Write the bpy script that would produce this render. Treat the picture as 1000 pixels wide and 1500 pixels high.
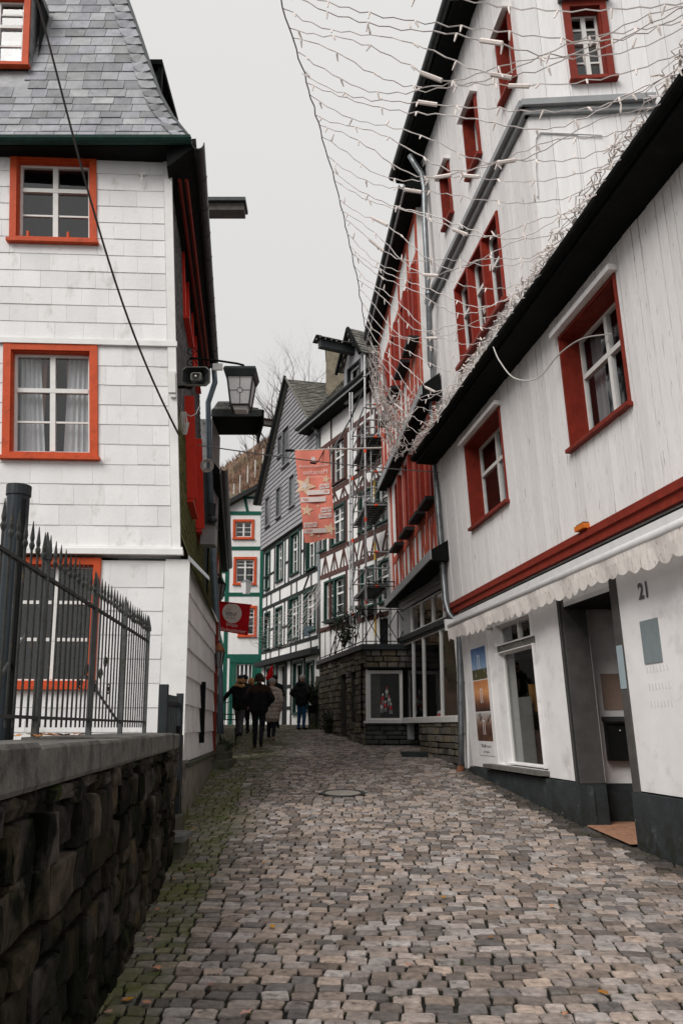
import bpy, bmesh, math, random
from mathutils import Vector, noise as mnoise
random.seed(11)
R_ = random.random
def U(a, b): return a + (b - a) * random.random()

# ------------------------------------------------------------------ camera, sky, sun, exposure
for o in list(bpy.data.objects): bpy.data.objects.remove(o)
SC = bpy.context.scene
COL = SC.collection
FPX, PPY, PITCH, CZ = 1200.0, 854.0, math.radians(10), 1.6
cam = bpy.data.cameras.new('camera'); camo = bpy.data.objects.new('camera', cam); COL.objects.link(camo)
camo.location = (0, 0, CZ); camo.rotation_euler = (math.radians(90) + PITCH, 0, 0)
cam.lens = FPX / 1500 * 36; cam.sensor_width = 36; cam.shift_y = (PPY - 750) / 1500
cam.clip_end = 2000; cam.clip_start = .05
SC.camera = camo
SUN_EL, SUN_AZ = math.radians(41), math.radians(222)      # azimuth measured clockwise from +Y
wd = bpy.data.worlds.new('World'); SC.world = wd; wd.use_nodes = True
nt = wd.node_tree; nt.nodes.clear()
sky = nt.nodes.new('ShaderNodeTexSky'); sky.sky_type = 'NISHITA'; sky.sun_disc = False
sky.sun_elevation = SUN_EL; sky.sun_rotation = SUN_AZ
hs = nt.nodes.new('ShaderNodeHueSaturation'); hs.inputs['Saturation'].default_value = .12
nt.links.new(sky.outputs[0], hs.inputs['Color'])
sc0 = nt.nodes.new('ShaderNodeVectorMath'); sc0.operation = 'SCALE'; sc0.inputs['Scale'].default_value = .10
nt.links.new(hs.outputs[0], sc0.inputs[0])
# overcast deck: brighter to the zenith, as a closed cloud cover is
tc = nt.nodes.new('ShaderNodeTexCoord'); sx = nt.nodes.new('ShaderNodeSeparateXYZ')
nt.links.new(tc.outputs['Generated'], sx.inputs[0])
mr = nt.nodes.new('ShaderNodeMapRange'); mr.inputs['From Min'].default_value = 0; mr.inputs['From Max'].default_value = 1
mr.inputs['To Min'].default_value = .39; mr.inputs['To Max'].default_value = .51
nt.links.new(sx.outputs['Z'], mr.inputs['Value'])
tint = nt.nodes.new('ShaderNodeVectorMath'); tint.operation = 'SCALE'; tint.inputs[0].default_value = (1.0, .99, .975)
nt.links.new(mr.outputs[0], tint.inputs['Scale'])
mx = nt.nodes.new('ShaderNodeMix'); mx.data_type = 'RGBA'; mx.inputs['Factor'].default_value = .95
nt.links.new(sc0.outputs[0], mx.inputs['A']); nt.links.new(tint.outputs[0], mx.inputs['B'])
bg = nt.nodes.new('ShaderNodeBackground'); bg.inputs['Strength'].default_value = 1.0
nt.links.new(mx.outputs['Result'], bg.inputs['Color'])
wo = nt.nodes.new('ShaderNodeOutputWorld'); nt.links.new(bg.outputs[0], wo.inputs['Surface'])
sl = bpy.data.lights.new('sun', 'SUN'); sl.energy = 1.5; sl.angle = math.radians(35); sl.color = (1, .97, .93)
so = bpy.data.objects.new('sun', sl); COL.objects.link(so)
sd = Vector((math.sin(SUN_AZ) * math.cos(SUN_EL), math.cos(SUN_AZ) * math.cos(SUN_EL), math.sin(SUN_EL)))
so.rotation_euler = sd.to_track_quat('Z', 'Y').to_euler(); so.location = (0, -20, 40)
vs = SC.view_settings; vs.view_transform = 'Standard'; vs.look = 'None'; vs.gamma = 1; vs.exposure = 0.75
vs.use_curve_mapping = False
SC.cycles.use_denoising = True; SC.cycles.max_bounces = 6; SC.cycles.transparent_max_bounces = 12
SC.cycles.caustics_reflective = False; SC.cycles.caustics_refractive = False

# ------------------------------------------------------------------ pixel -> place helpers
def ray(px, py):
    u = (px - 500) / FPX; v = (PPY - py) / FPX
    return Vector((u, math.cos(PITCH) - v * math.sin(PITCH), math.sin(PITCH) + v * math.cos(PITCH)))
def atY(px, py, Y):
    d = ray(px, py); t = Y / d.y
    return Vector((d.x * t, Y, CZ + d.z * t))
GP = [(-60, -.4), (-10, -.1), (0, 0), (4.4, .03), (8.5, .15), (11.4, .32), (16, .75), (20, 1.06), (21.6, 1.14), (26.5, 1.5), (32, 1.70), (45, 1.72), (600, 1.72)]
def g(y):
    for (a, za), (b, zb) in zip(GP, GP[1:]):
        if y <= b: return za + (zb - za) * (y - a) / (b - a)
    return GP[-1][1]
def on_ground(px, py):
    d = ray(px, py); t = 1.0
    while t < 90:
        if CZ + d.z * t <= g(d.y * t): break
        t += .01
    return Vector((d.x * t, d.y * t, g(d.y * t)))
class Fac:
    """a wall plane in plan from A to B, leaning by `lean` metres per metre of height; pt(s, z, d): along, up, outwards"""
    def __init__(s, A, B, lean=(0, 0), z0=0, side=1):
        s.A = Vector(A).to_3d(); s.B = Vector(B).to_3d(); d = s.B - s.A; s.L = d.length; s.u = d / s.L
        s.n = Vector((-s.u.y, s.u.x, 0)) * side; s.lean = Vector((lean[0], lean[1], 0)); s.z0 = z0
    def pt(s, a, z, d=0):
        q = s.A + s.u * a + s.n * d + s.lean * (z - s.z0); return Vector((q.x, q.y, z))
    def px(s, x, y, d=0):
        r = ray(x, y); C = Vector((0, 0, CZ)); O = s.pt(0, 0, d); w = s.lean + Vector((0, 0, 1))
        N = s.u.cross(w); t = (O - C).dot(N) / r.dot(N); P = C + r * t
        q = P - s.pt(0, P.z, d); return q.dot(s.u), P.z

# ------------------------------------------------------------------ objects
ORG = {}
def prop(o, label=None, cat=None, group=None, kind=None):
    if label: o['label'] = label
    if cat: o['category'] = cat
    if group: o['group'] = group
    if kind: o['kind'] = kind
def thing(name, label, cat, loc, group=None):
    o = bpy.data.objects.new(name, None); COL.objects.link(o); o.location = loc; o.empty_display_size = .2
    ORG[o.name] = Vector(loc); prop(o, label, cat, group); return o
class MB:
    def __init__(s): s.v = []; s.f = []; s.m = []; s.cm = 0
    def quad(s, a, b, c, d):
        n = len(s.v); s.v += [a, b, c, d]; s.f.append((n, n + 1, n + 2, n + 3)); s.m.append(s.cm); return s
    def poly(s, pts):
        n = len(s.v); s.v += list(pts); s.f.append(tuple(range(n, n + len(pts)))); s.m.append(s.cm); return s
    def prism(s, pts, off):
        n = len(s.v); k = len(pts); s.v += [Vector(p) for p in pts] + [Vector(p) + off for p in pts]
        fs = [tuple(range(n + k - 1, n - 1, -1)), tuple(range(n + k, n + 2 * k))]
        fs += [(n + i, n + (i + 1) % k, n + k + (i + 1) % k, n + k + i) for i in range(k)]
        s.f += fs; s.m += [s.cm] * len(fs); return s
    def box(s, x0, x1, y0, y1, z0, z1):
        return s.prism([Vector((x0, y0, z0)), Vector((x1, y0, z0)), Vector((x1, y1, z0)), Vector((x0, y1, z0))], Vector((0, 0, z1 - z0)))
    def fbox(s, F, s0, s1, z0, z1, d0, d1):
        P = [F.pt(a, z, d) for d in (d0, d1) for a, z in ((s0, z0), (s1, z0), (s1, z1), (s0, z1))]
        n = len(s.v); s.v += P
        fs = [(n + 3, n + 2, n + 1, n), (n + 4, n + 5, n + 6, n + 7)] + [(n + i, n + (i + 1) % 4, n + 4 + (i + 1) % 4, n + 4 + i) for i in range(4)]
        s.f += fs; s.m += [s.cm] * 6; return s
    def fpoly(s, F, pts, d0, d1):
        a = [F.pt(x, z, d0) for x, z in pts]; b = [F.pt(x, z, d1) for x, z in pts]; n = len(s.v); k = len(pts)
        s.v += a + b
        fs = [tuple(range(n + k - 1, n - 1, -1)), tuple(range(n + k, n + 2 * k))] + [(n + i, n + (i + 1) % k, n + k + (i + 1) % k, n + k + i) for i in range(k)]
        s.f += fs; s.m += [s.cm] * len(fs); return s
    def fbar(s, F, p, q, w, d0, d1):
        p = Vector(p); q = Vector(q); t = (q - p).normalized(); nn = Vector((-t.y, t.x)) * w / 2
        return s.fpoly(F, [p - nn, q - nn, q + nn, p + nn], d0, d1)
    def tube(s, pts, r, n=8, cap=True):
        pts = [Vector(p) for p in pts]; k = len(pts); rr = r if isinstance(r, (list, tuple)) else [r] * k
        base = len(s.v); up = None
        for i, p in enumerate(pts):
            t = (pts[min(i + 1, k - 1)] - pts[max(i - 1, 0)])
            t = t.normalized() if t.length > 1e-9 else Vector((0, 0, 1))
            if up is None:
                up = Vector((0, 0, 1)) if abs(t.z) < .9 else Vector((1, 0, 0))
            a = t.cross(up)
            if a.length < 1e-6: a = t.cross(Vector((0, 1, 0.1)))
            a.normalize(); b = t.cross(a).normalized(); up = a.cross(t)
            up = -b if up.dot(-b) > 0 else b
            for j in range(n):
                an = 2 * math.pi * j / n; s.v.append(p + (a * math.cos(an) + b * math.sin(an)) * rr[i])
        for i in range(k - 1):
            for j in range(n):
                s.f.append((base + i * n + j, base + i * n + (j + 1) % n, base + (i + 1) * n + (j + 1) % n, base + (i + 1) * n + j)); s.m.append(s.cm)
        if cap:
            s.f.append(tuple(range(base + n - 1, base - 1, -1))); s.f.append(tuple(range(base + (k - 1) * n, base + k * n))); s.m += [s.cm] * 2
        return s
    def ball(s, c, r, nu=10, nv=7, sc=(1, 1, 1), jit=0):
        b = len(s.v); c = Vector(c)
        for i in range(nv + 1):
            th = math.pi * i / nv
            for j in range(nu):
                ph = 2 * math.pi * j / nu; q = 1 + U(-jit, jit)
                s.v.append(c + Vector((math.sin(th) * math.cos(ph) * sc[0], math.sin(th) * math.sin(ph) * sc[1], math.cos(th) * sc[2])) * r * q)
        for i in range(nv):
            for j in range(nu):
                s.f.append((b + i * nu + j, b + (i + 1) * nu + j, b + (i + 1) * nu + (j + 1) % nu, b + i * nu + (j + 1) % nu)); s.m.append(s.cm)
        return s
    def build(s, name, mat, parent=None, smooth=False, loc=None, kind=None, label=None, cat=None, group=None):
        me = bpy.data.meshes.new(name)
        org = ORG[parent.name] if parent else Vector(loc or (0, 0, 0))
        me.from_pydata([tuple(v - org) for v in s.v], [], s.f)
        for m_ in (mat if isinstance(mat, (list, tuple)) else [mat]): me.materials.append(m_)
        if isinstance(mat, (list, tuple)): me.polygons.foreach_set('material_index', s.m)
        if smooth: me.polygons.foreach_set('use_smooth', [True] * len(me.polygons))
        me.update()
        o = bpy.data.objects.new(name, me); COL.objects.link(o)
        if parent: o.parent = parent
        else: o.location = org
        ORG[o.name] = org; prop(o, label, cat, group, kind); return o
def textmesh(mb, txt, size, O, ex, ey, align='CENTER', shear=0.0, bold=0.0, off=Vector((0, 0, 0))):
    c = bpy.data.curves.new('lettering', 'FONT'); c.body = txt; c.size = size; c.align_x = align; c.shear = shear; c.offset = bold
    ob = bpy.data.objects.new('lettering', c); me = bpy.data.meshes.new_from_object(ob)
    n = len(mb.v)
    for v in me.vertices: mb.v.append(O + ex * v.co.x + ey * v.co.y + off)
    for p in me.polygons: mb.f.append(tuple(n + i for i in p.vertices)); mb.m.append(mb.cm)
    bpy.data.objects.remove(ob); bpy.data.meshes.remove(me); bpy.data.curves.remove(c); return mb

# ------------------------------------------------------------------ materials
def mat(name, col, rough=.75, var=.0, nz=(3, .15), bump=(30, .15), stretch=(1, 1, 1), dirt=None, metal=0, spec=.22, low=None, hue=0, dirt2=None):
    """col modulated by a per-piece random (var), fine noise (nz), stains (dirt: colour, scale, threshold, softness)"""
    m = bpy.data.materials.new(name); m.use_nodes = True; t = m.node_tree; N = t.nodes; L = t.links
    b = N['Principled BSDF']; b.inputs['Roughness'].default_value = rough; b.inputs['Metallic'].default_value = metal
    b.inputs['Specular IOR Level'].default_value = spec
    geo = N.new('ShaderNodeNewGeometry'); mp = N.new('ShaderNodeMapping'); mp.inputs['Scale'].default_value = stretch
    L.new(geo.outputs['Position'], mp.inputs['Vector'])
    def noise(scale, det=6, rgh=.6):
        n = N.new('ShaderNodeTexNoise'); n.inputs['Scale'].default_value = scale; n.inputs['Detail'].default_value = det; n.inputs['Roughness'].default_value = rgh
        L.new(mp.outputs[0], n.inputs['Vector']); return n.outputs['Fac']
    def mrange(src, a, b_, c, d):
        r = N.new('ShaderNodeMapRange'); r.inputs['From Min'].default_value = a; r.inputs['From Max'].default_value = b_
        r.inputs['To Min'].default_value = c; r.inputs['To Max'].default_value = d; L.new(src, r.inputs['Value']); return r.outputs[0]
    def mul(a, b_):
        x = N.new('ShaderNodeMath'); x.operation = 'MULTIPLY'; L.new(a, x.inputs[0]); L.new(b_, x.inputs[1]); return x.outputs[0]
    val = mrange(noise(nz[0]), .3, .7, 1 - nz[1], 1 + nz[1])
    hv = N.new('ShaderNodeHueSaturation'); hv.inputs['Color'].default_value = (*col, 1)
    if var or hue:
        oi = N.new('ShaderNodeObjectInfo'); ad = N.new('ShaderNodeMath'); ad.operation = 'ADD'
        L.new(oi.outputs['Random'], ad.inputs[0]); L.new(geo.outputs['Random Per Island'], ad.inputs[1])
        fr = N.new('ShaderNodeMath'); fr.operation = 'FRACT'; L.new(ad.outputs[0], fr.inputs[0])
        val = mul(val, mrange(fr.outputs[0], 0, 1, 1 - var, 1 + var))
        if hue:
            m7 = N.new('ShaderNodeMath'); m7.operation = 'MULTIPLY'; m7.inputs[1].default_value = 7.13; L.new(fr.outputs[0], m7.inputs[0])
            f2 = N.new('ShaderNodeMath'); f2.operation = 'FRACT'; L.new(m7.outputs[0], f2.inputs[0])
            L.new(mrange(f2.outputs[0], 0, 1, .45, 1.3), hv.inputs['Saturation'])
            L.new(mrange(f2.outputs[0], 0, 1, .5 - hue, .5 + hue), hv.inputs['Hue'])
    L.new(val, hv.inputs['Value'])
    out = hv.outputs[0]
    def stain(out, d):
        c2, scl, th, sof = d[:4]; n2 = noise(scl, 8, .65)
        if len(d) > 4: n2 = noise(scl, d[4], .65)
        f = mrange(n2, th, th + sof, 0, d[5] if len(d) > 5 else 1)
        mxn = N.new('ShaderNodeMix'); mxn.data_type = 'RGBA'; L.new(f, mxn.inputs['Factor']); L.new(out, mxn.inputs['A']); mxn.inputs['B'].default_value = (*c2, 1)
        return mxn.outputs['Result'], f
    if dirt: out, _ = stain(out, dirt)
    if dirt2: out, _ = stain(out, dirt2)
    if low:   # growth and foot darkening limited by a world axis: colour, axis, from, to, noise scale
        c2, ax, a, b_, ns = low; sxz = N.new('ShaderNodeSeparateXYZ'); L.new(geo.outputs['Position'], sxz.inputs[0])
        n3 = N.new('ShaderNodeTexNoise'); n3.inputs['Scale'].default_value = ns; n3.inputs['Detail'].default_value = 5; L.new(geo.outputs['Position'], n3.inputs['Vector'])
        f = mul(mrange(sxz.outputs[ax], a, b_, 1, 0), mrange(n3.outputs['Fac'], .38, .6, .1, 1))
        mxn = N.new('ShaderNodeMix'); mxn.data_type = 'RGBA'; L.new(f, mxn.inputs['Factor']); L.new(out, mxn.inputs['A']); mxn.inputs['B'].default_value = (*c2, 1); out = mxn.outputs['Result']
    L.new(out, b.inputs['Base Color'])
    if bump and bump[1] > 0:
        bn = N.new('ShaderNodeBump'); bn.inputs['Strength'].default_value = bump[1]; bn.inputs['Distance'].default_value = .02
        L.new(noise(bump[0]), bn.inputs['Height']); L.new(bn.outputs[0], b.inputs['Normal'])
    return m
def glass(name, tintc=(.9, .95, .95), refl=.12, ior=1.5):
    m = bpy.data.materials.new(name); m.use_nodes = True; t = m.node_tree; N = t.nodes; L = t.links; N.clear()
    tr = N.new('ShaderNodeBsdfTransparent'); tr.inputs['Color'].default_value = (*tintc, 1)
    gl = N.new('ShaderNodeBsdfGlossy'); gl.inputs['Roughness'].default_value = .03
    geo = N.new('ShaderNodeNewGeometry'); nn = N.new('ShaderNodeTexNoise'); nn.inputs['Scale'].default_value = 1.7
    L.new(geo.outputs['Position'], nn.inputs['Vector'])
    bm = N.new('ShaderNodeBump'); bm.inputs['Strength'].default_value = .08; bm.inputs['Distance'].default_value = .03
    L.new(nn.outputs['Fac'], bm.inputs['Height']); L.new(bm.outputs[0], gl.inputs['Normal'])
    fr = N.new('ShaderNodeFresnel')
    io = N.new('ShaderNodeMapRange'); io.inputs['To Min'].default_value = ior; io.inputs['To Max'].default_value = 1 / ior; L.new(geo.outputs['Backfacing'], io.inputs['Value']); L.new(io.outputs[0], fr.inputs['IOR'])
    ad = N.new('ShaderNodeMath'); ad.operation = 'ADD'; ad.inputs[1].default_value = refl; ad.use_clamp = True; L.new(fr.outputs[0], ad.inputs[0])
    mxs = N.new('ShaderNodeMixShader'); L.new(ad.outputs[0], mxs.inputs[0]); L.new(tr.outputs[0], mxs.inputs[1]); L.new(gl.outputs[0], mxs.inputs[2])
    o = N.new('ShaderNodeOutputMaterial'); L.new(mxs.outputs[0], o.inputs[0]); return m
M = {}
M['tile'] = mat('white_painted_slate', (.80, .79, .79), .6, .06, (2.5, .06), (40, .25), dirt=((.48, .45, .41), 4, .58, .22), dirt2=((.30, .27, .23), 26, .68, .06), stretch=(1, 1, .5))
M['whitepaint'] = mat('white_paint', (.80, .79, .78), .5, 0, (4, .06), (50, .1), dirt=((.45, .42, .38), 7, .66, .15))
M['board'] = mat('weathered_white_board', (.80, .775, .77), .7, .07, (7, .07), (30, .35), stretch=(2.2, 2.2, .22), dirt=((.48, .44, .42), 7, .58, .2), dirt2=((.10, .09, .08), 13, .63, .08))
M['board2'] = mat('pale_painted_board', (.80, .785, .785), .7, .05, (6, .07), (30, .25), stretch=(2.2, 2.2, .22), dirt=((.34, .32, .31), 6, .62, .16), dirt2=((.12, .11, .1), 17, .70, .06))
M['red'] = mat('red_paint', (.205, .024, .013), .6, .05, (8, .2), (40, .2), dirt=((.12, .03, .02), 9, .62, .15), dirt2=((.5, .3, .25), 30, .72, .04))
M['redbright'] = mat('orange_red_paint', (.54, .075, .02), .55, .05, (9, .14), (50, .3), dirt=((.30, .04, .015), 7, .56, .18), dirt2=((.66, .24, .13), 22, .66, .08))
M['redvivid'] = mat('vivid_red_paint', (.62, .03, .014), .5, .04, (6, .1), (40, .1))
M['redmid'] = mat('brick_red_paint', (.24, .022, .011), .6, .08, (7, .2), (40, .2), dirt=((.14, .02, .012), 8, .60, .15))
M['sash'] = mat('white_sash_paint', (.74, .73, .71), .5, .04, (8, .06), (40, .1), dirt=((.4, .36, .3), 14, .66, .1))
M['black'] = mat('black_soffit', (.006, .0065, .0065), .75, .1, (3, .3), (20, .3), dirt=((.018, .02, .014), 4, .6, .2), spec=.1)
M['darkgrey'] = mat('dark_grey_metal', (.035, .04, .043), .45, .05, (5, .2), (40, .1), metal=.3)
M['gutter'] = mat('zinc_gutter', (.055, .06, .062), .42, .08, (6, .25), (40, .1), metal=.5, dirt=((.02, .02, .02), 5, .58, .2))
M['zinc'] = mat('zinc_downpipe', (.22, .235, .245), .4, .08, (6, .2), (40, .1), metal=.7, dirt=((.08, .085, .09), 4, .55, .2))
M['bluepipe'] = mat('blue_grey_pipe', (.13, .17, .20), .45, .08, (6, .2), (40, .1), metal=.3)
M['slateroof'] = mat('roof_slate', (.29, .295, .315), .55, .28, (5, .2), (25, .3), hue=.03, dirt=((.12, .12, .12), 9, .58, .2), dirt2=((.40, .40, .41), 6, .62, .15))
M['slateold'] = mat('old_mossy_slate', (.14, .135, .12), .8, .3, (6, .25), (25, .4), dirt=((.2, .2, .18), 7, .58, .15), dirt2=((.06, .065, .035), 5, .58, .15))
M['slateside'] = mat('hung_slate', (.20, .20, .205), .6, .35, (6, .3), (25, .3), dirt=((.02, .022, .02), 5, .58, .15))
M['slatemoss'] = mat('mossy_hung_slate', (.15, .15, .055), .8, .35, (6, .3), (25, .3))
M['slategable'] = mat('grey_slate_siding', (.30, .295, .31), .6, .08, (4, .12), (25, .2), dirt=((.2, .2, .21), 5, .58, .2))
M['grey'] = mat('grey_metal_paint', (.30, .31, .32), .5, .03, (5, .1), (40, .1))
M['plaster'] = mat('white_plaster', (.79, .77, .77), .85, 0, (2, .06), (60, .15), dirt=((.50, .485, .48), 2.2, .55, .25), dirt2=((.25, .23, .21), 30, .72, .03))
M['infill'] = mat('white_infill_plaster', (.76, .745, .735), .85, .04, (3, .06), (40, .15), dirt=((.5, .48, .46), 5, .62, .2))
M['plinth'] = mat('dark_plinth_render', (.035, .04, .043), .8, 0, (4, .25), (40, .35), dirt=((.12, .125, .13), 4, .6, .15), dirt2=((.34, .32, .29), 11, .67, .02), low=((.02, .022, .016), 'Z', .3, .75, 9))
M['trimgrey'] = mat('brown_grey_trim', (.075, .07, .066), .8, 0, (5, .2), (50, .2))
M['timberblack'] = mat('black_timber', (.022, .024, .024), .75, .2, (8, .3), (30, .3))
M['timberbrown'] = mat('brown_timber', (.085, .042, .036), .8, .2, (8, .3), (30, .3), dirt=((.2, .14, .12), 12, .62, .1))
M['timbergreen'] = mat('green_timber', (.005, .085, .058), .6, .15, (8, .2), (30, .2))
M['timberred'] = mat('red_timber', (.42, .075, .042), .75, .12, (8, .25), (30, .2), dirt=((.6, .35, .28), 14, .6, .1))
M['greentrim'] = mat('dark_green_trim', (.012, .045, .036), .55, .1, (8, .2), (30, .2))
M['copingm'] = mat('coping_slab', (.16, .152, .14), .8, .15, (9, .35), (18, .8), dirt=((.04, .04, .034), 3.5, .50, .2), dirt2=((.035, .04, .015), 6, .62, .1))
M['wallstone'] = mat('dark_wall_stone', (.062, .047, .035), .85, .6, (7, .45), (14, .9), hue=.02, spec=.06, low=((.007, .009, .004), 'Z', .25, 1.25, 2.6), dirt=((.005, .006, .004), 2.2, .45, .12), dirt2=((.030, .040, .010), 5, .58, .1))  # stone colour goes near black towards the wall foot
M['mortar'] = mat('dark_joint', (.010, .010, .009), .95, 0, (9, .3), (30, .5))
M['mortarpale'] = mat('grey_joint', (.065, .06, .05), .95, 0, (9, .3), (30, .5))
M['rubble'] = mat('annex_stone', (.145, .122, .094), .85, .45, (7, .3), (20, .5), hue=.012, dirt=((.035, .035, .028), 5, .56, .15), dirt2=((.04, .055, .02), 4, .62, .1))
M['brick'] = mat('grey_green_brick', (.075, .08, .068), .8, .3, (8, .25), (30, .4), dirt=((.02, .022, .02), 5, .56, .15))
M['cobble'] = mat('greywacke_cobble', (.275, .224, .197), .55, .55, (18, .34), (24, .7), hue=.008, dirt=((.05, .042, .036), 11, .56, .14), low=((.075, .085, .028), 'X', -1.75, -.95, 1.6))
M['cobble2'] = mat('side_cobble', (.17, .15, .115), .62, .45, (18, .32), (24, .7), hue=.01, dirt=((.105, .115, .035), 2.5, .42, .18), dirt2=((.03, .03, .026), 9, .6, .12))
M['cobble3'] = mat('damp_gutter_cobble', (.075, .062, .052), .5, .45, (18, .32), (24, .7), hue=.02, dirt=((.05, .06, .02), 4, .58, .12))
M['soil'] = mat('joint_soil', (.013, .012, .009), .95, 0, (9, .4), (40, .6), dirt=((.05, .06, .018), 3.5, .54, .12))
M['earth'] = mat('earth', (.05, .042, .03), .95, 0, (5, .3), (20, .5))
M['iron'] = mat('weathered_iron', (.040, .042, .040), .6, .2, (9, .3), (60, .3), dirt=((.10, .075, .045), 11, .58, .12), dirt2=((.045, .05, .025), 6, .6, .12))
M['ironpost'] = mat('grey_iron_post', (.085, .09, .09), .6, .15, (9, .3), (60, .3), dirt=((.05, .045, .03), 8, .56, .14))
M['mast'] = mat('blue_grey_mast', (.028, .035, .042), .42, 0, (5, .2), (40, .1), metal=.3)
M['cable'] = mat('black_cable', (.02, .016, .014), .6, 0)
M['wire'] = mat('white_wire', (.55, .53, .50), .6, 0)
M['wiregrey'] = mat('grey_wire', (.16, .16, .16), .5, 0)
M['netwire'] = mat('white_net_wire', (.72, .66, .64), .6, .1, (20, .1), None)
M['netrope'] = mat('dull_rope', (.16, .13, .125), .8, 0)
M['bulb'] = mat('white_bulb_sleeve', (.80, .72, .68), .5, .08, (20, .05), None)
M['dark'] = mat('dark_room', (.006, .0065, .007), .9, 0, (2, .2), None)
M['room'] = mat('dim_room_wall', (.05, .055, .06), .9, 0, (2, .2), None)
M['curtain'] = mat('pale_curtain', (.62, .60, .60), .9, .04, (6, .06), (40, .1))
M['drape'] = mat('salmon_drape', (.50, .24, .17), .9, .05, (6, .1), (40, .1))
M['greycurtain'] = mat('grey_curtain', (.30, .29, .29), .9, .1, (6, .1), (40, .1))
M['pane'] = glass('window_glass', (.86, .9, .92), .06)
M['paneshop'] = glass('shop_glass', (.9, .92, .92), .0, 1.3)
M['panedark'] = glass('deep_glass', (.6, .62, .6), .0, 1.35)
M['lampglass'] = mat('frosted_lamp_glass', (.72, .70, .70), .35, 0, (30, .12), (120, .5))
M['awning'] = mat('cream_awning_cloth', (.76, .71, .67), .9, .05, (14, .12), (60, .25), dirt=((.42, .28, .26), 26, .58, .1), stretch=(1, 1, .35))
M['awnbar'] = mat('white_awning_bar', (.66, .65, .65), .4, 0, (6, .08), (40, .05))
M['amber'] = mat('amber_plastic', (.62, .16, .02), .3, 0, (9, .2), (30, .1))
M['flagred'] = mat('red_flag_cloth', (.58, .006, .012), .8, 0, (4, .12), (30, .15))
M['banner'] = mat('coral_banner_cloth', (.84, .27, .20), .85, 0, (1.4, .12), (20, .1))
M['bannerstar'] = mat('banner_star', (.83, .60, .42), .85, 0, (3, .08), None)
M['bannerwhite'] = mat('banner_white', (.82, .72, .68), .85, 0, (4, .05), None)
M['bannertext'] = mat('banner_red_text', (.62, .16, .12), .85, 0, (4, .05), None)
M['signwhite'] = mat('sign_white', (.78, .68, .66), .8, 0, (6, .05), None)
M['signdark'] = mat('sign_grey_text', (.12, .11, .12), .8, 0, (6, .05), None)
M['paper'] = mat('paper_white', (.72, .70, .70), .7, 0, (6, .05), None)
M['copper'] = mat('copper_lamp_cap', (.28, .11, .055), .55, 0, (8, .3), (30, .2), metal=.4)
M['scaff'] = mat('galvanised_tube', (.34, .345, .35), .4, .1, (9, .2), (40, .1), metal=.6)
M['scaffred'] = mat('orange_red_mark', (.75, .07, .02), .5, 0)
M['scaffyel'] = mat('yellow_mark', (.60, .38, .06), .5, 0)
M['deck'] = mat('scaffold_deck', (.075, .078, .07), .6, .2, (9, .25), (40, .2), metal=.2)
M['bark'] = mat('bare_bark', (.11, .09, .08), .9, .2, (9, .3), (30, .3))
M['hill'] = mat('brown_hillside', (.15, .095, .065), .95, 0, (.55, .35), (2.5, .8), dirt=((.085, .085, .04), .16, .50, .1), dirt2=((.10, .06, .035), 1.3, .56, .12))
M['brush'] = mat('dry_brush', (.15, .088, .06), .95, .45, (.6, .3), None)
M['chimney'] = mat('rough_chimney_render', (.21, .18, .135), .95, 0, (3, .3), (6, .9), dirt=((.11, .1, .085), 5, .55, .2))
M['woodgrey'] = mat('grey_timber', (.13, .12, .11), .8, .1, (8, .3), (30, .3))
M['leaf'] = mat('dark_evergreen', (.028, .042, .018), .7, .4, (9, .2), None, hue=.02)
M['autumn'] = mat('fallen_leaf', (.42, .16, .05), .8, .35, (9, .2), None, hue=.03)
M['manhole'] = mat('cast_cover', (.36, .33, .29), .55, .1, (30, .25), (60, .5), metal=.2)
M['stonestep'] = mat('step_stone', (.10, .10, .075), .8, .2, (7, .25), (25, .4), dirt=((.06, .075, .02), 4, .52, .15))
M['stepslab'] = mat('pale_step_slab', (.15, .15, .14), .7, .1, (7, .2), (25, .3), dirt=((.07, .085, .03), 5, .55, .15))
M['mossplinth'] = mat('rough_house_plinth', (.29, .26, .24), .9, 0, (5, .2), (25, .5), dirt=((.13, .11, .10), 3, .54, .2), low=((.10, .105, .02), 'Z', .45, .95, 4))
M['cobbletread'] = mat('terracotta_mat', (.36, .19, .12), .85, .1, (14, .3), (40, .4), dirt=((.5, .4, .32), 20, .6, .1))
M['slab'] = mat('blue_grey_panel', (.20, .235, .245), .7, 0, (9, .08), (60, .1))
M['slabpink'] = mat('pinkish_panel', (.33, .235, .19), .8, 0, (9, .08), (60, .1))
M['slabblue'] = mat('pale_blue_panel', (.30, .37, .40), .7, 0, (9, .08), (60, .1))
M['mailblack'] = mat('black_mailbox', (.010, .010, .010), .4, 0, (8, .2), (40, .1), dirt=((.06, .02, .012), 12, .62, .1))
M['spk'] = mat('speaker_grille', (.02, .022, .022), .5, 0, (8, .2), (40, .1))
M['spkrim'] = mat('speaker_rim', (.16, .16, .145), .5, 0, (8, .2), (40, .1))
M['brass'] = mat('warm_reflection_goods', (.50, .22, .04), .5, .5, (3, .5), (10, .2))

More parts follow.
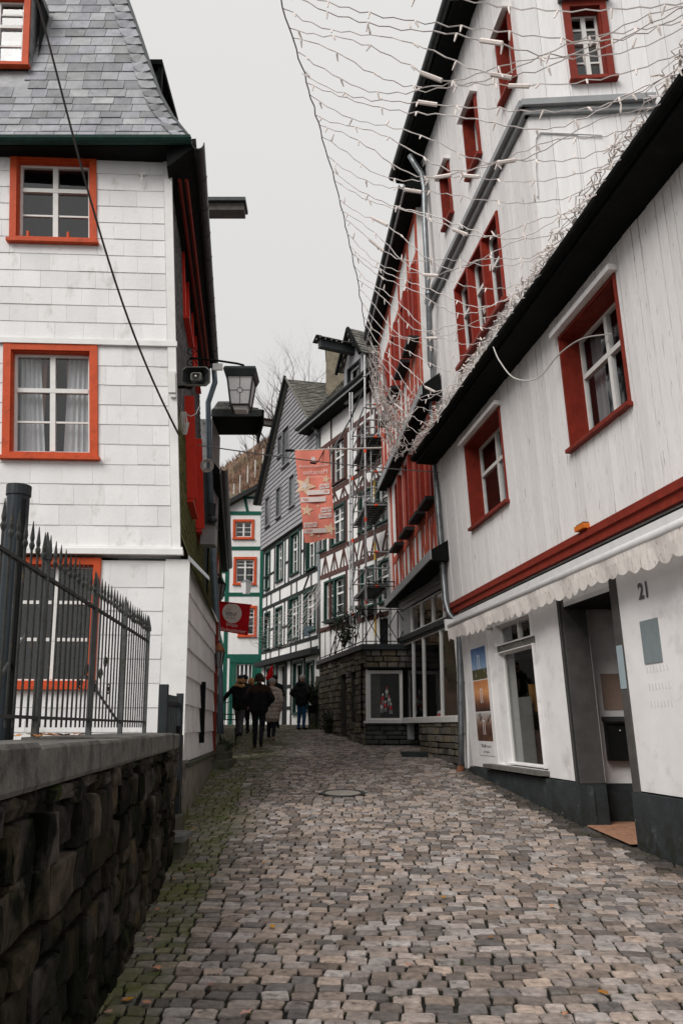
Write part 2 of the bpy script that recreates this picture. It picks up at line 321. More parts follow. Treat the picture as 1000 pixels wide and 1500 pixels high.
# ------------------------------------------------------------------ building helpers
def cells(mb, F, s0, s1, z0, z1, holes, d0, d1):
    xs = sorted({s0, s1, *[min(max(h[i], s0), s1) for h in holes for i in (0, 1)]})
    for a, b in zip(xs, xs[1:]):
        if b - a < 1e-4: continue
        c = (a + b) / 2; iv = [(z0, z1)]
        for h in holes:
            if h[0] < c < h[1]:
                nv = []
                for p, q in iv:
                    if h[3] <= p or h[2] >= q: nv.append((p, q)); continue
                    if h[2] > p: nv.append((p, h[2]))
                    if h[3] < q: nv.append((h[3], q))
                iv = nv
        for p, q in iv: mb.fbox(F, a, b, p, q, d0, d1)
    return mb
def boards(F, parent, s0, s1, z0f, z1f, holes, w, d0, d1, m, name='board'):
    a = s0
    while a < s1 - 1e-3:
        b = min(a + w * U(.85, 1.15), s1)
        if s1 - b < .06: b = s1
        for x0, x1 in _split(a, b, [h for h in holes]):
            c = (x0 + x1) / 2; iv = [(z0f(c), z1f(c))]
            for h in holes:
                if h[0] < c < h[1]:
                    nv = []
                    for p, q in iv:
                        if h[3] <= p or h[2] >= q: nv.append((p, q)); continue
                        if h[2] > p: nv.append((p, h[2]))
                        if h[3] < q: nv.append((h[3], q))
                    iv = nv
            for p, q in iv:
                if q - p < .01: continue
                e = U(0, .012)
                gp_ = .006 if w < .25 else .003; MB().fbox(F, x0 + gp_, x1 - gp_, p, q, d0, d1 + e).build(name, m, parent)
                if x1 - x0 > .09 and R_() < .75:   # cover strip over the joint
                    pass
        a = b
def _split(a, b, holes):
    xs = sorted({a, b, *[h[i] for h in holes for i in (0, 1) if a < h[i] < b]}); return list(zip(xs, xs[1:]))
def tiles(F, parent, s0, s1, z0, z1, rh, tw, holes, m, d=0.0, name='slate_tile', thick=.007, gap=.0012):
    n = max(1, round((z1 - z0) / rh)); rh = (z1 - z0) / n
    for i in range(n):
        za = z0 + i * rh; zb = za + rh; a = s0 - tw * (.5 if i % 2 else 0) - U(0, .1) * tw
        while a < s1:
            b = a + tw * U(.94, 1.06); x0, x1 = max(a, s0), min(b, s1); a = b
            if x1 - x0 < .03: continue
            segs = [(x0, x1, za, zb)]
            for h in holes:
                ns = []
                for (p, q, r, t) in segs:
                    if q <= h[0] or p >= h[1] or t <= h[2] or r >= h[3]: ns.append((p, q, r, t)); continue
                    if p < h[0]: ns.append((p, h[0], r, t))
                    if q > h[1]: ns.append((h[1], q, r, t))
                    pp, qq = max(p, h[0]), min(q, h[1])
                    if r < h[2]: ns.append((pp, qq, r, h[2]))
                    if t > h[3]: ns.append((pp, qq, h[3], t))
                segs = ns
            for (p, q, r, t) in segs:
                if q - p < .02 or t - r < .02: continue
                e = thick * U(.9, 1.35); j = U(-.003, .003)
                P = [F.pt(p + gap, r + j, d), F.pt(q - gap, r + j + U(-.003, .003), d), F.pt(q - gap, t, d), F.pt(p + gap, t, d)]
                Q = [F.pt(p + gap, r + j, d + e * 1.5), F.pt(q - gap, r + j, d + e * 1.5), F.pt(q - gap, t, d + .003), F.pt(p + gap, t, d + .003)]
                mb = MB(); mb.v = P + Q; mb.f = [(3, 2, 1, 0), (4, 5, 6, 7), (0, 1, 5, 4), (1, 2, 6, 5), (2, 3, 7, 6), (3, 0, 4, 7)]; mb.m = [0] * 6
                mb.build(name, m, parent)
def window(F, house, s0, s1, z0, z1, dep=.1, casing='redbright', cw=.1, sash='sash', cols=2, rows=(.62,), bars=0, curtain=None, proud=.035, sill=True, pane='pane', fw=.05, inner='dark', room=.6, single=False, lintel=None, lab=None, bargrid=None):
    """sash > casing (lining the opening), sill, panes, curtains, room behind; the opening itself is left free in the wall"""
    mb = MB(); d1, d0 = -dep, -dep - .05
    ss = lambda a, b, p, q, e=0: mb.fbox(F, a, b, p, q, d0 - e, d1 + e)
    ss(s0, s0 + fw, z0, z1); ss(s1 - fw, s1, z0, z1); ss(s0 + fw, s1 - fw, z0, z0 + fw); ss(s0 + fw, s1 - fw, z1 - fw, z1)
    xs = [s0 + fw] + [s0 + (s1 - s0) * k / cols for k in range(1, cols)] + [s1 - fw]
    zs = [z0 + fw] + [z0 + (z1 - z0) * r for r in rows] + [z1 - fw]
    for x in xs[1:-1]: ss(x - fw * .7, x + fw * .7, z0 + fw, z1 - fw, .006)
    for z in zs[1:-1]: ss(s0 + fw, s1 - fw, z - fw * .6, z + fw * .6, .01)
    glz = []
    for i in range(len(xs) - 1):
        for j in range(len(zs) - 1):
            a = xs[i] + (fw * .7 if i else 0); b = xs[i + 1] - (fw * .7 if i < len(xs) - 2 else 0)
            p = zs[j] + (fw * .6 if j else 0); q = zs[j + 1] - (fw * .6 if j < len(zs) - 2 else 0)
            k = (bargrid[j] if bargrid else bars)
            for t in range(1, k + 1):
                zz = p + (q - p) * t / (k + 1); ss(a, b, zz - .014, zz + .014, -.012)
            for t in range(k + 1): glz.append((a, b, p + (q - p) * t / (k + 1), p + (q - p) * (t + 1) / (k + 1)))
    w = mb.build('window', M[sash], house)
    if lab: w['label'] = lab
    fr = MB()
    if cw > 0:
        fr.fbox(F, s0 - cw, s0, z0 - cw * .6, z1 + cw, -.01, proud); fr.fbox(F, s1, s1 + cw, z0 - cw * .6, z1 + cw, -.01, proud)
        fr.fbox(F, s0, s1, z1, z1 + cw, -.01, proud - .003); fr.fbox(F, s0, s1, z0 - cw * .6, z0, -.01, proud - .003)
    t = .015
    fr.fbox(F, s0, s0 + t, z0, z1, -dep - .06, -.003 if cw else proud); fr.fbox(F, s1 - t, s1, z0, z1, -dep - .06, -.003 if cw else proud)
    fr.fbox(F, s0 + t, s1 - t, z1 - t, z1, -dep - .06, -.003); fr.fbox(F, s0 + t, s1 - t, z0, z0 + t, -dep - .06, -.003)
    fr.build('casing', M[casing], w)
    if sill: MB().fbox(F, s0 - cw - .03, s1 + cw + .03, z0 - cw * .6 - .05, z0 - cw * .6 - .002, -.01, proud + .06).build('sill', M[casing], w)
    if lintel: MB().fbox(F, s0 - cw - .06, s1 + cw + .06, z1 + cw + .003, z1 + cw + .07, 0, proud + .09).build('lintel', M[lintel], w)
    for (a, b, p, q) in glz: MB().quad(*[F.pt(x_, z_, d0 + .02) for x_, z_ in ((a - .004, p - .003), (b + .004, p - .003), (b + .004, q + .003), (a - .004, q + .003))]).build('pane', M[pane], w)
    if curtain:
        for side in (0, 1):
            mb = MB(); wd_ = (s1 - s0) * U(.22, .3); n = 14; a0 = s0 + fw if side == 0 else s1 - fw; sg = 1 if side == 0 else -1
            top = [F.pt(a0 + sg * wd_ * i / n, z1, d0 - .10 + .022 * math.sin(i * 1.9)) for i in range(n + 1)]
            bot = [F.pt(a0 + sg * wd_ * i / n * (1.25 if curtain == 'drape' else 1), z0, d0 - .10 + .03 * math.sin(i * 1.9 + .4)) for i in range(n + 1)]
            for i in range(n): mb.quad(top[i], top[i + 1], bot[i + 1], bot[i])
            mb.build('curtain', M[{'drape': 'curtain', 'grey': 'greycurtain'}.get(curtain, 'curtain')], w, smooth=True)
            if curtain == 'drape':
                mb = MB(); o_ = wd_ * .9
                top = [F.pt(a0 + sg * (o_ + .10 * i / 6), z1, d0 - .16 + .015 * math.sin(i * 2)) for i in range(7)]
                bot = [F.pt(a0 + sg * (o_ * .7 + .12 * i / 6), z0, d0 - .16 + .015 * math.sin(i * 2)) for i in range(7)]
                for i in range(6): mb.quad(top[i], top[i + 1], bot[i + 1], bot[i])
                mb.build('drape', M['drape'], w, smooth=True)
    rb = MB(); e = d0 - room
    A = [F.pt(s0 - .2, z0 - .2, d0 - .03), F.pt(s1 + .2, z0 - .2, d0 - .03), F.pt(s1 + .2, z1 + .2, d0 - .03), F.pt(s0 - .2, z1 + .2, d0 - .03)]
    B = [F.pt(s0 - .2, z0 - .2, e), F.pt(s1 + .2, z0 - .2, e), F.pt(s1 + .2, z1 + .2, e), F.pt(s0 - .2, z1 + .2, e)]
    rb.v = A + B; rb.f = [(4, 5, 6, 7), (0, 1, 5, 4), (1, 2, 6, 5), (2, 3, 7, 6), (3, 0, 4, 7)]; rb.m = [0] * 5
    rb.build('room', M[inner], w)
    return w
def hole(s0, s1, z0, z1): return (s0, s1, z0, z1)
def gutter(mb, p, q, r=.075, out=Vector((-1, 0, 0)), n=7, depth=1.0):
    """half-round channel from p to q, open upwards"""
    p, q = Vector(p), Vector(q); t = (q - p).normalized(); a = out - t * out.dot(t); a.normalize(); up = Vector((0, 0, 1))
    pr = [(math.cos(math.pi * i / n), -math.sin(math.pi * i / n) * depth) for i in range(n + 1)]
    pr2 = [(x * .86, y * .86) for x, y in reversed(pr)]
    ring = [a * x * r + up * y * r for x, y in pr + pr2]
    mb.prism([p + v for v in ring], q - p)
    return mb
def slopeslates(mb, P0, P1, Q0, Q1, rows, tw, thick=.015):
    """courses of slates on the slope P0-P1 (eave) to Q0-Q1 (ridge), joined into mb"""
    nrm = (P1 - P0).cross(Q0 - P0).normalized()
    if nrm.z < 0: nrm = -nrm
    for i in range(rows):
        t0, t1 = i / rows, (i + 1) / rows + .25 / rows; t1 = min(t1, 1)
        a0, a1 = P0.lerp(Q0, t0), P1.lerp(Q1, t0); b0, b1 = P0.lerp(Q0, t1), P1.lerp(Q1, t1)
        L = (a1 - a0).length; n = max(1, round(L / tw)); off = .5 if i % 2 else 0
        ks = [0] + [min(1, max(0, (k + off + U(-.1, .1)) / n)) for k in range(1 if not off else 0, n)] + [1]
        for k0, k1 in zip(ks, ks[1:]):
            if k1 - k0 < 1e-3: continue
            e = thick * U(.7, 1.6); g_ = .006 / L; drop = (a0 - b0).normalized() * U(0, .02)
            A, B, C, D = a0.lerp(a1, k0 + g_) + drop, a0.lerp(a1, k1 - g_) + drop, b0.lerp(b1, k1 - g_), b0.lerp(b1, k0 + g_)
            mb.quad(A + nrm * e * 1.6, B + nrm * e * 1.6, C + nrm * .003, D + nrm * .003)
            mb.quad(A, B, B + nrm * e * 1.6, A + nrm * e * 1.6)
    return mb

# ------------------------------------------------------------------ ground and cobbles
mb = MB()
ys = [-60, -20, -5, 0, 2, 4.4, 6, 8.5, 10, 11.4, 13, 16, 18, 20, 21.6, 24, 26.5, 30, 32, 38, 45, 80, 200, 600]
for a, b in zip(ys, ys[1:]):
    mb.quad(Vector((-300, a, g(a) - .05)), Vector((300, a, g(a) - .05)), Vector((300, b, g(b) - .05)), Vector((-300, b, g(b) - .05)))
ground = mb.build('ground', M['soil'], kind='structure')
def leftedge(y):
    pts = [(0, -.85), (4.72, -1.36), (9.4, -1.88), (11.4, -2.2), (17.2, -2.75), (22, -3.4), (30, -4.4), (42, -5.8)]
    for (a, xa), (b, xb) in zip(pts, pts[1:]):
        if y <= b: return xa + (xb - xa) * (y - a) / (b - a)
    return pts[-1][1]
def rightedge(y):
    pts = [(0, 4.9), (8.89, 3.6), (16.9, 2.45), (21.6, 2.2), (21.7, .8), (27.2, -.55), (31.4, -.8), (38.4, -3.6), (42, -3.7)]
    for (a, xa), (b, xb) in zip(pts, pts[1:]):
        if y <= b: return xa + (xb - xa) * (y - a) / (b - a)
    return pts[-1][1]
stones = []
def stone_geo(cx, cy, w, h, ang, side):
    """corner ring of one cobble: 8 points"""
    ca, sa = math.cos(ang), math.sin(ang); c = .11 * min(w, h); k = []
    hw, hh = w / 2, h / 2
    for x, y in ((-hw + c, -hh), (hw - c, -hh), (hw, -hh + c), (hw, hh - c), (hw - c, hh), (-hw + c, hh), (-hw, hh - c), (-hw, -hh + c)):
        x += U(-.010, .010); y += U(-.010, .010); k.append((cx + x * ca - y * sa, cy + x * sa + y * ca))
    return k
y = 2.9; row = 0
while y < 41:
    dep = .140 + U(-.014, .014)
    xl, xr = leftedge(y) - .1, rightedge(y) + .12
    x = xl + U(-.2, 0); edge = -1.02 - .074 * (y - 4.7)      # kerb line that parts the mossy side strip from the carriageway
    while x < xr:
        side = x < edge
        w = U(.10, .165) if side else U(.115, .205)
        if not side and x < edge + .01: w = .2
        if x < edge < x + w: w = edge - x + U(0, .03); w = max(w, .09)
        cx = x + w / 2
        skew = .055 * (cx - .2) + .05 * math.sin(cx * 1.3 + y * .35) + .03 * math.sin(cx * 3.1 + y)
        cy = y - skew + U(-.012, .012)
        if abs(cx - .02) < .42 and abs(cy - 13.75) < .36 and ((cx - .02) / .40) ** 2 + ((cy - 13.75) / .34) ** 2 < 1: x += w; continue
        gap = .017
        k = stone_geo(cx, cy, w - gap, dep - gap, -.055 + U(-.05, .05) + (.10 if side else 0), side)
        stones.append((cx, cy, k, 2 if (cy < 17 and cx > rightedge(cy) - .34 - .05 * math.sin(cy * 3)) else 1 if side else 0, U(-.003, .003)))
        x += w
    y += dep * (1 if y < 30 else 1.0); row += 1
def stone_into(mb, k, dz):
    n = len(mb.v); cx = sum(p[0] for p in k) / 8; cy = sum(p[1] for p in k) / 8; tx, ty = U(-.035, .035), U(-.04, .04)
    for s, zz in ((1, -.04), (1, -.007), (.965, .0), (.90, .003)):
        for (px, py) in k:
            qx, qy = cx + (px - cx) * s, cy + (py - cy) * s
            mb.v.append(Vector((qx, qy, g(qy) + dz + zz + tx * (px - cx) + ty * (py - cy))))
    for r in range(3):
        for j in range(8): mb.f.append((n + r * 8 + j, n + r * 8 + (j + 1) % 8, n + r * 8 + 8 + (j + 1) % 8, n + r * 8 + 8 + j)); mb.m.append(mb.cm)
    mb.f.append(tuple(n + 24 + j for j in range(8))); mb.m.append(mb.cm)
def inframe(cx, cy):
    P = Vector((cx, cy, g(cy) - CZ)); dp = cy * math.cos(PITCH) + P.z * math.sin(PITCH)
    u = 500 + FPX * cx / dp; v = PPY - FPX * (-cy * math.sin(PITCH) + P.z * math.cos(PITCH)) / dp
    return -10 < u < 1010 and v < 1512
vis = sorted([s for s in stones if inframe(s[0], s[1])], key=lambda s: s[1])
near = set(id(s) for s in vis[:300])
pave = MB()   # the cobbled street itself: thin bed under the stones
for a, b in zip(ys[4:-3], ys[5:-2]):
    pave.quad(Vector((leftedge(a) - .05, a, g(a) - .016)), Vector((rightedge(a) + .05, a, g(a) - .016)), Vector((rightedge(b) + .05, b, g(b) - .016)), Vector((leftedge(b) - .05, b, g(b) - .016)))
street = pave.build('cobbled_street', M['soil'], kind='structure', loc=(0, 10, g(10)))
rest = MB()
for s in stones:
    if id(s) in near:
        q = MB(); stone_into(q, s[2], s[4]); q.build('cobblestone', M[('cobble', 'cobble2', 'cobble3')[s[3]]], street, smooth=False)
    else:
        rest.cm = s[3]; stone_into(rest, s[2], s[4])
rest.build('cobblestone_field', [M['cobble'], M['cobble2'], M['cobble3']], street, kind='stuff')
# manhole
mh = thing('manhole_cover', 'round worn iron manhole cover set in the cobbles mid-street', 'manhole', (.02, 13.75, g(13.75)))
def disc(c, r0, r1, z0, z1, n=28):
    b = MB()
    for i in range(n):
        a0, a1 = 2 * math.pi * i / n, 2 * math.pi * (i + 1) / n
        P = [Vector((c[0] + r * math.cos(a), c[1] + r * math.sin(a) * .9, 0)) for r, a in ((r0, a0), (r1, a0), (r1, a1), (r0, a1))]
        for p in P: p.z = g(p.y)
        b.prism([p + Vector((0, 0, z0)) for p in P], Vector((0, 0, z1 - z0)))
    return b
disc((.02, 13.75), .0, .29, -.02, .012).build('lid', M['manhole'], mh)
disc((.02, 13.75), .30, .36, -.02, .016).build('rim', M['gutter'], mh)
# scattered autumn leaves
for i in range(46):
    yy = 4.8 + 9 * R_() ** 1.6; xx = U(leftedge(yy) + .1, rightedge(yy) - .15) if i % 3 else leftedge(yy) + U(.02, .3)
    a = U(0, 6.28); sz = U(.018, .034); z = g(yy) + .022; q = MB()
    pts = [Vector((xx + math.cos(a + t) * r * sz, yy + math.sin(a + t) * r * sz, z + U(-.002, .01))) for t, r in ((0, 1.4), (.6, .8), (1.2, 1.1), (2.2, .8), (3.1, 1.5), (4, .8), (5, 1.1), (5.7, .7))]
    q.poly(pts).build('fallen_leaf', M['autumn'], loc=(xx, yy, z), label='small dry orange brown leaf lying on the cobbles', cat='leaf', group='fallen leaves on the street')

# ------------------------------------------------------------------ left white house
LF = Fac((-2.08, 11.4), (-8, 11.1), (-.057, 0), 0, 1)
LG = Fac((-2.17, 11.42), (-8, 11.12), (0, 0), 0, 1)
LD = Fac((-2.08, 11.4), (-2.77, 18.0), (-.057, 0), 0, -1)
LE = Fac((-2.17, 11.42), (-2.70, 18.0), (0, 0), 0, -1)
h1 = thing('white_slate_house', 'white tile-hung house with orange-red windows and grey slate mansard roof behind the fence', 'house', (-2.2, 11.4, g(11.4)))
WU = (1.22, 2.32, 8.90, 10.20); WL = (1.23, 2.37, 5.50, 7.07); WG = (1.32, 2.9, 2.22, 3.86)
fw_ = cells(MB(), LF, .0, 5.9, 4.0, 10.62, [hole(*WU), hole(*WL)], -.2, -.002).build('front_wall', M['whitepaint'], h1)
gw_ = cells(MB(), LG, .0, 5.8, .2, 3.93, [hole(*WG)], -.2, -.002).build('ground_floor_wall', M['whitepaint'], h1)
grow = lambda h, c: (h[0] - c, h[1] + c, h[2] - c * .6 - .05, h[3] + c)
tiles(LF, fw_, .10, 3.3, 7.26, 10.56, .275, .42, [grow(WU, .1)], M['tile'])
tiles(LF, fw_, .10, 3.3, 4.13, 7.16, .30, .46, [grow(WL, .11)], M['tile'])
tiles(LG, gw_, .34, 3.6, 1.2, 3.88, .335, .52, [grow(WG, .1)], M['tile'])
MB().fbox(LF, -.03, .09, 4.1, 10.5, -.02, .034).build('corner_board', M['whitepaint'], h1)
MB().fbox(LG, -.02, .32, 1.16, 3.95, -.02, .02).build('corner_board', M['whitepaint'], h1)
MB().fbox(LF, -.05, 5.9, 7.17, 7.25, 0, .05).build('storey_moulding', M['whitepaint'], h1)
MB().fbox(LF, -.07, 5.9, 4.0, 4.08, 0, .10).fbox(LF, -.06, 5.9, 4.08, 4.12, 0, .06).build('storey_moulding', M['whitepaint'], h1)
window(LF, h1, *WU, dep=.10, cw=.1, rows=(.66,), bargrid=(1, 0), curtain=None, inner='room', fw=.055)
window(LF, h1, *WL, dep=.10, cw=.11, rows=(.63,), bargrid=(1, 0), curtain='drape', inner='room', fw=.055)
window(LG, h1, *WG, dep=.10, cw=.1, rows=(.36, .68), bars=0, casing='redbright', inner='dark', cols=3, fw=.04)
for s in (1.55, 2.15): MB().fbox(LF, s, s + .035, 8.915, 9.03, -.09, -.03).build('window_stop', M['redbright'], h1)
MB().tube([LF.pt(.42, 9.98, .01), LF.pt(.42, 9.98, .07), LF.pt(.42, 9.88, .08), LF.pt(.43, 9.80, .06)], .013).fbox(LF, .36, .48, 9.99, 10.03, .01, .05).build('wall_hook', M['sash'], h1)
MB().fbox(LF, -.02, .085, 6.42, 6.75, .036, .1).fbox(LF, -.02, .06, 6.36, 6.41, .036, .08).build('junction_box', M['sash'], h1)
# side wall: hung slates (too small to pick apart), flared skirt, lower boarded storey
cells(MB(), LD, .08, 6.62, 4.1, 10.5, [], -.25, -.03).build('side_wall', M['darkgrey'], h1)
def hung(F, s0, s1, z0, z1, rh, tw, holes, d=0):
    mbb = MB(); n = round((z1 - z0) / rh)
    for i in range(n):
        z = z0 + i * rh; a = s0 - (tw / 2 if i % 2 else 0)
        while a < s1:
            c = a + tw / 2
            if not any(h[0] < c < h[1] and h[2] < z + rh / 2 < h[3] for h in holes):
                p, q = max(a, s0) + .004, min(a + tw, s1) - .004
                if q > p:
                    e = .012 * U(.8, 1.3); za = z + U(0, .012); zb = z - .03; mbb.quad(F.pt(p, za, d + e), F.pt(q, zb, d + e), F.pt(q, z + rh * 1.05, d + .001), F.pt(p, z + rh * 1.05, d + .001)); mbb.quad(F.pt(p, za, d - .03), F.pt(q, zb, d - .03), F.pt(q, zb, d + e), F.pt(p, za, d + e))
            a += tw
    return mbb
SW = [(2.1, 3.0, 8.8, 10.05), (4.3, 5.2, 8.8, 10.05), (1.9, 2.8, 5.4, 7.05), (4.0, 4.9, 5.4, 7.05)]
hung(LD, 0.02, 6.6, 6.5, 10.5, .14, .15, [grow(h, .1) for h in SW]).build('side_slates', M['slateside'], h1, kind='stuff')
hung(LD, 0.02, 6.6, 4.35, 6.5, .14, .15, [grow(h, .1) for h in SW]).build('mossy_side_slates', M['slatemoss'], h1, kind='stuff')
for i, h in enumerate(SW):
    window(LD, h1, *h, dep=.02, cw=.10, casing='redvivid', proud=.05, rows=(.65,), room=.15, fw=.05)
    if i > 1:
        MB().fbox(LD, h[0] - .14, h[0] - .10, h[2] - .05, h[3] + .1, 0, .17).build('shutter', M['redvivid'], h1)
sk = MB(); n = 22
for i in range(n):
    a, b = 6.6 * i / n, 6.6 * (i + 1) / n
    for j in range(4):
        t0, t1 = j / 4, (j + 1) / 4; f = lambda t: (4.42 - .72 * t, .02 + .26 * t * t)
        (za, da), (zb, db) = f(t0), f(t1)
        sk.quad(LD.pt(a + .004, zb, db + .018), LD.pt(b - .004, zb, db + .018), LD.pt(b - .004, za, da), LD.pt(a + .004, za, da))
sk.build('slate_skirt', M['slatemoss'], h1, kind='stuff')
MB().fpoly(LG, [(.0, 4.01), (-.30, 3.70), (-.30, 3.65), (.0, 3.94)], -.06, .06).build('skirt_flashing', M['grey'], h1)
lw = MB().fbox(LE, 0, 6.5, 1.1, 3.9, -.2, -.002).build('lower_side_wall', M['whitepaint'], h1)
tiles(LE, lw, .02, 5.35, 1.14, 3.86, .37, .6, [], M['tile'], name='side_board', thick=.02)
tiles(LE, lw, 5.75, 6.5, 1.14, 3.86, .37, .6, [], M['tile'], name='side_board', thick=.02)
MB().fbox(LE, 5.38, 5.72, 1.12, 3.75, -.02, .06).build('red_door_post', M['red'], h1)
MB().fbox(LE, 2.3, 2.45, 1.35, 2.35, .02, .09).build('wall_slot', M['black'], h1)
MB().fbox(LE, -.04, 6.5, 1.06, 1.12, -.02, .10).build('plinth_ledge', M['stonestep'], h1)
MB().fbox(LE, -.015, 6.5, -.1, 1.06, -.25, .045).fbox(LG, -.05, 5.5, -.1, 1.16, -.25, .055).build('plinth', M['mossplinth'], h1)
# mansard roof: flared profile shared by the front and the side slope
prof = [(275, 203, 11.08), (250, 172, 11.26), (232, 140, 11.42), (218, 100, 11.62), (205, 60, 11.86), (192, 22, 12.12), (180, -12, 12.36), (160, -70, 12.75)]
HIP = [atY(*p) for p in prof]
def prof_at(t):
    k = t * (len(HIP) - 1); i = min(int(k), len(HIP) - 2); return HIP[i].lerp(HIP[i + 1], k - i)
rb = MB()
for a, b in zip(HIP, HIP[1:]):
    rb.quad(Vector((-8, a.y, a.z)), a, b, Vector((-8, b.y, b.z)))
    sa, sb = Vector((a.x - .72, 18.4, a.z)), Vector((b.x - .72, 18.4 - (b.y - 11.08), b.z)); rb.quad(a, sa, sb, b)
rfo = rb.build('roof', M['slateroof'], h1)
nrow = 22
for i in range(nrow):
    t0, t1 = i / nrow, (i + 1.25) / nrow; t1 = min(t1, 1); A = prof_at(t0); B = prof_at(t1); up = (B - A); nr = Vector((0, -(B.z - A.z), B.y - A.y)).normalized()
    x = A.x - .16; first = True; off = U(0, .2)
    # hip slate, rounded lower edge
    q = MB(); w_ = U(.20, .27); e = nr * .03
    dw = U(-.02, .02)
    lo = [A + Vector((.02, 0, -.02)), A + Vector((-w_ * .55, 0, -.05 + dw)), A + Vector((-w_, 0, -.02)), A + Vector((-w_ - .04, 0, .05))]; hi = [Vector((B.x - w_ - .02, B.y, B.z)), B]
    q.v = [p for p in lo + hi] + [p + nr * U(.040, .055) for p in lo] + [p + nr * .008 for p in hi]
    q.f = [(5, 4, 3, 2, 1, 0), (6, 7, 8, 9, 10, 11)] + [(i, (i + 1) % 6, 6 + (i + 1) % 6, 6 + i) for i in range(6)]; q.m = [0] * 8
    q.build('hip_slate', M['slateroof'], rfo)
    x = A.x - w_ + .02
    while x > -5.9:
        w_ = U(.24, .36); x0 = x - w_
        dd = Vector((0, 0, -U(0, .012))); e0 = nr * U(.014, .024)
        P = [Vector((x0 + .004, A.y, A.z)) + dd, Vector((x - .004, A.y, A.z)) + dd, Vector((x - .004 + (B.x - A.x) * .0, B.y, B.z)), Vector((x0 + .004, B.y, B.z))]
        if not (x0 < -5.15 and .30 < t0 < .86):
            q = MB(); q.v = [P[0], P[1], P[2], P[3], P[0] + e0, P[1] + e0, P[2] + nr * .004, P[3] + nr * .004]
            q.f = [(3, 2, 1, 0), (4, 5, 6, 7), (0, 1, 5, 4), (1, 2, 6, 5), (2, 3, 7, 6), (3, 0, 4, 7)]; q.m = [0] * 6
            q.build('roof_slate', M['slateroof'], rfo)
        x = x0
ed = MB()
ed.tube([p + Vector((.03, -.01, 0)) for p in HIP], .035, 6); ed.build('hip_edge', M['gutter'], rfo)
# attic dormer window at the frame's left edge
DF = Fac((-4.98, 11.55), (-7, 11.5), (-.03, 0), 11, 1)
window(DF, h1, .12, 1.0, 12.15, 13.35, dep=.06, cw=.10, casing='redbright', rows=(.6,), bars=1)
MB().fbox(DF, 0, .02, 11.9, 13.7, -.6, 0).fbox(DF, -.1, 1.6, 13.5, 13.62, -.5, .15).build('dormer_cheek', M['slateside'], h1)
# side dormer
da = atY(214, 160, 13.6); db = atY(238, 96, 13.6)
MB().box(da.x - .5, da.x + .18, 13.6, 14.9, da.z - .3, db.z - .1).build('side_dormer', M['gutter'], h1)
MB().box(da.x - .5, db.x + .03, 13.45, 15.0, db.z - .1, db.z).box(db.x - .06, db.x + .02, 13.5, 13.6, da.z + .05, db.z - .1).build('side_dormer_roof', M['black'], h1)
# eaves
ga, gb = atY(-120, 207, 11.0), atY(276, 207, 11.0)
MB().box(-7.9, gb.x + .02, 11.03, 11.5, gb.z - .06, gb.z - .02).build('front_soffit', M['black'], h1)
eg = MB(); gutter(eg, Vector((-7.9, 10.98, gb.z + .03)), Vector((gb.x + .05, 10.98, gb.z + .03)), .09, Vector((0, -1, 0))); eg.build('front_gutter', M['greentrim'], h1)
G0, G1 = atY(290, 208, 11.0), atY(314, 532, 18.6)
G1.z = G0.z + .05
so_ = MB(); so_.v = [LD.pt(-.3, G0.z - .35, -.02), LD.pt(7.2, G0.z - .35, -.02), G1 + Vector((-.03, 0, -.06)), G0 + Vector((-.03, 0, -.06)), LD.pt(-.3, G0.z + .1, -.02), LD.pt(7.2, G0.z + .1, -.02), G1 + Vector((-.03, 0, .06)), G0 + Vector((-.03, 0, .06))]
so_.f = [(3, 2, 1, 0), (4, 5, 6, 7), (0, 1, 5, 4), (1, 2, 6, 5), (2, 3, 7, 6), (3, 0, 4, 7)]; so_.m = [0] * 6
so_.build('side_soffit', M['black'], h1)
for t in (.35, .62): MB().tube([LD.pt(0, G0.z - .33, .40 * t), LD.pt(7.1, G0.z - .33, .36 * t)], .03, 5).build('soffit_moulding', M['red'], h1)
sg = MB(); gutter(sg, G0, G1, .10, Vector((1, 0, 0)), depth=1.25); sgo = sg.build('side_gutter', M['gutter'], h1)
for i in range(1, 10):
    p = G0.lerp(G1, i / 10); q = MB(); gutter(q, p, p + (G1 - G0).normalized() * .03, .107, Vector((1, 0, 0)), depth=1.25); q.build('gutter_joint', M['gutter'], sgo)
MB().box(atY(302, 300, 17.5).x - .6, atY(358, 300, 17.5).x, 17.4, 17.75, atY(340, 311, 17.5).z, atY(340, 301, 17.5).z).build('hoist_beam', M['woodgrey'], h1)
MB().box(atY(302, 300, 17.5).x - .6, atY(359, 300, 17.5).x + .03, 17.3, 17.85, atY(340, 301, 17.5).z, atY(340, 296, 17.5).z).build('hoist_beam_cover', M['gutter'], h1)
PIPE = [G1 + Vector((.0, -.1, -.1)), atY(315, 560, 18.3), atY(305, 590, 18.3), atY(306, 640, 18.2), atY(309, 740, 18.1)]
MB().tube(PIPE, .065, 10).build('downpipe', M['bluepipe'], h1, smooth=True)
MB().tube([atY(309, 738, 18.1), atY(309, 770, 18.1)], [.12, .09], 4).build('pipe_hopper', M['darkgrey'], h1)
MB().tube([atY(310, 770, 18.1), atY(314, 850, 18.0), atY(318, 920, 17.9), atY(322, 1000, 17.8), atY(323, 1075, 17.7)], .075, 10).build('lower_downpipe', M['bluepipe'], h1, smooth=True)

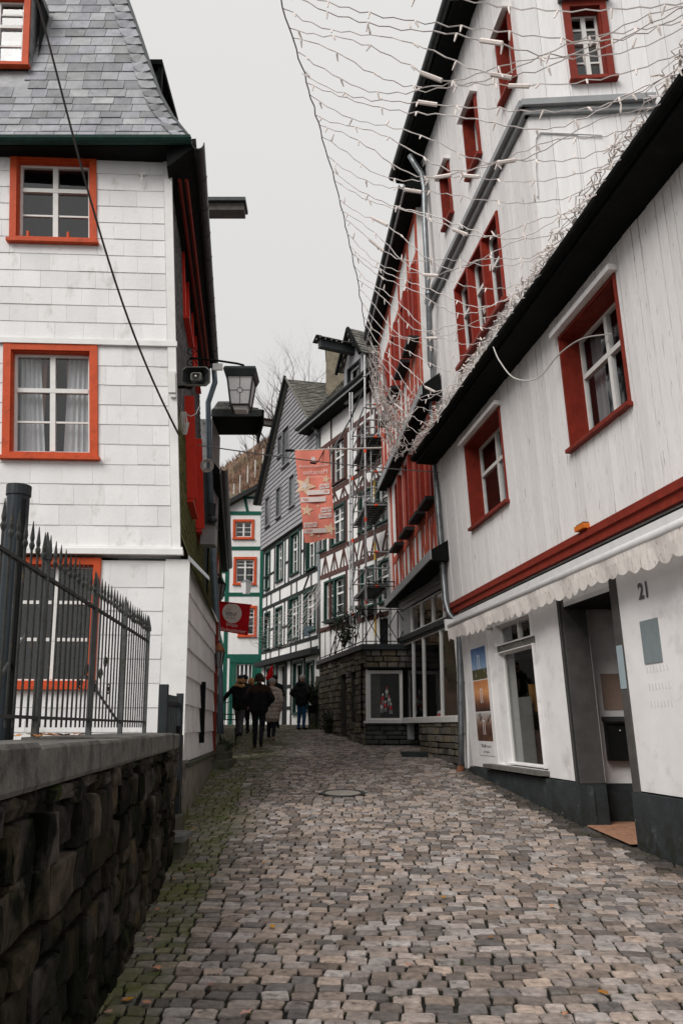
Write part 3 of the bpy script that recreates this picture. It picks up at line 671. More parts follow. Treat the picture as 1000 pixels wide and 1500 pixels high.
# ------------------------------------------------------------------ retaining wall, coping, fence, gate
WF = Fac((-1.05, 2.0), (-1.865, 9.4), (0, 0), 0, -1)
rw = thing('stone_retaining_wall', 'dark mossy rubble retaining wall with thick grey coping at the left foreground', 'wall', (-1.4, 5, g(5)))
MB().fbox(WF, 0, WF.L, -.2, 1.37, -.5, -.03).build('wall_core', M['mortar'], rw)
z = -.05
while z < 1.35:
    hgt = U(.12, .25); hgt = min(hgt, 1.37 - z) if 1.37 - z > .1 else 1.37 - z
    if 1.37 - (z + hgt) < .07: hgt = 1.37 - z
    a = U(-.2, 0)
    while a < WF.L:
        w_ = U(.07, .5) if R_() < .5 else U(.2, .36); b = min(a + w_, WF.L); p = max(a, 0)
        if b - p > .04:
            dz = U(-.035, .035); e = U(.0, .05); c = .009
            pts = [(p + c, z + c + dz), (p + (b - p) * .5, z + c * U(.3, 1.5) + dz), (b - c, z + c + dz + U(-.02, .03)), (b - c * U(.5, 2), z + hgt * .5), (b - c, z + hgt - c + U(-.03, .02)), (p + (b - p) * U(.35, .65), z + hgt - c * U(.2, 2)), (p + c, z + hgt - c + U(-.03, .02)), (p + c * U(.4, 2), z + hgt * .5)]
            q = MB(); cx_ = sum(t[0] for t in pts) / 8; cz_ = sum(t[1] for t in pts) / 8; nb = 8
            q.v = [WF.pt(x_, z_, -.06) for x_, z_ in pts] + [WF.pt(x_, z_, e - .012) for x_, z_ in pts] + [WF.pt(cx_ + (x_ - cx_) * .93, cz_ + (z_ - cz_) * .92, e + U(-.012, .014)) for x_, z_ in pts]
            q.v.append(WF.pt(cx_ + U(-.25, .25) * (b - p), cz_ + U(-.25, .25) * hgt, e + U(-.005, .03)))
            q.f = [(i, (i + 1) % 8, 8 + (i + 1) % 8, 8 + i) for i in range(8)] + [(8 + i, 8 + (i + 1) % 8, 16 + (i + 1) % 8, 16 + i) for i in range(8)] + [(16 + i, 16 + (i + 1) % 8, 24) for i in range(8)]; q.m = [0] * 24
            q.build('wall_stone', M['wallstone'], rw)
        a = b
    z += hgt
a = 0
while a < WF.L:
    b = min(a + U(.9, 1.3), WF.L); j = U(-.012, .012)
    q = MB(); P0 = [(-.62, 1.37), (.035, 1.37), (.045, 1.39), (.045, 1.52 + j), (.03, 1.535 + j), (-.62, 1.535 + j)]
    q.v = [WF.pt(a + .004, z_, d_) for d_, z_ in P0] + [WF.pt(b - .004, z_ + U(-.004, .004), d_ + U(-.004, .004)) for d_, z_ in P0]
    k = 6; q.f = [tuple(range(k)), tuple(range(2 * k - 1, k - 1, -1))] + [(i, k + i, k + (i + 1) % k, (i + 1) % k) for i in range(k)]; q.m = [0] * (k + 2)
    q.build('coping_slab', M['copingm'], rw); a = b
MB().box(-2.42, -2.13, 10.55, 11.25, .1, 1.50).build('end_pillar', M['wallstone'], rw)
MB().prism([Vector((-1.6, 2, 0)), Vector((-2.3, 9.4, 0)), Vector((-2.4, 11.4, 0)), Vector((-9, 11.4, 0)), Vector((-9, 2, 0))], Vector((0, 0, 1.36))).build('yard', M['earth'], kind='structure', loc=(-4, 7, 0))
FF = Fac((-1.683, 2.1), (-2.16, 9.1), (0, 0), 0, -1)
fe = thing('iron_railing', 'weathered wrought iron fence with spear finials standing on the stone coping', 'fence', FF.pt(3, 1.53))
for z_ in (1.66, 2.55):
    MB().fbox(FF, 0, FF.L, z_ - .010, z_ + .010, -.014, .014).build('rail', M['iron'], fe)
s = .06; k = 0
while s < FF.L:
    top = 2.67 + U(-.01, .015); zb = 1.60
    tl = U(-.006, .006)
    b = MB().tube([FF.pt(s, zb), FF.pt(s + tl, top)], .0075, 6).build('bar', M['iron'], fe)
    MB().tube([FF.pt(s + tl, top - .02), FF.pt(s + tl, top + .0), FF.pt(s + tl, top + .012), FF.pt(s + tl, top + .03), FF.pt(s + tl, top + .055), FF.pt(s + tl, top + .16)], [.009, .016, .017, .010, .014, .002], 6).build('finial', M['iron'], b)
    s += .128; k += 1
for s in (1.6, 3.05, 4.45, 5.7, 7.05):
    P = MB().fbox(FF, s - .02, s + .02, 1.535, 2.66, -.02, .02); P.tube([FF.pt(s, 2.66), FF.pt(s, 2.70), FF.pt(s, 2.84)], [.036, .034, .004], 4)
    P.build('post', M['ironpost'], fe)
MB().tube([FF.pt(2.2, 1.70, -.03), FF.pt(4.4, 2.35, -.5)], .014, 6).build('brace', M['iron'], fe)
MB().tube([FF.pt(5.9, 1.6, -.02), FF.pt(5.7, 2.1, -.35)], .012, 6).build('brace', M['iron'], fe)
for i in range(7):
    c = Vector(FF.pt(4.6 + .18 * i, 1.95 + .12 * (i % 3), -.12)); MB().tube([c + Vector((0, .06 * math.cos(t * .5), .06 * math.sin(t * .5))) * (1 - t / 26) for t in range(22)], .007, 4).build('scroll', M['iron'], fe)
mast = thing('steel_post', 'round dark blue-grey steel post with a flat cap behind the iron fence', 'post', (-2.22, 5.4, 1.36))
MB().tube([Vector((-2.2, 5.4, 1.36)), Vector((-2.2, 5.4, 3.16))], .074, 20).build('shaft', M['mast'], mast, smooth=False)
MB().tube([Vector((-2.2, 5.4, 3.155)), Vector((-2.2, 5.4, 3.225))], .082, 20).build('cap', M['darkgrey'], mast)
MB().box(-2.15, -2.13, 5.345, 5.36, 1.4, 3.12).build('slot', M['black'], mast)
for i in range(40):
    s = U(1.4, 5); c = FF.pt(s, 1.545, U(-.2, .12)); a = U(0, 6.3); sz = U(.015, .035)
    MB().poly([c + Vector((math.cos(a + t) * sz * r, math.sin(a + t) * sz * r, U(0, .02))) for t, r in ((0, 1.5), (1, .8), (2, 1), (3.1, 1.5), (4.2, .8), (5.3, 1))]).build('coping_leaf', M['autumn'], loc=c, label='dry reddish brown leaf lying on the wall coping below the iron fence', cat='leaf', group='leaves on the coping')
gt = thing('metal_gate', 'narrow grey metal gate beside the white house corner', 'gate', (-2.0, 9.9, .4))
GFc = Fac((-2.03, 9.55), (-2.04, 10.35), (0, 0), 0, -1)
MB().fbox(GFc, -.05, .03, .45, 2.09, -.07, .03).build('gate_post', M['darkgrey'], gt)
MB().fbox(GFc, .78, .84, .45, 2.02, -.02, .06).build('gate_post', M['darkgrey'], gt)
for i in range(7): MB().fbox(GFc, .07 + .1 * i, .11 + .1 * i, .5, 1.98, -.008, .012).build('gate_bar', M['darkgrey'], gt)
for z_ in (.55, 1.3, 1.86): MB().fbox(GFc, .03, .78, z_, z_ + .04, -.015, .02).build('gate_rail', M['darkgrey'], gt)
MB().fbox(GFc, .62, .74, 1.32, 1.62, .02, .05).build('lock_case', M['black'], gt)
st = thing('gate_steps', 'two worn stone step slabs below the metal gate', 'steps', (-1.9, 9.3, g(9.3)))
MB().box(-2.2, -1.70, 9.15, 9.75, .38, .44).build('tread', M['stepslab'], st)
MB().box(-2.2, -1.74, 9.2, 9.75, 0, .378).build('riser', M['stonestep'], st)
MB().box(-2.2, -1.92, 9.76, 10.4, .0, .56).build('upper_step', M['stonestep'], st)
# overhead cable in front of the house
c0, c1 = atY(38, -60, 9.6), LF.pt(-.05, 5.78, .08)
pts = [c0.lerp(c1, i / 24) + Vector((0, 0, -.75 * math.sin(math.pi * i / 24) * (i / 24) ** .4)) for i in range(25)]
MB().tube(pts, .016, 6).build('overhead_cable', M['cable'], loc=c1, label='thick black cable swinging down across the white facade to its corner', cat='cable')

# ------------------------------------------------------------------ right boarded house with awning
RF = Fac((3.966, 6.0), (2.411, 16.8), (-.06, 0), .5, 1)
h2 = thing('white_boarded_house', 'white peeling board-clad house with deep red window reveals and scalloped awning at the right', 'house', (3.4, 10, g(10)))
RW1 = (2.80, 4.42, 5.22, 6.80); RW2 = (6.86, 8.83, 5.22, 6.80)
EAVE = 7.12
bw = cells(MB(), RF, -3.6, 10.85, 3.9, EAVE, [RW1, RW2], -.3, -.035).build('upper_wall', M['black'], h2)
boards(RF, bw, -3.6, 10.85, lambda c: 4.08, lambda c: EAVE, [RW1, RW2], .175, -.034, .0, M['board'])
for i, w_ in enumerate((RW1, RW2)):
    window(RF, h2, w_[0] + .04, w_[1] - .04, w_[2] + .03, w_[3] - .03, dep=.24, casing='red', cw=.045, proud=.03, rows=(.63,), bargrid=(0, 0), cols=2, curtain='grey' if i == 0 else None, lintel='board', fw=.055, room=.7)
# storey beam in three mouldings
MB().fbox(RF, -3.6, 10.92, 3.86, 3.97, -.1, .05).fbox(RF, -3.6, 10.93, 3.97, 4.03, -.1, .085).fbox(RF, -3.6, 10.92, 4.03, 4.09, -.1, .04).build('storey_beam', M['red'], h2)
# ground floor
DOOR = (3.85, 5.28, .2, 3.24); SHOP = (6.42, 8.66, .98, 3.33)
gwall = cells(MB(), RF, -3.6, 10.2, .88, 3.86, [DOOR, SHOP], -.35, -.02).build('ground_floor_wall', M['plaster'], h2)
MB().fbox(RF, 10.2, 10.85, .7, 3.86, -.35, -.06).build('end_pier', M['plaster'], h2)
pl = MB(); cells(pl, RF, -3.6, 10.3, -.1, .86, [DOOR], -.35, .03); pl.build('plinth', M['plinth'], h2)
for a in (DOOR[1] - .006, DOOR[0] - .144): MB().fbox(RF, a, a + .15, .864, 3.5, -.34, .005).build('door_surround', M['trimgrey'], h2)
# recessed entrance
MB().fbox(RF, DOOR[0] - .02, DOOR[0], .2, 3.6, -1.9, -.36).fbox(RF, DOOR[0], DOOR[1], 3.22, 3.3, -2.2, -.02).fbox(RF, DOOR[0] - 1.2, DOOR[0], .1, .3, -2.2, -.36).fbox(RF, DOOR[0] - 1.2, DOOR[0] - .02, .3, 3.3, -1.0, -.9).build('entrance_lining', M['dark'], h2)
MB().fbox(RF, -3.6, 10.8, .1, 7.0, -5, -2.3).fbox(RF, -3.6, 10.8, 3.31, 3.85, -2.29, -.36).build('core_light_block', M['dark'], h2)  # unseen dark mass added behind the facade to keep sky light out
e5 = RF.pt(DOOR[1] + .01, 0.5, -.02)
REC = Fac((e5.x + .05, e5.y + .42), (e5.x + 2.2, e5.y + .32), (-.06, 0), .5, -1)
POST = Fac((e5.x, e5.y + .02), (e5.x + 1.7, e5.y - .06), (-.06, 0), .5, -1)
zt = .84
MB().fbox(REC, .0, 2.1, zt, 3.4, -.1, 0).build('entrance_wall', M['plaster'], h2)
MB().fbox(REC, -.04, 2.1, .1, zt, -.1, .012).build('entrance_plinth', M['plinth'], h2)
pw = POST.px(858, 1060)[0]
MB().fbox(POST, -.04, pw, zt, 3.4, -.40, .008).build('entrance_post', M['timberblack'], h2)
MB().fbox(POST, -.04, pw - .004, .1, zt - .002, -.40, .02).build('entrance_post_plinth', M['plinth'], h2)
pa, pb = REC.px(878, 987), REC.px(912, 1040)
MB().fbox(REC, pa[0], pb[0], pb[1], pa[1], .002, .010).build('notice_panel', M['slabpink'], h2)
MB().fbox(RF, 3.9, 5.2, .2, 3.24, -1.97, -1.9).build('front_door', M['timberbrown'], h2)
mat_ = MB().quad(RF.pt(3.88, g(9.9) + .045, -.9), RF.pt(3.88, g(9.8) + .045, .10), RF.pt(5.2, g(11.0) + .03, .02), RF.pt(6.4, g(11.2) + .045, -.9))
mat_.build('entrance_floor', M['cobbletread'], h2)
ma, mz = REC.px(882, 1056), REC.px(927, 1114); m0, m1, mt, mlo = ma[0], mz[0], ma[1], mz[1]
mbx = thing('black_mailbox', 'black wall mailbox with sloping lid in the recessed entrance', 'mailbox', REC.pt((m0 + m1) / 2, mlo))
MB().fpoly(REC, [(m0, mlo), (m1, mlo), (m1, mt), (m0, mt)], .002, .15).build('box', M['mailblack'], mbx)
q = MB(); q.v = [REC.pt(m0 - .015, mt, .0), REC.pt(m1 + .015, mt, .0), REC.pt(m1 + .015, mt - .04, .18), REC.pt(m0 - .015, mt - .04, .18), REC.pt(m0 - .015, mt + .06, .0), REC.pt(m1 + .015, mt + .06, .0), REC.pt(m1 + .015, mt - .01, .185), REC.pt(m0 - .015, mt - .01, .185)]
q.f = [(3, 2, 1, 0), (4, 5, 6, 7), (0, 1, 5, 4), (1, 2, 6, 5), (2, 3, 7, 6), (3, 0, 4, 7)]; q.m = [0] * 6; q.build('lid', M['mailblack'], mbx)
MB().tube([REC.pt((m0 + m1) / 2, mt - .13, .15), REC.pt((m0 + m1) / 2, mt - .13, .162)], .010, 8).build('lock', M['sash'], mbx)
# display window with transom
SW1 = 8.14
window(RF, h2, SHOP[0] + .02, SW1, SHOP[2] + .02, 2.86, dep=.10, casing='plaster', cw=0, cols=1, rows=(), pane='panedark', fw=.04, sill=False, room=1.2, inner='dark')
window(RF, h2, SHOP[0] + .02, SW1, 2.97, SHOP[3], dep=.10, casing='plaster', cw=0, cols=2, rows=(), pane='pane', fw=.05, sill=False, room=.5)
MB().fbox(RF, SHOP[0] + .02, SW1 + .05, 2.86, 2.97, -.18, -.03).build('transom_beam', M['copingm'], h2)
jb = [RF.pt(SW1, .98, -.16), RF.pt(8.70, .98, -.022), RF.pt(8.70, .98, -.3), RF.pt(SW1, .98, -.3)]
MB().prism(jb, RF.pt(SW1, 3.33, 0) - RF.pt(SW1, .98, 0)).build('window_jamb', M['plaster'], h2)
MB().fbox(RF, SHOP[0] - .04, 9.05, .90, .965, -.16, .14).build('window_ledge', M['woodgrey'], h2)
for i in range(9):   # goods behind the display glass, coloured amber in place of warm reflections
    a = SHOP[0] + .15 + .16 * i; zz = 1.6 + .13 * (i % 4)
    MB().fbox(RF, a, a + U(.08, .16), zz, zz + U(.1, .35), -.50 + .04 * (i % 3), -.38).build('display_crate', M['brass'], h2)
MB().fbox(RF, SHOP[0] + .05, SW1 - .1, 1.0, 1.55, -.9, -.32).build('display_bench', M['timberbrown'], h2)
MB().fbox(RF, SW1 - .6, SW1 - .06, 1.0, 2.1, -.30, -.27).build('display_screen', M['greycurtain'], h2)
# number, bare panels, fixing marks
nb = MB(); ex = -RF.u; ey = Vector((-.06, 0, 1)).normalized()
textmesh(nb, '21', .25, RF.pt(3.09, 3.03, -.012), ex, ey, bold=.008); nb.build('house_number', M['signdark'], h2)
MB().fbox(RF, 2.88, 3.26, 2.30, 2.78, -.018, -.008).build('blank_panel', M['slab'], h2)
MB().fbox(RF, 3.70, 3.84, 2.05, 2.56, .006, .013).build('blank_panel', M['slabblue'], h2)
fm = MB()
for i in range(3):
    for j in range(7): fm.fbox(RF, 2.80 + j * .07, 2.82 + j * .07, 2.2 - i * .19, 2.27 - i * .19, -.0195, -.0155)
fm.build('fixing_marks', mat('glue_mark', (.64, .63, .63), .9, 0, (9, .1), None), h2, kind='stuff')
po = thing('photo_poster', 'tall poster of three landscape photographs on the pier by the awning end', 'poster', RF.pt(9.4, 1.2, .0))
def poster_mat(name, top, mid, bot, spots):
    m = bpy.data.materials.new(name); m.use_nodes = True; t = m.node_tree; N = t.nodes; L = t.links; b = N['Principled BSDF']; b.inputs['Roughness'].default_value = .4
    tcn = N.new('ShaderNodeTexCoord'); sp = N.new('ShaderNodeSeparateXYZ'); L.new(tcn.outputs['Generated'], sp.inputs[0])
    nn = N.new('ShaderNodeTexNoise'); nn.inputs['Scale'].default_value = spots[1]; nn.inputs['Detail'].default_value = 6; L.new(tcn.outputs['Generated'], nn.inputs['Vector'])
    ad = N.new('ShaderNodeMath'); ad.operation = 'MULTIPLY_ADD'; ad.inputs[1].default_value = spots[2]; L.new(nn.outputs['Fac'], ad.inputs[0]); L.new(sp.outputs['Z'], ad.inputs[2])
    sub = N.new('ShaderNodeMath'); sub.operation = 'SUBTRACT'; sub.inputs[1].default_value = spots[2] * .5; L.new(ad.outputs[0], sub.inputs[0])
    r = N.new('ShaderNodeValToRGB'); e = r.color_ramp.elements; e[0].position = 0.0; e[0].color = (*bot, 1); e[1].position = 1.0; e[1].color = (*top, 1)
    for p_, c_ in mid: x = e.new(p_); x.color = (*c_, 1)
    L.new(sub.outputs[0], r.inputs[0]); out = r.outputs[0]
    n2 = N.new('ShaderNodeTexNoise'); n2.inputs['Scale'].default_value = 3.2; n2.inputs['Detail'].default_value = 5; L.new(tcn.outputs['Generated'], n2.inputs['Vector'])
    mr_ = N.new('ShaderNodeMapRange'); mr_.inputs['From Min'].default_value = spots[3]; mr_.inputs['From Max'].default_value = spots[3] + .1; L.new(n2.outputs['Fac'], mr_.inputs['Value'])
    mm = N.new('ShaderNodeMix'); mm.data_type = 'RGBA'; L.new(mr_.outputs[0], mm.inputs['Factor']); L.new(out, mm.inputs['A']); mm.inputs['B'].default_value = (*spots[0], 1)
    L.new(mm.outputs['Result'], b.inputs['Base Color']); return m
PA, PB = 8.78, 9.66
MB().fbox(RF, PA, PB, 1.10, 3.06, -.017, -.010).build('poster_sheet', M['paper'], po)
pm = [poster_mat('sky_photo', (.02, .10, .32), [(.34, (.25, .38, .55)), (.30, (.06, .06, .02))], (.09, .08, .03), ((.7, .72, .76), 3, .08, .60)),
      poster_mat('sunset_photo', (.55, .20, .07), [(.62, (.75, .35, .15)), (.25, (.16, .06, .035))], (.03, .015, .012), ((.05, .02, .015), 4, .3, .62)),
      poster_mat('forest_photo', (.5, .48, .46), [(.66, (.28, .17, .12)), (.4, (.09, .035, .02))], (.12, .05, .025), ((.02, .014, .012), 7, .6, .52))]
for i, (a, b) in enumerate(((2.47, 3.05), (1.89, 2.45), (1.36, 1.87))):
    MB().fbox(RF, PA + .01, PB - .01, a, b, -.009, -.006).build('photo_print', pm[i], po)
tx = MB(); textmesh(tx, 'TRAUM', .085, RF.pt(9.36, 1.24, -.008), ex, ey, bold=.002); textmesh(tx, 'motive', .085, RF.pt(9.06, 1.24, -.008), ex, ey); textmesh(tx, 'Die Fotogalerie', .055, RF.pt(9.22, 1.15, -.008), ex, ey)
tx.build('caption', M['signdark'], po)
tx = MB()
for zz, w_ in ((2.78, .10), (2.17, .11), (1.60, .10)):
    tx.fbox(RF, 9.16, 9.18, zz - .13, zz + .13, -.005, -.003).fbox(RF, 9.26, 9.28, zz - .13, zz + .13, -.005, -.003).fbox(RF, 9.18, 9.26, zz + .11, zz + .13, -.005, -.003)
tx.build('photo_mark', M['paper'], po)
# awning: cassette, front bar and scalloped valance
aw = thing('shop_awning', 'rolled cream awning with scalloped checked valance over the shop entrance', 'awning', RF.pt(5, 3.5, .2))
MB().fbox(RF, -3.6, 9.85, 3.60, 3.70, .02, .22).build('cassette', M['awnbar'], aw)
MB().fbox(RF, -3.6, 9.85, 3.705, 3.80, .0, .06).build('cloth_roll', M['black'], aw)
MB().tube([RF.pt(-3.6, 3.52, .30), RF.pt(9.9, 3.52, .30)], .055, 12).build('front_bar', M['awnbar'], aw, smooth=True)
q = MB(); n = 800; prev = None
for i in range(n + 1):
    s_ = -3.6 + 13.5 * i / n; ph = s_ / .27 + .25 * math.sin(s_ * 1.7)
    zb = 3.285 - (.055 + .018 * math.sin(s_ * 3.1 + 1)) * abs(math.sin(math.pi * ph)) ** .7 + .012 * math.sin(s_ * 2.1) + .008 * math.sin(s_ * 7)
    sw = .30 + .018 * math.sin(s_ * 5.3) + .01 * math.sin(s_ * 11)
    cur = [RF.pt(s_, 3.49, .335), RF.pt(s_, 3.40, .325 + (sw - .30) * .5), RF.pt(s_, zb, sw)]
    if prev:
        for a, b in zip(range(2), range(1, 3)): q.quad(prev[a], cur[a], cur[b], prev[b])
    prev = cur
val = q.build('valance', M['awning'], aw, smooth=True)
MB().fbox(RF, 9.86, 9.93, 3.44, 3.66, .0, .38).build('end_cap', M['awnbar'], aw)
ab = thing('amber_lamp', 'small amber marker lamp above the red storey beam', 'lamp', RF.pt(4.28, 4.12, .05))
MB().fbox(RF, 4.16, 4.42, 4.095, 4.16, -.01, .10).build('housing', M['amber'], ab)
MB().fbox(RF, 4.18, 4.40, 4.16, 4.18, .0, .08).build('lamp_cap', M['timberbrown'], ab)
# eaves, gutter and low roof
OV = .42
q = MB(); q.v = [RF.pt(-3.6, EAVE, -.3), RF.pt(10.95, EAVE, -.3), RF.pt(10.95, EAVE + .02, OV), RF.pt(-3.6, EAVE + .02, OV), RF.pt(-3.6, EAVE + .35, -.3), RF.pt(10.95, EAVE + .35, -.3), RF.pt(10.95, EAVE + .16, OV), RF.pt(-3.6, EAVE + .16, OV)]
q.f = [(3, 2, 1, 0), (4, 5, 6, 7), (0, 1, 5, 4), (1, 2, 6, 5), (2, 3, 7, 6), (3, 0, 4, 7)]; q.m = [0] * 6; q.build('soffit', M['black'], h2)
e0, e1 = RF.pt(-3.6, EAVE + .16, OV + .03), RF.pt(11.0, EAVE + .16, OV + .03)
q = MB(); gutter(q, e0, e1, .085, RF.n); q.build('eaves_gutter', M['black'], h2)
rp = MB(); slopeslates(rp, RF.pt(-3.6, EAVE + .19, OV), RF.pt(10.95, EAVE + .19, OV), RF.pt(-3.6, EAVE + .95, -1.6), RF.pt(10.95, EAVE + .95, -1.6), 8, .24); rp.build('low_roof', M['slateold'], h2, kind='stuff')
for i in range(14):   # snow guard boards standing on the low roof
    s_ = .3 + .42 * i; MB().fbox(RF, s_, s_ + .07, EAVE + .25, EAVE + .62 + U(0, .1), .15, .20).build('snow_guard', M['woodgrey'], h2)
MB().fbox(RF, .1, 6.3, EAVE + .50, EAVE + .56, .11, .147).build('snow_guard_rail', M['woodgrey'], h2)
# loose white cable below the gutter
pts = [RF.pt(5.6, EAVE + .1, .5), RF.pt(5.35, EAVE - .25, .52), RF.pt(5.1, EAVE - .62, .42), RF.pt(4.7, EAVE - .78, .25), RF.pt(4.3, EAVE - .62, .1), RF.pt(3.9, EAVE - .58, -.05), RF.pt(3.4, EAVE - .75, -.2)]
def smooth_line(P, n=8):
    out = []
    for i in range(len(P) - 1):
        p0, p1, p2, p3 = P[max(i - 1, 0)], P[i], P[i + 1], P[min(i + 2, len(P) - 1)]
        for k in range(n):
            t = k / n; out.append(.5 * ((2 * p1) + (p2 - p0) * t + (2 * p0 - 5 * p1 + 4 * p2 - p3) * t * t + (3 * p1 - p0 - 3 * p2 + p3) * t ** 3))
    return out + [P[-1]]
MB().tube(smooth_line(pts), .010, 6).build('loose_cable', M['wire'], loc=RF.pt(4.7, EAVE - .7, .2), label='loose white cable looping from the gutter to the big red window', cat='cable')
# downpipe at the far end of the house
dp = thing('zinc_downpipe', 'long zinc downpipe running down between the boarded house and the timbered shop', 'downpipe', RF.pt(10.7, .8, .1))
PT = [(600, 228), (607, 240), (617, 255), (621, 275), (622, 330), (627, 430), (630, 540), (634, 640), (641, 740), (648, 830), (652, 880), (657, 898), (668, 912), (672, 925), (674, 1000), (675, 1075), (675, 1128)]
PTS = [atY(x, y_, 16.3 if i < 6 else 17.0 if i < 8 else 16.6 if i < 11 else 16.3) for i, (x, y_) in enumerate(PT)]
MB().tube(PTS, .062, 12).build('pipe', M['zinc'], dp, smooth=True)
for i in (5, 7, 9, 14, 15): MB().tube([PTS[i] - Vector((0, 0, .025)), PTS[i] + Vector((0, 0, .025))], .074, 12).build('pipe_collar', M['zinc'], dp)
MB().tube([PTS[-1] + Vector((0, 0, .05)), PTS[-1] + Vector((-.05, -.08, -.06)), PTS[-1] + Vector((-.12, -.2, -.10))], .07, 10).build('outlet', M['copper'], dp, smooth=True)
cp = [atY(681, 930, 16.1), atY(683, 1000, 16.1), atY(686, 1125, 16.1)]
MB().tube(cp, .025, 8).build('conduit', M['sash'], dp)

# ------------------------------------------------------------------ tall boarded house behind
TF = Fac((3.966 + .25, 6.0), (2.411 + .25, 16.8), (-.06, 0), .5, 1)
TC, TE = 5.2, 11.25
h3 = thing('tall_boarded_house', 'tall pale boarded house with narrow red windows rising behind the low gutter', 'house', TF.pt(TC, g(12)))
TW = [(5.42, 6.02, 11.75, 12.92), (7.2, 7.92, 11.75, 12.92), (9.0, 9.6, 11.80, 12.92)]; TB = (6.75, 9.35, 8.68, 10.28)
tw_ = cells(MB(), TF, TC, TE, 7.0, 14.6, TW + [TB], -.3, -.035).build('street_wall', M['black'], h3)
boards(TF, tw_, TC, TE, lambda c: 7.3, lambda c: 10.80, TW + [TB], .19, -.034, .0, M['board'])
boards(TF, tw_, TC, TE, lambda c: 11.02, lambda c: 14.6, TW + [TB], .19, -.034, .0, M['board'])
for w_ in TW: window(TF, h3, w_[0] + .04, w_[1] - .04, w_[2] + .03, w_[3] - .03, dep=.16, casing='red', cw=.05, rows=(), cols=1, fw=.05, room=.4, lintel='board', proud=.05)
for k in range(3):
    a = TB[0] + k * .867; window(TF, h3, a + .05, a + .82, TB[2] + .03, TB[3] - .03, dep=.10, casing='redmid', cw=.05, rows=(.62,), cols=1, fw=.05, room=.4, curtain='grey', sill=False, proud=.04)
MB().fbox(TF, TB[0] - .1, TB[1] + .1, TB[2] - .10, TB[2] - .025, -.01, .12).build('long_sill', M['red'], h3)
# front (gable) wall of the tall house, towards the camera
c0 = TF.pt(TC, 0); GFt = Fac((c0.x, c0.y), (c0.x + 5.2, c0.y - .35), (-.06, 0), .0, -1)
gx = lambda px_, py_: GFt.px(px_, py_)
wa, wb = gx(822, 8), gx(900, 118)
TG = (wa[0], wb[0], wb[1], wa[1]); TG = (min(TG[0], TG[1]), max(TG[0], TG[1]), TG[2], TG[3])
fw3 = cells(MB(), GFt, 0, 5.2, 7.2, 15.2, [TG], -.3, -.035).build('front_wall', M['black'], h3)
boards(GFt, fw3, 0.0, 5.2, lambda c: 7.3, lambda c: 15.2, [TG], .32, -.034, .0, M['board2'])
window(GFt, h3, TG[0] + .1, TG[1] - .1, TG[2] + .08, TG[3] - .08, dep=.13, casing='red', cw=.10, rows=(.6,), bars=1, cols=2, fw=.05, room=.4, lintel='woodgrey', proud=.06)
# cornice band round the corner
zc = 10.82
MB().fbox(TF, TC - .05, TE, zc, zc + .10, -.02, .08).fbox(TF, TC - .1, TE, zc + .10, zc + .20, -.02, .16).build('cornice', M['grey'], h3)
MB().fbox(GFt, -.05, 1.9, zc, zc + .10, -.02, .08).fbox(GFt, -.1, 1.9, zc + .10, zc + .20, -.02, .16).build('cornice', M['grey'], h3)
pc = [gx(783, 250), gx(783, 205), gx(790, 196), gx(880, 200)]
MB().tube([GFt.pt(s_, z_, .03) for s_, z_ in [gx(786, 290)] + pc], .014, 6).build('front_conduit', M['board2'], h3)
# eaves
q = MB(); z0 = 14.35
q.v = [TF.pt(TC - .3, z0, -.3), TF.pt(TE + .5, z0, -.3), TF.pt(TE + .5, z0 + .02, .42), TF.pt(TC - .3, z0 + .02, .42), TF.pt(TC - .3, z0 + .5, -.3), TF.pt(TE + .5, z0 + .5, -.3), TF.pt(TE + .5, z0 + .2, .42), TF.pt(TC - .3, z0 + .2, .42)]
q.f = [(3, 2, 1, 0), (4, 5, 6, 7), (0, 1, 5, 4), (1, 2, 6, 5), (2, 3, 7, 6), (3, 0, 4, 7)]; q.m = [0] * 6; q.build('soffit', M['black'], h3)
q = MB(); gutter(q, TF.pt(TC - .4, z0 + .2, .48), TF.pt(TE + .55, z0 + .2, .48), .10, TF.n); q.build('eaves_gutter', M['gutter'], h3)
rp = MB(); slopeslates(rp, TF.pt(TC - .3, z0 + .23, .42), TF.pt(TE + .5, z0 + .23, .42), TF.pt(TC - .3, z0 + 3.2, -2.6), TF.pt(TE + .5, z0 + 3.2, -2.6), 16, .25); rp.build('roof', M['slateold'], h3, kind='stuff')
MB().fbox(TF, TE - .02, TE, 7.2, 14.6, -5, -.05).build('end_wall', M['board2'], h3)

# ------------------------------------------------------------------ red timbered house with shop front
HF = Fac((2.05, 16.95), (1.5, 23.5), (-.025, 0), 7, 1)
SF = Fac((2.41, 16.9), (1.6, 21.65), (0, 0), 0, 1)
h4 = thing('red_timbered_house', 'narrow house with red timber framing and red windows above a glazed shop front', 'house', (2, 19, g(19)))
def timber(F, parent, p, q, w, m, d=.0):
    MB().fbar(F, p, q, w, -.04, .022 + d + U(0, .004)).build('timber', M[m], parent)
def infill(F, parent, s0, s1, z0, z1, holes, m='infill'):
    return cells(MB(), F, s0, s1, z0, z1, holes, -.2, 0).build('wall_panel', M[m], parent)
RS = [(.25, .95), (1.45, 2.2), (3.0, 3.8), (4.7, 5.5)]
H2W = [(a, b, 6.55, 8.35) for a, b in RS]; H3W = [(a + .1, b + .1, 10.3, 12.0) for a, b in RS]
wl = infill(HF, h4, 0, 6.62, 5.2, 8.9, H2W); wu = infill(Fac((1.85, 16.95), (1.30, 23.5), (-.025, 0), 7, 1), h4, -.02, 6.62, 8.95, 13.4, H3W)
HU = Fac((1.85, 16.95), (1.30, 23.5), (-.025, 0), 7, 1)
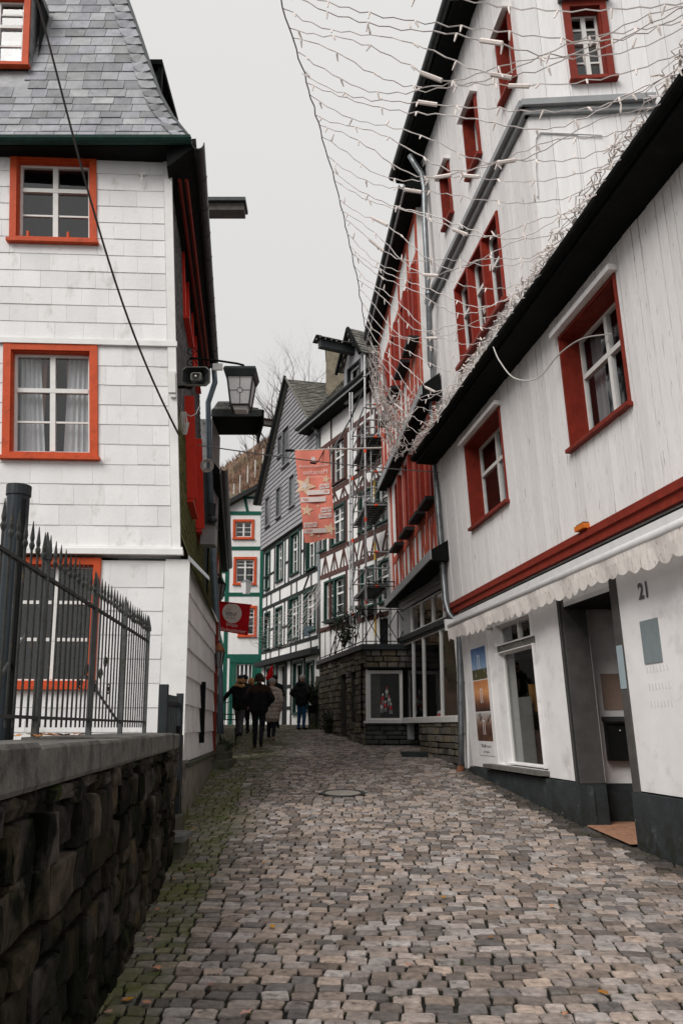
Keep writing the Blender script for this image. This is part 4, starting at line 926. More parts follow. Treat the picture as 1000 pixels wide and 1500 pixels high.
for F, ws, zs in ((HF, H2W, (5.3, 6.35, 8.75)), (HU, H3W, (9.05, 10.12, 12.2, 13.2))):
    for w_ in ws:
        window(F, h4, w_[0] + .05, w_[1] - .05, w_[2] + .03, w_[3] - .03, dep=.05, casing='redmid', cw=.06, rows=(.62,), cols=2, fw=.05, room=.3, sill=False, proud=.06)
        MB().fbox(F, w_[0] - .14, w_[0] + .02, w_[2] - .03, w_[3] + .03, .0, .12).build('shutter', M['redmid'], h4)
        MB().fbox(F, w_[0] - .18, w_[1] + .12, w_[2] - .13, w_[2] - .05, 0, .26).build('flower_shelf', M['timberblack'], h4)
    for z_ in zs: timber(F, wl, (0, z_), (6.6, z_), .17, 'timberred')
    for x in (.06, 1.2, 2.6, 4.25, 6.5):
        timber(F, wl, (x, zs[0]), (x, zs[-1]), .15, 'timberred', .006)
    for x in (.6, 1.8, 3.4, 5.1, 5.9): timber(F, wl, (x - .22, zs[0] + .1), (x, zs[1] - .08), .09, 'timberred', .003); timber(F, wl, (x + .22, zs[0] + .1), (x, zs[1] - .08), .09, 'timberred', .004)
    for k in range(11): timber(F, wl, (.35 + .55 * k, zs[0]), (.35 + .55 * k, zs[1]), .06, 'timberred', -.002)
def pent(F, parent, s0, s1, z, out, th, name, rise=.5):
    q = MB(); q.v = [F.pt(s0, z, -.1), F.pt(s1, z, -.1), F.pt(s1, z, out), F.pt(s0, z, out), F.pt(s0, z + th + rise, -.1), F.pt(s1, z + th + rise, -.1), F.pt(s1, z + th, out), F.pt(s0, z + th, out)]
    q.f = [(3, 2, 1, 0), (4, 5, 6, 7), (0, 1, 5, 4), (1, 2, 6, 5), (2, 3, 7, 6), (3, 0, 4, 7)]; q.m = [0] * 6
    o = q.build(name, M['black'], parent)
    MB().fbox(F, s0 - .01, s1 + .01, z + .02, z + th - .01, out + .002, out + .04).build('fascia', M['grey'], o)
    return o
pent(HF, h4, -.3, 6.95, 8.62, .30, .24, 'jetty_eave', .3)
pent(HF, h4, -.6, 6.2, 4.95, .32, .22, 'shop_eave', .25)
pent(HU, h4, -.5, 6.9, 13.3, .32, .2, 'roof_eave', .6)
rp = MB(); slopeslates(rp, HU.pt(-.5, 13.52, .32), HU.pt(6.9, 13.52, .32), HU.pt(-.5, 16.5, -2.5), HU.pt(6.9, 16.5, -2.5), 16, .25); rp.build('roof', M['slateold'], h4, kind='stuff')
q = MB(); gutter(q, HU.pt(-.5, 13.5, .38), HU.pt(6.9, 13.5, .38), .08, HU.n); q.build('eaves_gutter', M['gutter'], h4)
MB().box(1.6, 4.5, 23.3, 23.46, 1.2, 13.2).build('end_wall', M['infill'], h4)
MB().fbox(HU, 6.55, 6.6, 1.6, 13.3, -4, -.1).build('far_wall', M['infill'], h4)
# bracket of black rods
MB().tube([HF.pt(6.4, 5.75, 0), HF.pt(6.5, 5.75, .75)], .018, 6).tube([HF.pt(6.4, 5.62, 0), HF.pt(6.5, 5.62, .75)], .014, 6).tube([HF.pt(6.5, 5.8, .75), HF.pt(6.5, 5.55, .75)], .02, 6).build('sign_bracket', M['black'], h4)
# shop front: boarded lintel, transom lights, display panes, stone base
SB, ST1, ST2, STOP = 1.80, 3.82, 4.62, 5.0
MB().fbox(SF, 0, 5.0, 4.66, 5.2, -.3, -.02).build('shop_lintel_wall', M['darkgrey'], h4)
for i in range(4): MB().fbox(SF, -.05, 5.05, 4.66 + .12 * i, 4.765 + .12 * i, -.02, .012 + .004 * (i % 2)).build('siding_board', M['grey'], h4)
MB().fbox(SF, 0, 5.05, 3.82, 3.95, -.12, .06).fbox(SF, 0, 5.05, 3.76, 3.82, -.1, .02).build('shop_transom', M['darkgrey'], h4)
xs = [.12, 1.33, 2.80, 3.77, 4.95]
for a, b in zip(xs, xs[1:]):
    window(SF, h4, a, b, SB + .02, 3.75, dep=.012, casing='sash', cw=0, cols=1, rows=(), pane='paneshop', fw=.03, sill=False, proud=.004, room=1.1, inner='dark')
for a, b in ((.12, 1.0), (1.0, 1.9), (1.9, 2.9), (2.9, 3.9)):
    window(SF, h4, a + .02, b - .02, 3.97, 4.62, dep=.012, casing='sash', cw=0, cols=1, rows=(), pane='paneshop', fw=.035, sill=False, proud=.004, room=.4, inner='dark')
MB().fbox(SF, 3.9, 5.0, 3.95, 4.66, -.2, -.02).build('siding_end', M['grey'], h4)
MB().fbox(SF, .05, 5.05, SB - .09, SB + .02, -.2, .08).build('shop_sill', M['sash'], h4)
MB().fbox(SF, .2, .75, 1.85, 3.2, -.8, -.75).build('display_board', M['paper'], h4)
MB().ball(SF.pt(1.7, 1.95, -.4), .2, sc=(1.3, 1.3, .6)).ball(SF.pt(2.3, 1.93, -.4), .16, sc=(1.3, 1.3, .5)).build('display_snow', M['curtain'], h4, smooth=True)
MB().fbox(SF, 1.5, 2.4, 1.82, 1.9, -.7, -.2).build('display_cloth', M['flagred'], h4)
def courses(F, parent, s0, s1, z0, z1, rh, lw, m, d0, d1, name, rough=.012):
    z = z0
    while z < z1 - .01:
        h_ = min(rh * U(.75, 1.25), z1 - z)
        if z1 - z - h_ < rh * .4: h_ = z1 - z
        a = s0 - U(0, lw)
        while a < s1:
            b = a + lw * U(.5, 1.5); p, q_ = max(a, s0), min(b, s1)
            if s1 - q_ < lw * .25: q_ = b = s1
            if q_ - p > .03:
                e = d1 + U(-rough, rough); c = min(.012, h_ * .1)
                pts = [(p + c, z + c), (q_ - c, z + c + U(-c, c)), (q_ - c, z + h_ - c + U(-c, c)), (p + c, z + h_ - c)]
                mbq = MB(); mbq.v = [F.pt(x, y_, d0) for x, y_ in pts] + [F.pt(x, y_, e - .01) for x, y_ in pts]
                cx, cz = (p + q_) / 2, z + h_ / 2
                mbq.v += [F.pt(cx + (x - cx) * .9, cz + (y_ - cz) * .86, e + U(0, .014)) for x, y_ in pts]
                mbq.f = [(i, (i + 1) % 4, 4 + (i + 1) % 4, 4 + i) for i in range(4)] + [(4 + i, 4 + (i + 1) % 4, 8 + (i + 1) % 4, 8 + i) for i in range(4)] + [(8, 9, 10, 11)]; mbq.m = [0] * 9
                mbq.build(name, M[m], parent)
            a = b
        z += h_
base = MB().fbox(SF, .1, 3.0, .5, SB - .1, -.3, .02).build('shop_base', M['mortar'], h4)
courses(SF, base, .1, 3.0, .6, SB - .1, .15, .42, 'rubble', 0, .05, 'base_stone')

# ------------------------------------------------------------------ stone annex with bay window and terrace
AF = Fac((.63, 21.6), (2.0, 21.6), (0, 0), 0, -1)
AS = Fac((.63, 21.6), (-.70, 27.2), (0, 0), 0, 1)
an = thing('stone_annex', 'low rubble-stone annex with a white-framed show window and terrace on top', 'annex', (.63, 21.6, g(21.6)))
AT = 3.62
ad = (1.7, 2.5, 1.2, 3.15)
aw_ = (.30, .32, 1, 2)
asw = cells(MB(), AS, 0, AS.L, 1.0, AT, [(1.95, 2.75, 1.0, 3.1), (.95, 1.5, 1.75, 3.1)], -.4, 0).build('side_wall', M['mortarpale'], an)
for a, b, z0_, z1_ in ((0, .95, 1.0, AT), (1.5, 1.95, 1.0, AT), (2.75, AS.L, 1.0, AT), (.95, 1.5, 1.0, 1.75), (.95, 1.5, 3.1, AT), (1.95, 2.75, 3.1, AT)):
    courses(AS, asw, a, b, z0_, z1_, .17, .34, 'rubble', -.02, .04, 'wall_stone', .022)
MB().fbox(AS, 1.97, 2.73, 1.1, 3.08, -.35, -.30).build('annex_door', M['dark'], an)
MB().fbox(AS, 1.97, 2.05, 1.1, 3.0, -.30, -.1).build('door_leaf', M['grey'], an)
MB().fbox(AS, .97, 1.48, 1.77, 3.08, -.35, -.28).build('blind_window', M['rubble'], an)
fwl = cells(MB(), AF, 0, 1.55, .9, AT, [(.06, .94, 1.78, 3.05)], -.35, 0).build('front_wall', M['mortar'], an)
courses(AF, fwl, 0, 1.55, .95, 1.70, .125, .42, 'brick', -.02, .03, 'brick', .006)
courses(AF, fwl, 0, 1.55, 3.14, AT, .16, .36, 'rubble', -.02, .03, 'wall_stone')
MB().fbox(AF, .0, .05, 1.70, 3.14, -.02, .10).build('window_side', M['sash'], an)
window(AF, an, .08, .93, 1.79, 3.04, dep=-.06, casing='sash', cw=.03, cols=1, rows=(), pane='paneshop', fw=.05, sill=False, room=.9, proud=.10)
MB().fbox(AF, -.06, 1.03, 1.71, 1.765, -.02, .14).build('bay_sill', M['sash'], an)
MB().fbox(AF, -.07, 1.0, 3.10, 3.15, -.02, .18).build('bay_hood', M['black'], an)
MB().fbox(AF, 1.0, 1.55, 1.70, 3.14, -.3, -.05).build('recess_panel', M['dark'], an)
# terrace slab with dark fascia
MB().prism([Vector((.52, 21.48, AT)), Vector((2.0, 21.48, AT)), Vector((2.6, 29, AT)), Vector((-.9, 29, AT)), Vector((-.84, 27.2, AT))], Vector((0, 0, .14))).build('terrace_slab', M['darkgrey'], an)
# wooden show figure in the bay window: small winter soldiers and skirted dolls
ff = thing('window_figures', 'small red and white painted winter figures on twigs in the show window', 'figurines', AF.pt(.5, 1.85, -.15))
for i, (x, z_) in enumerate(((.52, 2.16), (.62, 2.30), (.45, 2.34), (.56, 2.52), (.66, 2.10), (.42, 2.12))):
    b = MB().ball(AF.pt(x, z_, -.1), .045, sc=(1, .8, 1.3)).build('figure_body', M['sash' if i % 2 else 'flagred'], ff, smooth=True)
    MB().ball(AF.pt(x, z_ + .075, -.1), .028).build('figure_head', M['slabpink'], b, smooth=True)
    MB().tube([AF.pt(x, z_ + .085, -.1), AF.pt(x + .01, z_ + .15, -.1)], [.03, .003], 8).build('figure_hat', M['flagred' if i % 2 else 'sash'], b)
    MB().tube([AF.pt(x - .02, z_ - .05, -.1), AF.pt(x - .025, z_ - .15, -.1)], .008, 5).tube([AF.pt(x + .02, z_ - .05, -.1), AF.pt(x + .025, z_ - .15, -.1)], .008, 5).build('figure_legs', M['sash'], b)
tw = MB()
for i in range(26):
    a = U(0, 6.28); r = U(.12, .28); tw.tube([AF.pt(.5, 2.2, -.2), AF.pt(.5 + r * math.cos(a), 2.25 + r * .8 * math.sin(a), -.2 + U(-.04, .04))], [.006, .002], 4)
tw.build('twigs', M['timberbrown'], ff)
mb2 = thing('grey_mailbox', 'small light grey mailbox beside the show window', 'mailbox', (1.78, 20.6, 1.4))
p = atY(596, 1062, 21.2); q_ = atY(606, 1083, 21.2)
MB().box(p.x, q_.x, 21.1, 21.25, q_.z, p.z).build('box', M['grey'], mb2)
MB().box(p.x - .02, q_.x + .02, 21.07, 21.27, p.z, p.z + .03).build('lid', M['slab'], mb2)
dsx = on_ground(606, 1108)
ds = MB(); ds.box(dsx.x - .27, dsx.x + .30, dsx.y - .15, dsx.y + .45, dsx.z - .1, dsx.z + .10)
ds.build('doorstep', M['plinth'], loc=dsx, label='dark stone doorstep slab in front of the shop base', cat='step')

# ------------------------------------------------------------------ brown timbered house
BF = Fac((1.67, 26.0), (-.89, 31.4), (0, 0), 0, 1)
h5 = thing('brown_timbered_house', 'white house with brown timber framing and dark green windows behind the scaffold', 'house', (.2, 29, g(29)))
b5 = [(3.62, 4.45, 5.6, 7.0), (4.5, 5.3, 5.6, 7.0), (1.35, 2.2, 5.7, 6.95), (.12, .9, 5.7, 7.0),
      (3.62, 4.68, 8.38, 9.75), (1.5, 2.3, 8.4, 9.75), (.2, 1.0, 8.4, 9.75), (5.3, 5.85, 8.38, 9.75),
      (3.6, 4.6, 10.75, 12.3), (1.6, 2.45, 10.75, 12.2), (.2, 1.0, 10.75, 12.2), (5.2, 5.8, 10.75, 12.3)]
w5 = infill(BF, h5, 0, 5.98, 3.7, 13.5, b5)
MB().fbox(BF, 0, 5.98, 1.2, 3.7, -.2, 0).build('lower_wall', M['plaster'], h5)
for h_ in b5: window(BF, h5, *h_, dep=.06, casing='greentrim' if h_[2] < 10 else 'timberbrown', cw=.08, rows=(.62,), cols=2 if h_[1] - h_[0] > .9 else 1, bars=1, fw=.06, room=.3, proud=.05)
for z_ in (5.25, 7.30, 8.15, 9.92, 10.5, 12.5): timber(BF, w5, (0, z_), (5.98, z_), .17, 'timberbrown')
for x in (.06, 1.18, 2.45, 3.45, 4.9, 5.92):
    for za, zb in ((5.3, 7.2), (8.2, 9.85), (10.55, 12.45)): timber(BF, w5, (x, za), (x, zb), .13, 'timberbrown', .005)
for za, zb in ((7.38, 8.07), (10.0, 10.42)):
    for k in range(7):
        x = .4 + .82 * k; timber(BF, w5, (x - .3, za), (x, zb), .08, 'timberbrown', .003); timber(BF, w5, (x + .3, za), (x, zb), .08, 'timberbrown', .004); timber(BF, w5, (x, za), (x, zb), .06, 'timberbrown', .001)
for x in (1.5, 3.0, 4.8): timber(BF, w5, (x, 12.55), (x, 13.5), .1, 'timberbrown', .003)
for i in range(3): MB().fbox(BF, 1.2 + i * 1.35, 2.1 + i * 1.35, 5.38, 5.5, 0, .3).build('window_shelf', M['timberblack'], h5)
pent(BF, h5, -.6, 6.85, 13.42, .55, .16, 'roof_eave', .4)
q = MB(); gutter(q, BF.pt(-.5, 13.62, .62), BF.pt(6.9, 13.62, .62), .09, BF.n); q.build('eaves_gutter', M['gutter'], h5)
rp = MB(); slopeslates(rp, BF.pt(-.5, 13.62, .55), BF.pt(6.9, 13.62, .55), BF.pt(-.5, 18.0, -3), BF.pt(6.9, 18.0, -3), 22, .25); rp.build('roof', M['slateold'], h5, kind='stuff')
# dormer with gabled slate roof and hoist beam
DW = (1.62, 2.80); DZ = (13.42, 14.62)
dmf = Fac(BF.pt(0, 0, .30).to_2d(), BF.pt(5.98, 0, .30).to_2d(), (0, 0), 0, 1)
dfw = cells(MB(), dmf, 1.45, 3.05, 13.35, 14.75, [(DW[0] + .12, DW[1] - .12, DZ[0] + .1, DZ[1] - .1)], -.12, 0); dfw.fpoly(dmf, [(1.45, 14.75), (3.05, 14.75), (2.25, 15.8)], -.12, 0)
dm = dfw.build('dormer', M['slategable'], h5)
MB().fbox(dmf, 1.45, 1.5, 13.4, 14.75, -2.2, -.12).fbox(dmf, 3.0, 3.05, 13.4, 14.75, -2.2, -.12).build('dormer_cheek', M['slateside'], dm)
window(dmf, h5, DW[0] + .12, DW[1] - .12, DZ[0] + .1, DZ[1] - .1, dep=.10, casing='darkgrey', cw=.05, rows=(.4,), cols=1, fw=.09, room=.3)
rp = MB(); slopeslates(rp, dmf.pt(3.2, 14.62, .25), dmf.pt(3.2, 14.62, -2.5), dmf.pt(2.25, 15.95, .25), dmf.pt(2.25, 15.95, -2.5), 9, .22)
slopeslates(rp, dmf.pt(1.3, 14.62, -2.5), dmf.pt(1.3, 14.62, .25), dmf.pt(2.25, 15.95, -2.5), dmf.pt(2.25, 15.95, .25), 9, .22); rp.build('dormer_slates', M['slateold'], dm, kind='stuff')
MB().fbar(dmf, (3.25, 14.53), (2.25, 15.94), .12, .2, .28).fbar(dmf, (1.25, 14.53), (2.25, 15.94), .12, .2, .281).build('dormer_verge', M['black'], dm)
MB().fbox(dmf, 2.13, 2.37, 14.95, 15.22, 0, 1.35).build('hoist_beam', M['darkgrey'], dm)
rp = MB(); slopeslates(rp, dmf.pt(1.98, 15.23, 1.5), dmf.pt(1.98, 15.23, 0), dmf.pt(2.25, 15.40, 1.5), dmf.pt(2.25, 15.40, 0), 3, .2); slopeslates(rp, dmf.pt(2.52, 15.23, 0), dmf.pt(2.52, 15.23, 1.5), dmf.pt(2.25, 15.40, 0), dmf.pt(2.25, 15.40, 1.5), 3, .2); rp.build('beam_roof', M['slateold'], dm, kind='stuff')
ch = thing('stone_chimney', 'broad rough-rendered chimney behind the dormer', 'chimney', (-.6, 34, 16))
ca_, cb_ = atY(477, 600, 34), atY(520, 512, 34)
MB().box(ca_.x, cb_.x, 34, 35.2, ca_.z - 2, cb_.z).build('stack', M['chimney'], ch)
MB().box(ca_.x - .04, cb_.x + .04, 33.96, 35.24, cb_.z, cb_.z + .08).build('chimney_cap', M['woodgrey'], ch)
MB().tube([atY(467, 640, 31.3), atY(467, 700, 31.3), atY(468, 860, 31.3), atY(471, 1010, 31.3)], .08, 10).build('downpipe', M['zinc'], h5, smooth=True)
MB().tube([atY(462, 628, 31.2), atY(466, 640, 31.3)], .08, 10).build('pipe_elbow', M['zinc'], h5, smooth=True)
# terrace door and wall behind the terrace
MB().fbox(BF, .3, .85, 3.78, 5.1, .0, .03).build('terrace_door', M['dark'], h5)
MB().fbox(BF, .2, .3, 3.78, 5.18, .0, .05).fbox(BF, .85, .95, 3.78, 5.18, .0, .05).build('terrace_door_frame', M['sash'], h5)

# ------------------------------------------------------------------ black timbered gable house
KF = Fac((-.89, 31.4), (-3.75, 38.5), (0, 0), 0, 1)
h6 = thing('slate_gable_house', 'half-timbered house with black beams below a tall grey slate-clad gable', 'house', (-2.3, 35, g(35)))
k6 = [(.35, 1.3, 7.9, 9.6), (2.4, 3.4, 8.05, 9.75), (4.55, 5.4, 8.1, 9.75), (6.5, 7.1, 8.0, 9.7),
      (.35, 1.5, 5.4, 6.95), (2.4, 3.45, 5.3, 6.95), (4.6, 5.4, 5.2, 6.8), (6.4, 7.1, 5.2, 6.8)]
k6b = [(.5, 1.25, 2.3, 4.1), (1.85, 2.85, 2.2, 4.2), (5.6, 6.6, 2.4, 4.2)]
kd = (4.0, 5.05, 1.7, 4.25)
w6 = infill(KF, h6, 0, 7.65, 1.5, 9.95, k6 + k6b + [kd])
for h_ in k6: window(KF, h6, *h_, dep=.09, casing='greentrim', cw=.08, rows=(.62,), cols=2, bars=1, fw=.07, room=.3, proud=.05)
for h_ in k6b: window(KF, h6, *h_, dep=.09, casing='greentrim', cw=.08, rows=(), cols=1, fw=.08, room=.5, pane='paneshop', proud=.05)
MB().fbox(KF, *kd[:2], *kd[2:], -.3, -.2).build('door', M['dark'], h6)
MB().fbox(KF, kd[0] - .12, kd[0], 1.7, 4.3, 0, .05).fbox(KF, kd[1], kd[1] + .12, 1.7, 4.3, 0, .05).fbox(KF, kd[0] - .12, kd[1] + .12, 4.26, 4.38, .0, .06).build('door_frame', M['timberblack'], h6)
for z_ in (7.08, 7.72, 4.62, 5.05): timber(KF, w6, (0, z_), (7.6, z_), .15, 'timberblack')
timber(KF, w6, (0, 9.85), (7.6, 9.85), .2, 'timberblack')
for x in (.07, 1.7, 2.1, 3.7, 4.2, 5.75, 7.5):
    for za, zb in ((7.75, 9.8), (5.1, 7.05)): timber(KF, w6, (x, za), (x, zb), .12, 'timberblack', .005)
for x in (.8, 2.6, 3.3, 4.9, 6.2, 6.9): timber(KF, w6, (x, 7.1), (x, 7.7), .1, 'timberblack', .004); timber(KF, w6, (x, 4.65), (x, 5.0), .1, 'timberblack', .004)
timber(KF, w6, (1.75, 7.12), (1.0, 7.7), .1, 'timberblack', .007); timber(KF, w6, (7.45, 5.2), (6.9, 7.0), .1, 'timberblack', .008); timber(KF, w6, (1.45, 7.75), (1.6, 9.8), .09, 'timberblack', .007)
timber(KF, w6, (5.8, 8.6), (7.5, 8.6), .1, 'timberblack', .003); timber(KF, w6, (1.7, 8.8), (2.1, 8.8), .1, 'timberblack', .003)
timber(KF, w6, (3.7, 8.7), (4.2, 8.7), .1, 'timberblack', .003); timber(KF, w6, (5.75, 6.0), (6.3, 6.0), .1, 'timberblack', .003); timber(KF, w6, (3.6, 5.9), (4.5, 5.9), .1, 'timberblack', .003)
for x in (1.55, 3.2, 3.85, 5.3, 7.0): timber(KF, w6, (x, 1.6), (x, 4.5), .16, 'timberblack', .006)
for z_ in (2.4, 3.3): timber(KF, w6, (3.2, z_), (3.85, z_), .14, 'timberblack', .003)
MB().fbox(KF, -.1, 7.75, 4.36, 4.56, 0, .35).build('ground_floor_hood', M['timberblack'], h6)
# slate gable siding, one course after another
PKS, PKZ, EL, ER = 3.5, 16.9, 12.4, 13.4
KU = Fac(KF.pt(0, 0, .12).to_2d(), KF.pt(KF.L, 0, .12).to_2d(), (0, 0), 0, 1)
def gedge(z):
    a = 0 if z < ER else PKS * (z - ER) / (PKZ - ER); b = 7.66 if z < EL else 7.66 - (7.66 - PKS) * (z - EL) / (PKZ - EL); return a, b
gab = MB().fpoly(KU, [(0, 9.95), (7.66, 9.95), (7.66, EL), (PKS, PKZ), (0, ER)], -.3, -.02).build('gable', M['slateside'], h6)
gw = [(1.6, 2.1, 10.5, 11.75), (3.4, 3.95, 10.9, 12.3), (5.9, 6.35, 10.35, 11.8), (4.3, 4.75, 13.6, 15.0), (4.95, 5.4, 13.0, 14.0), (6.4, 6.8, 12.2, 12.9)]
gw = []
for a_, b_ in (((425, 700), (432, 738)), ((406, 718), (412, 754)), ((390, 732), (396, 767)), ((415, 632), (424, 676)), ((408, 643), (414, 664))):
    (sa, za), (sb, zb) = KU.px(*a_), KU.px(*b_); gw.append((min(sa, sb), max(sa, sb), min(za, zb), max(za, zb)))
nz_ = 34
for i in range(nz_):
    z0_ = 9.95 + (PKZ - 9.95) * i / nz_; z1_ = 9.95 + (PKZ - 9.95) * (i + 1) / nz_
    a, b = gedge((z0_ + z1_) / 2)
    iv = [(a, b)]
    for h_ in gw:
        if z1_ > h_[2] and z0_ < h_[3]:
            nv = []
            for p, q_ in iv:
                if h_[1] <= p or h_[0] >= q_: nv.append((p, q_)); continue
                nv += [(p, h_[0]), (h_[1], q_)]
            iv = nv
    for p, q_ in iv:
        if q_ - p > .03:
            m_ = MB(); m_.v = [KU.pt(p, z0_, -.01), KU.pt(q_, z0_, -.01), KU.pt(q_, z1_, -.01), KU.pt(p, z1_, -.01), KU.pt(p, z0_ + .012, .035), KU.pt(q_, z0_ + .012, .035), KU.pt(q_, z1_, .0), KU.pt(p, z1_, .0)]
            m_.f = [(3, 2, 1, 0), (4, 5, 6, 7), (0, 1, 5, 4), (1, 2, 6, 5), (2, 3, 7, 6), (3, 0, 4, 7)]; m_.m = [0] * 6; m_.build('slate_course', M['slategable'], gab)
for h_ in gw: window(KU, h6, h_[0], h_[1], h_[2], h_[3], dep=-.01, casing='slategable', cw=.05, rows=(), cols=1, fw=.04, room=.03, sash='darkgrey', proud=.07, sill=True)
# roof slopes run back from the gable
back = Vector((9.0, 2.2, 0))
def kp(s_, z_, d): return KU.pt(s_, z_, d)
ridge0, eaveR0, eaveL0 = kp(PKS, PKZ + .06, .18), kp(-.15, ER - .08, .18), kp(7.85, EL - .18, .18)
rp = MB(); rr = rp
rp.poly([eaveR0, eaveR0 + back, ridge0 + back, ridge0]); rp.poly([eaveL0, eaveL0 + back, ridge0 + back, ridge0])
slopeslates(rp, eaveR0, eaveR0 + back, ridge0, ridge0 + back, 30, .30, .02)
rp.build('roof', M['slateold'], h6, kind='stuff')
MB().prism([eaveL0, ridge0, ridge0 + Vector((0, 0, .16)), eaveL0 + Vector((-.1, 0, .05))], KU.n * .12).build('left_verge', M['timberblack'], h6)
MB().prism([eaveR0, ridge0, ridge0 + Vector((0, 0, .1)), eaveR0 + Vector((0, 0, .12))], KU.n * .05).build('right_verge', M['slateold'], h6)
sk0 = ridge0.lerp(eaveR0, .62) + back * .42; sk1 = ridge0.lerp(eaveR0, .8) + back * .42; bk = back.normalized() * .75
nrm_ = (eaveR0 - ridge0).cross(back).normalized(); nrm_ = nrm_ if nrm_.z > 0 else -nrm_
MB().prism([sk0 + nrm_ * .05, sk1 + nrm_ * .05, sk1 + bk + nrm_ * .05, sk0 + bk + nrm_ * .05], nrm_ * .12).build('skylight', M['sash'], h6)
hb = KU.px(405, 622)
MB().fbox(KU, hb[0] - .14, hb[0] + .14, hb[1] - .12, hb[1] + .12, 0, 1.25).build('hoist_beam', M['woodgrey'], h6)
MB().fbox(KU, hb[0] - .2, hb[0] + .2, hb[1] + .12, hb[1] + .17, 0, 1.35).build('beam_cover', M['timberbrown'], h6)

# ------------------------------------------------------------------ green timbered house at the end of the street
GF = Fac((-3.0, 42), (-8.0, 42), (0, 0), 0, 1)
h7 = thing('green_timbered_house', 'white house with green timber framing and orange-red windows at the end of the street', 'house', (-5, 42, 1.7))
g7 = [(1.72, 2.58, 11.45, 12.28), (1.56, 2.5, 9.02, 10.26), (1.5, 2.2, 6.3, 7.68)]
w7 = cells(MB(), GF, .6, 4.4, 1.6, 12.9, g7 + [(1.55, 2.4, 3.1, 4.8)], -.2, 0)
w7.fpoly(GF, [(.6, 12.9), (3.25, 12.9), (.6, 14.5)], -.2, 0); w7 = w7.build('wall_panel', M['infill'], h7)
for i, h_ in enumerate(g7): window(GF, h7, *h_, dep=.05, casing='redbright', cw=.13, rows=(.66,) if i else (), cols=2, bars=1 if i else 2, fw=.06, room=.3, proud=.05, inner='dark')
window(GF, h7, 1.55, 2.4, 3.1, 4.8, dep=.05, casing='timbergreen', cw=.1, rows=(), cols=4, fw=.05, room=.3, inner='greycurtain')
for z_ in (12.75, 10.85, 8.4, 5.2): timber(GF, w7, (.7, z_), (4.3, z_), .2, 'timbergreen')
for x in (1.15, 2.95): timber(GF, w7, (x, 2), (x, 12.75), .2, 'timbergreen', .004)
for x in (3.45,): timber(GF, w7, (x, 1.7), (x, 5.2), .22, 'timbergreen', .004); timber(GF, w7, (2.62, 1.7), (2.62, 5.2), .2, 'timbergreen', .005); timber(GF, w7, (1.3, 1.7), (1.3, 5.2), .2, 'timbergreen', .006)
timber(GF, w7, (3.9, 10.8), (2.95, 8.5), .17, 'timbergreen', .006); timber(GF, w7, (3.9, 8.3), (3.0, 5.3), .17, 'timbergreen', .006); timber(GF, w7, (2.2, 14), (1.95, 12.8), .15, 'timbergreen', .006)
for z_ in (13.6, 11.9, 9.6, 6.9, 3.5): timber(GF, w7, (2.95 if z_ < 13 else 1.0, z_), (4.0 if z_ < 13 else 2.2, z_), .14, 'timbergreen', .002)
timber(GF, w7, (1.15, 12.8), (1.15, 14.2), .14, 'timbergreen', .005)
for z_ in (11.9, 9.6, 6.9): timber(GF, w7, (.7, z_), (1.15, z_), .14, 'timbergreen', .002)
MB().fbox(GF, 1.2, 2.7, 4.86, 5.1, 0, .06).fbox(GF, 1.36, 1.5, 1.7, 4.86, 0, .05).build('door_surround', M['timbergreen'], h7)
rl, rr_ = GF.pt(3.75, 12.75, .35), GF.pt(.3, 14.75, .35)
rp = MB(); rp.prism([rl, rr_, rr_ + Vector((0, 3, 0)), rl + Vector((0, 3, 0))], Vector((.03, 0, .14))); rp.build('roof', M['slateold'], h7)
MB().box(rl.x + .7, rl.x + 1.1, 43, 43.4, 13.3, 14.1).build('chimney', M['chimney'], h7)
MB().prism([rl + Vector((0, -.03, -.1)), rr_ + Vector((0, -.03, -.1)), rr_ + Vector((0, -.03, .16)), rl + Vector((0, -.03, .16))], Vector((0, .06, 0))).build('verge', M['timberblack'], h7)

# ------------------------------------------------------------------ hill, fence posts and bare trees
mb = MB(); NX, NY = 60, 46
def hz(x, y):
    base = 1.6 + max(0, y - 48) * .70 + (x + 12) * .52
    crest = min(31.5 + (x + 13.5) * 1.02, 46); crest = max(crest, 12)
    z = min(base, crest + max(0, (y - 100)) * .02)
    return max(1.5, z) + 1.0 * mnoise.noise(Vector((x * .18, y * .18, 0))) + .5 * mnoise.noise(Vector((x * .6, y * .6, 3)))
for j in range(NY + 1):
    for i in range(NX + 1):
        x = -60 + 120 * i / NX; y_ = 47 + 90 * j / NY; mb.v.append(Vector((x, y_, hz(x, y_))))
for j in range(NY):
    for i in range(NX): k = j * (NX + 1) + i; mb.f.append((k, k + 1, k + NX + 2, k + NX + 1)); mb.m.append(0)
mb.build('hillside', M['hill'], kind='structure', smooth=True)
br = MB()
for i in range(26000):
    x = U(-24, 2); y_ = U(55, 104)
    if mnoise.noise(Vector((x * .35, y_ * .35, 7))) < -.28: continue
    z = hz(x, y_); hgt = U(.15, .8); d_ = Vector((U(-.8, .8), U(-.6, .6), 1)) * hgt; w_ = U(.02, .07)
    P = Vector((x, y_, z - .1)); a = Vector((w_, 0, 0)); br.poly([P - a, P + a, P + d_])
br.build('hillside_brush', M['brush'], kind='stuff')
for i, (px_, py_) in enumerate(((330, 692), (336, 703), (343, 696), (352, 690), (363, 688), (374, 683), (385, 690), (392, 672))):
    Y = 76 + i * 1.3; p = atY(px_, py_, Y); z = hz(p.x, Y)
    MB().tube([Vector((p.x, Y, z - .3)), Vector((p.x, Y, z + 1.9))], .07, 5).build('hill_post', M['wire'], loc=(p.x, Y, z), label='pale thin post standing on the brown hillside', cat='post', group='posts on the hillside')
p = atY(371, 670, 92); z = hz(p.x, 92)
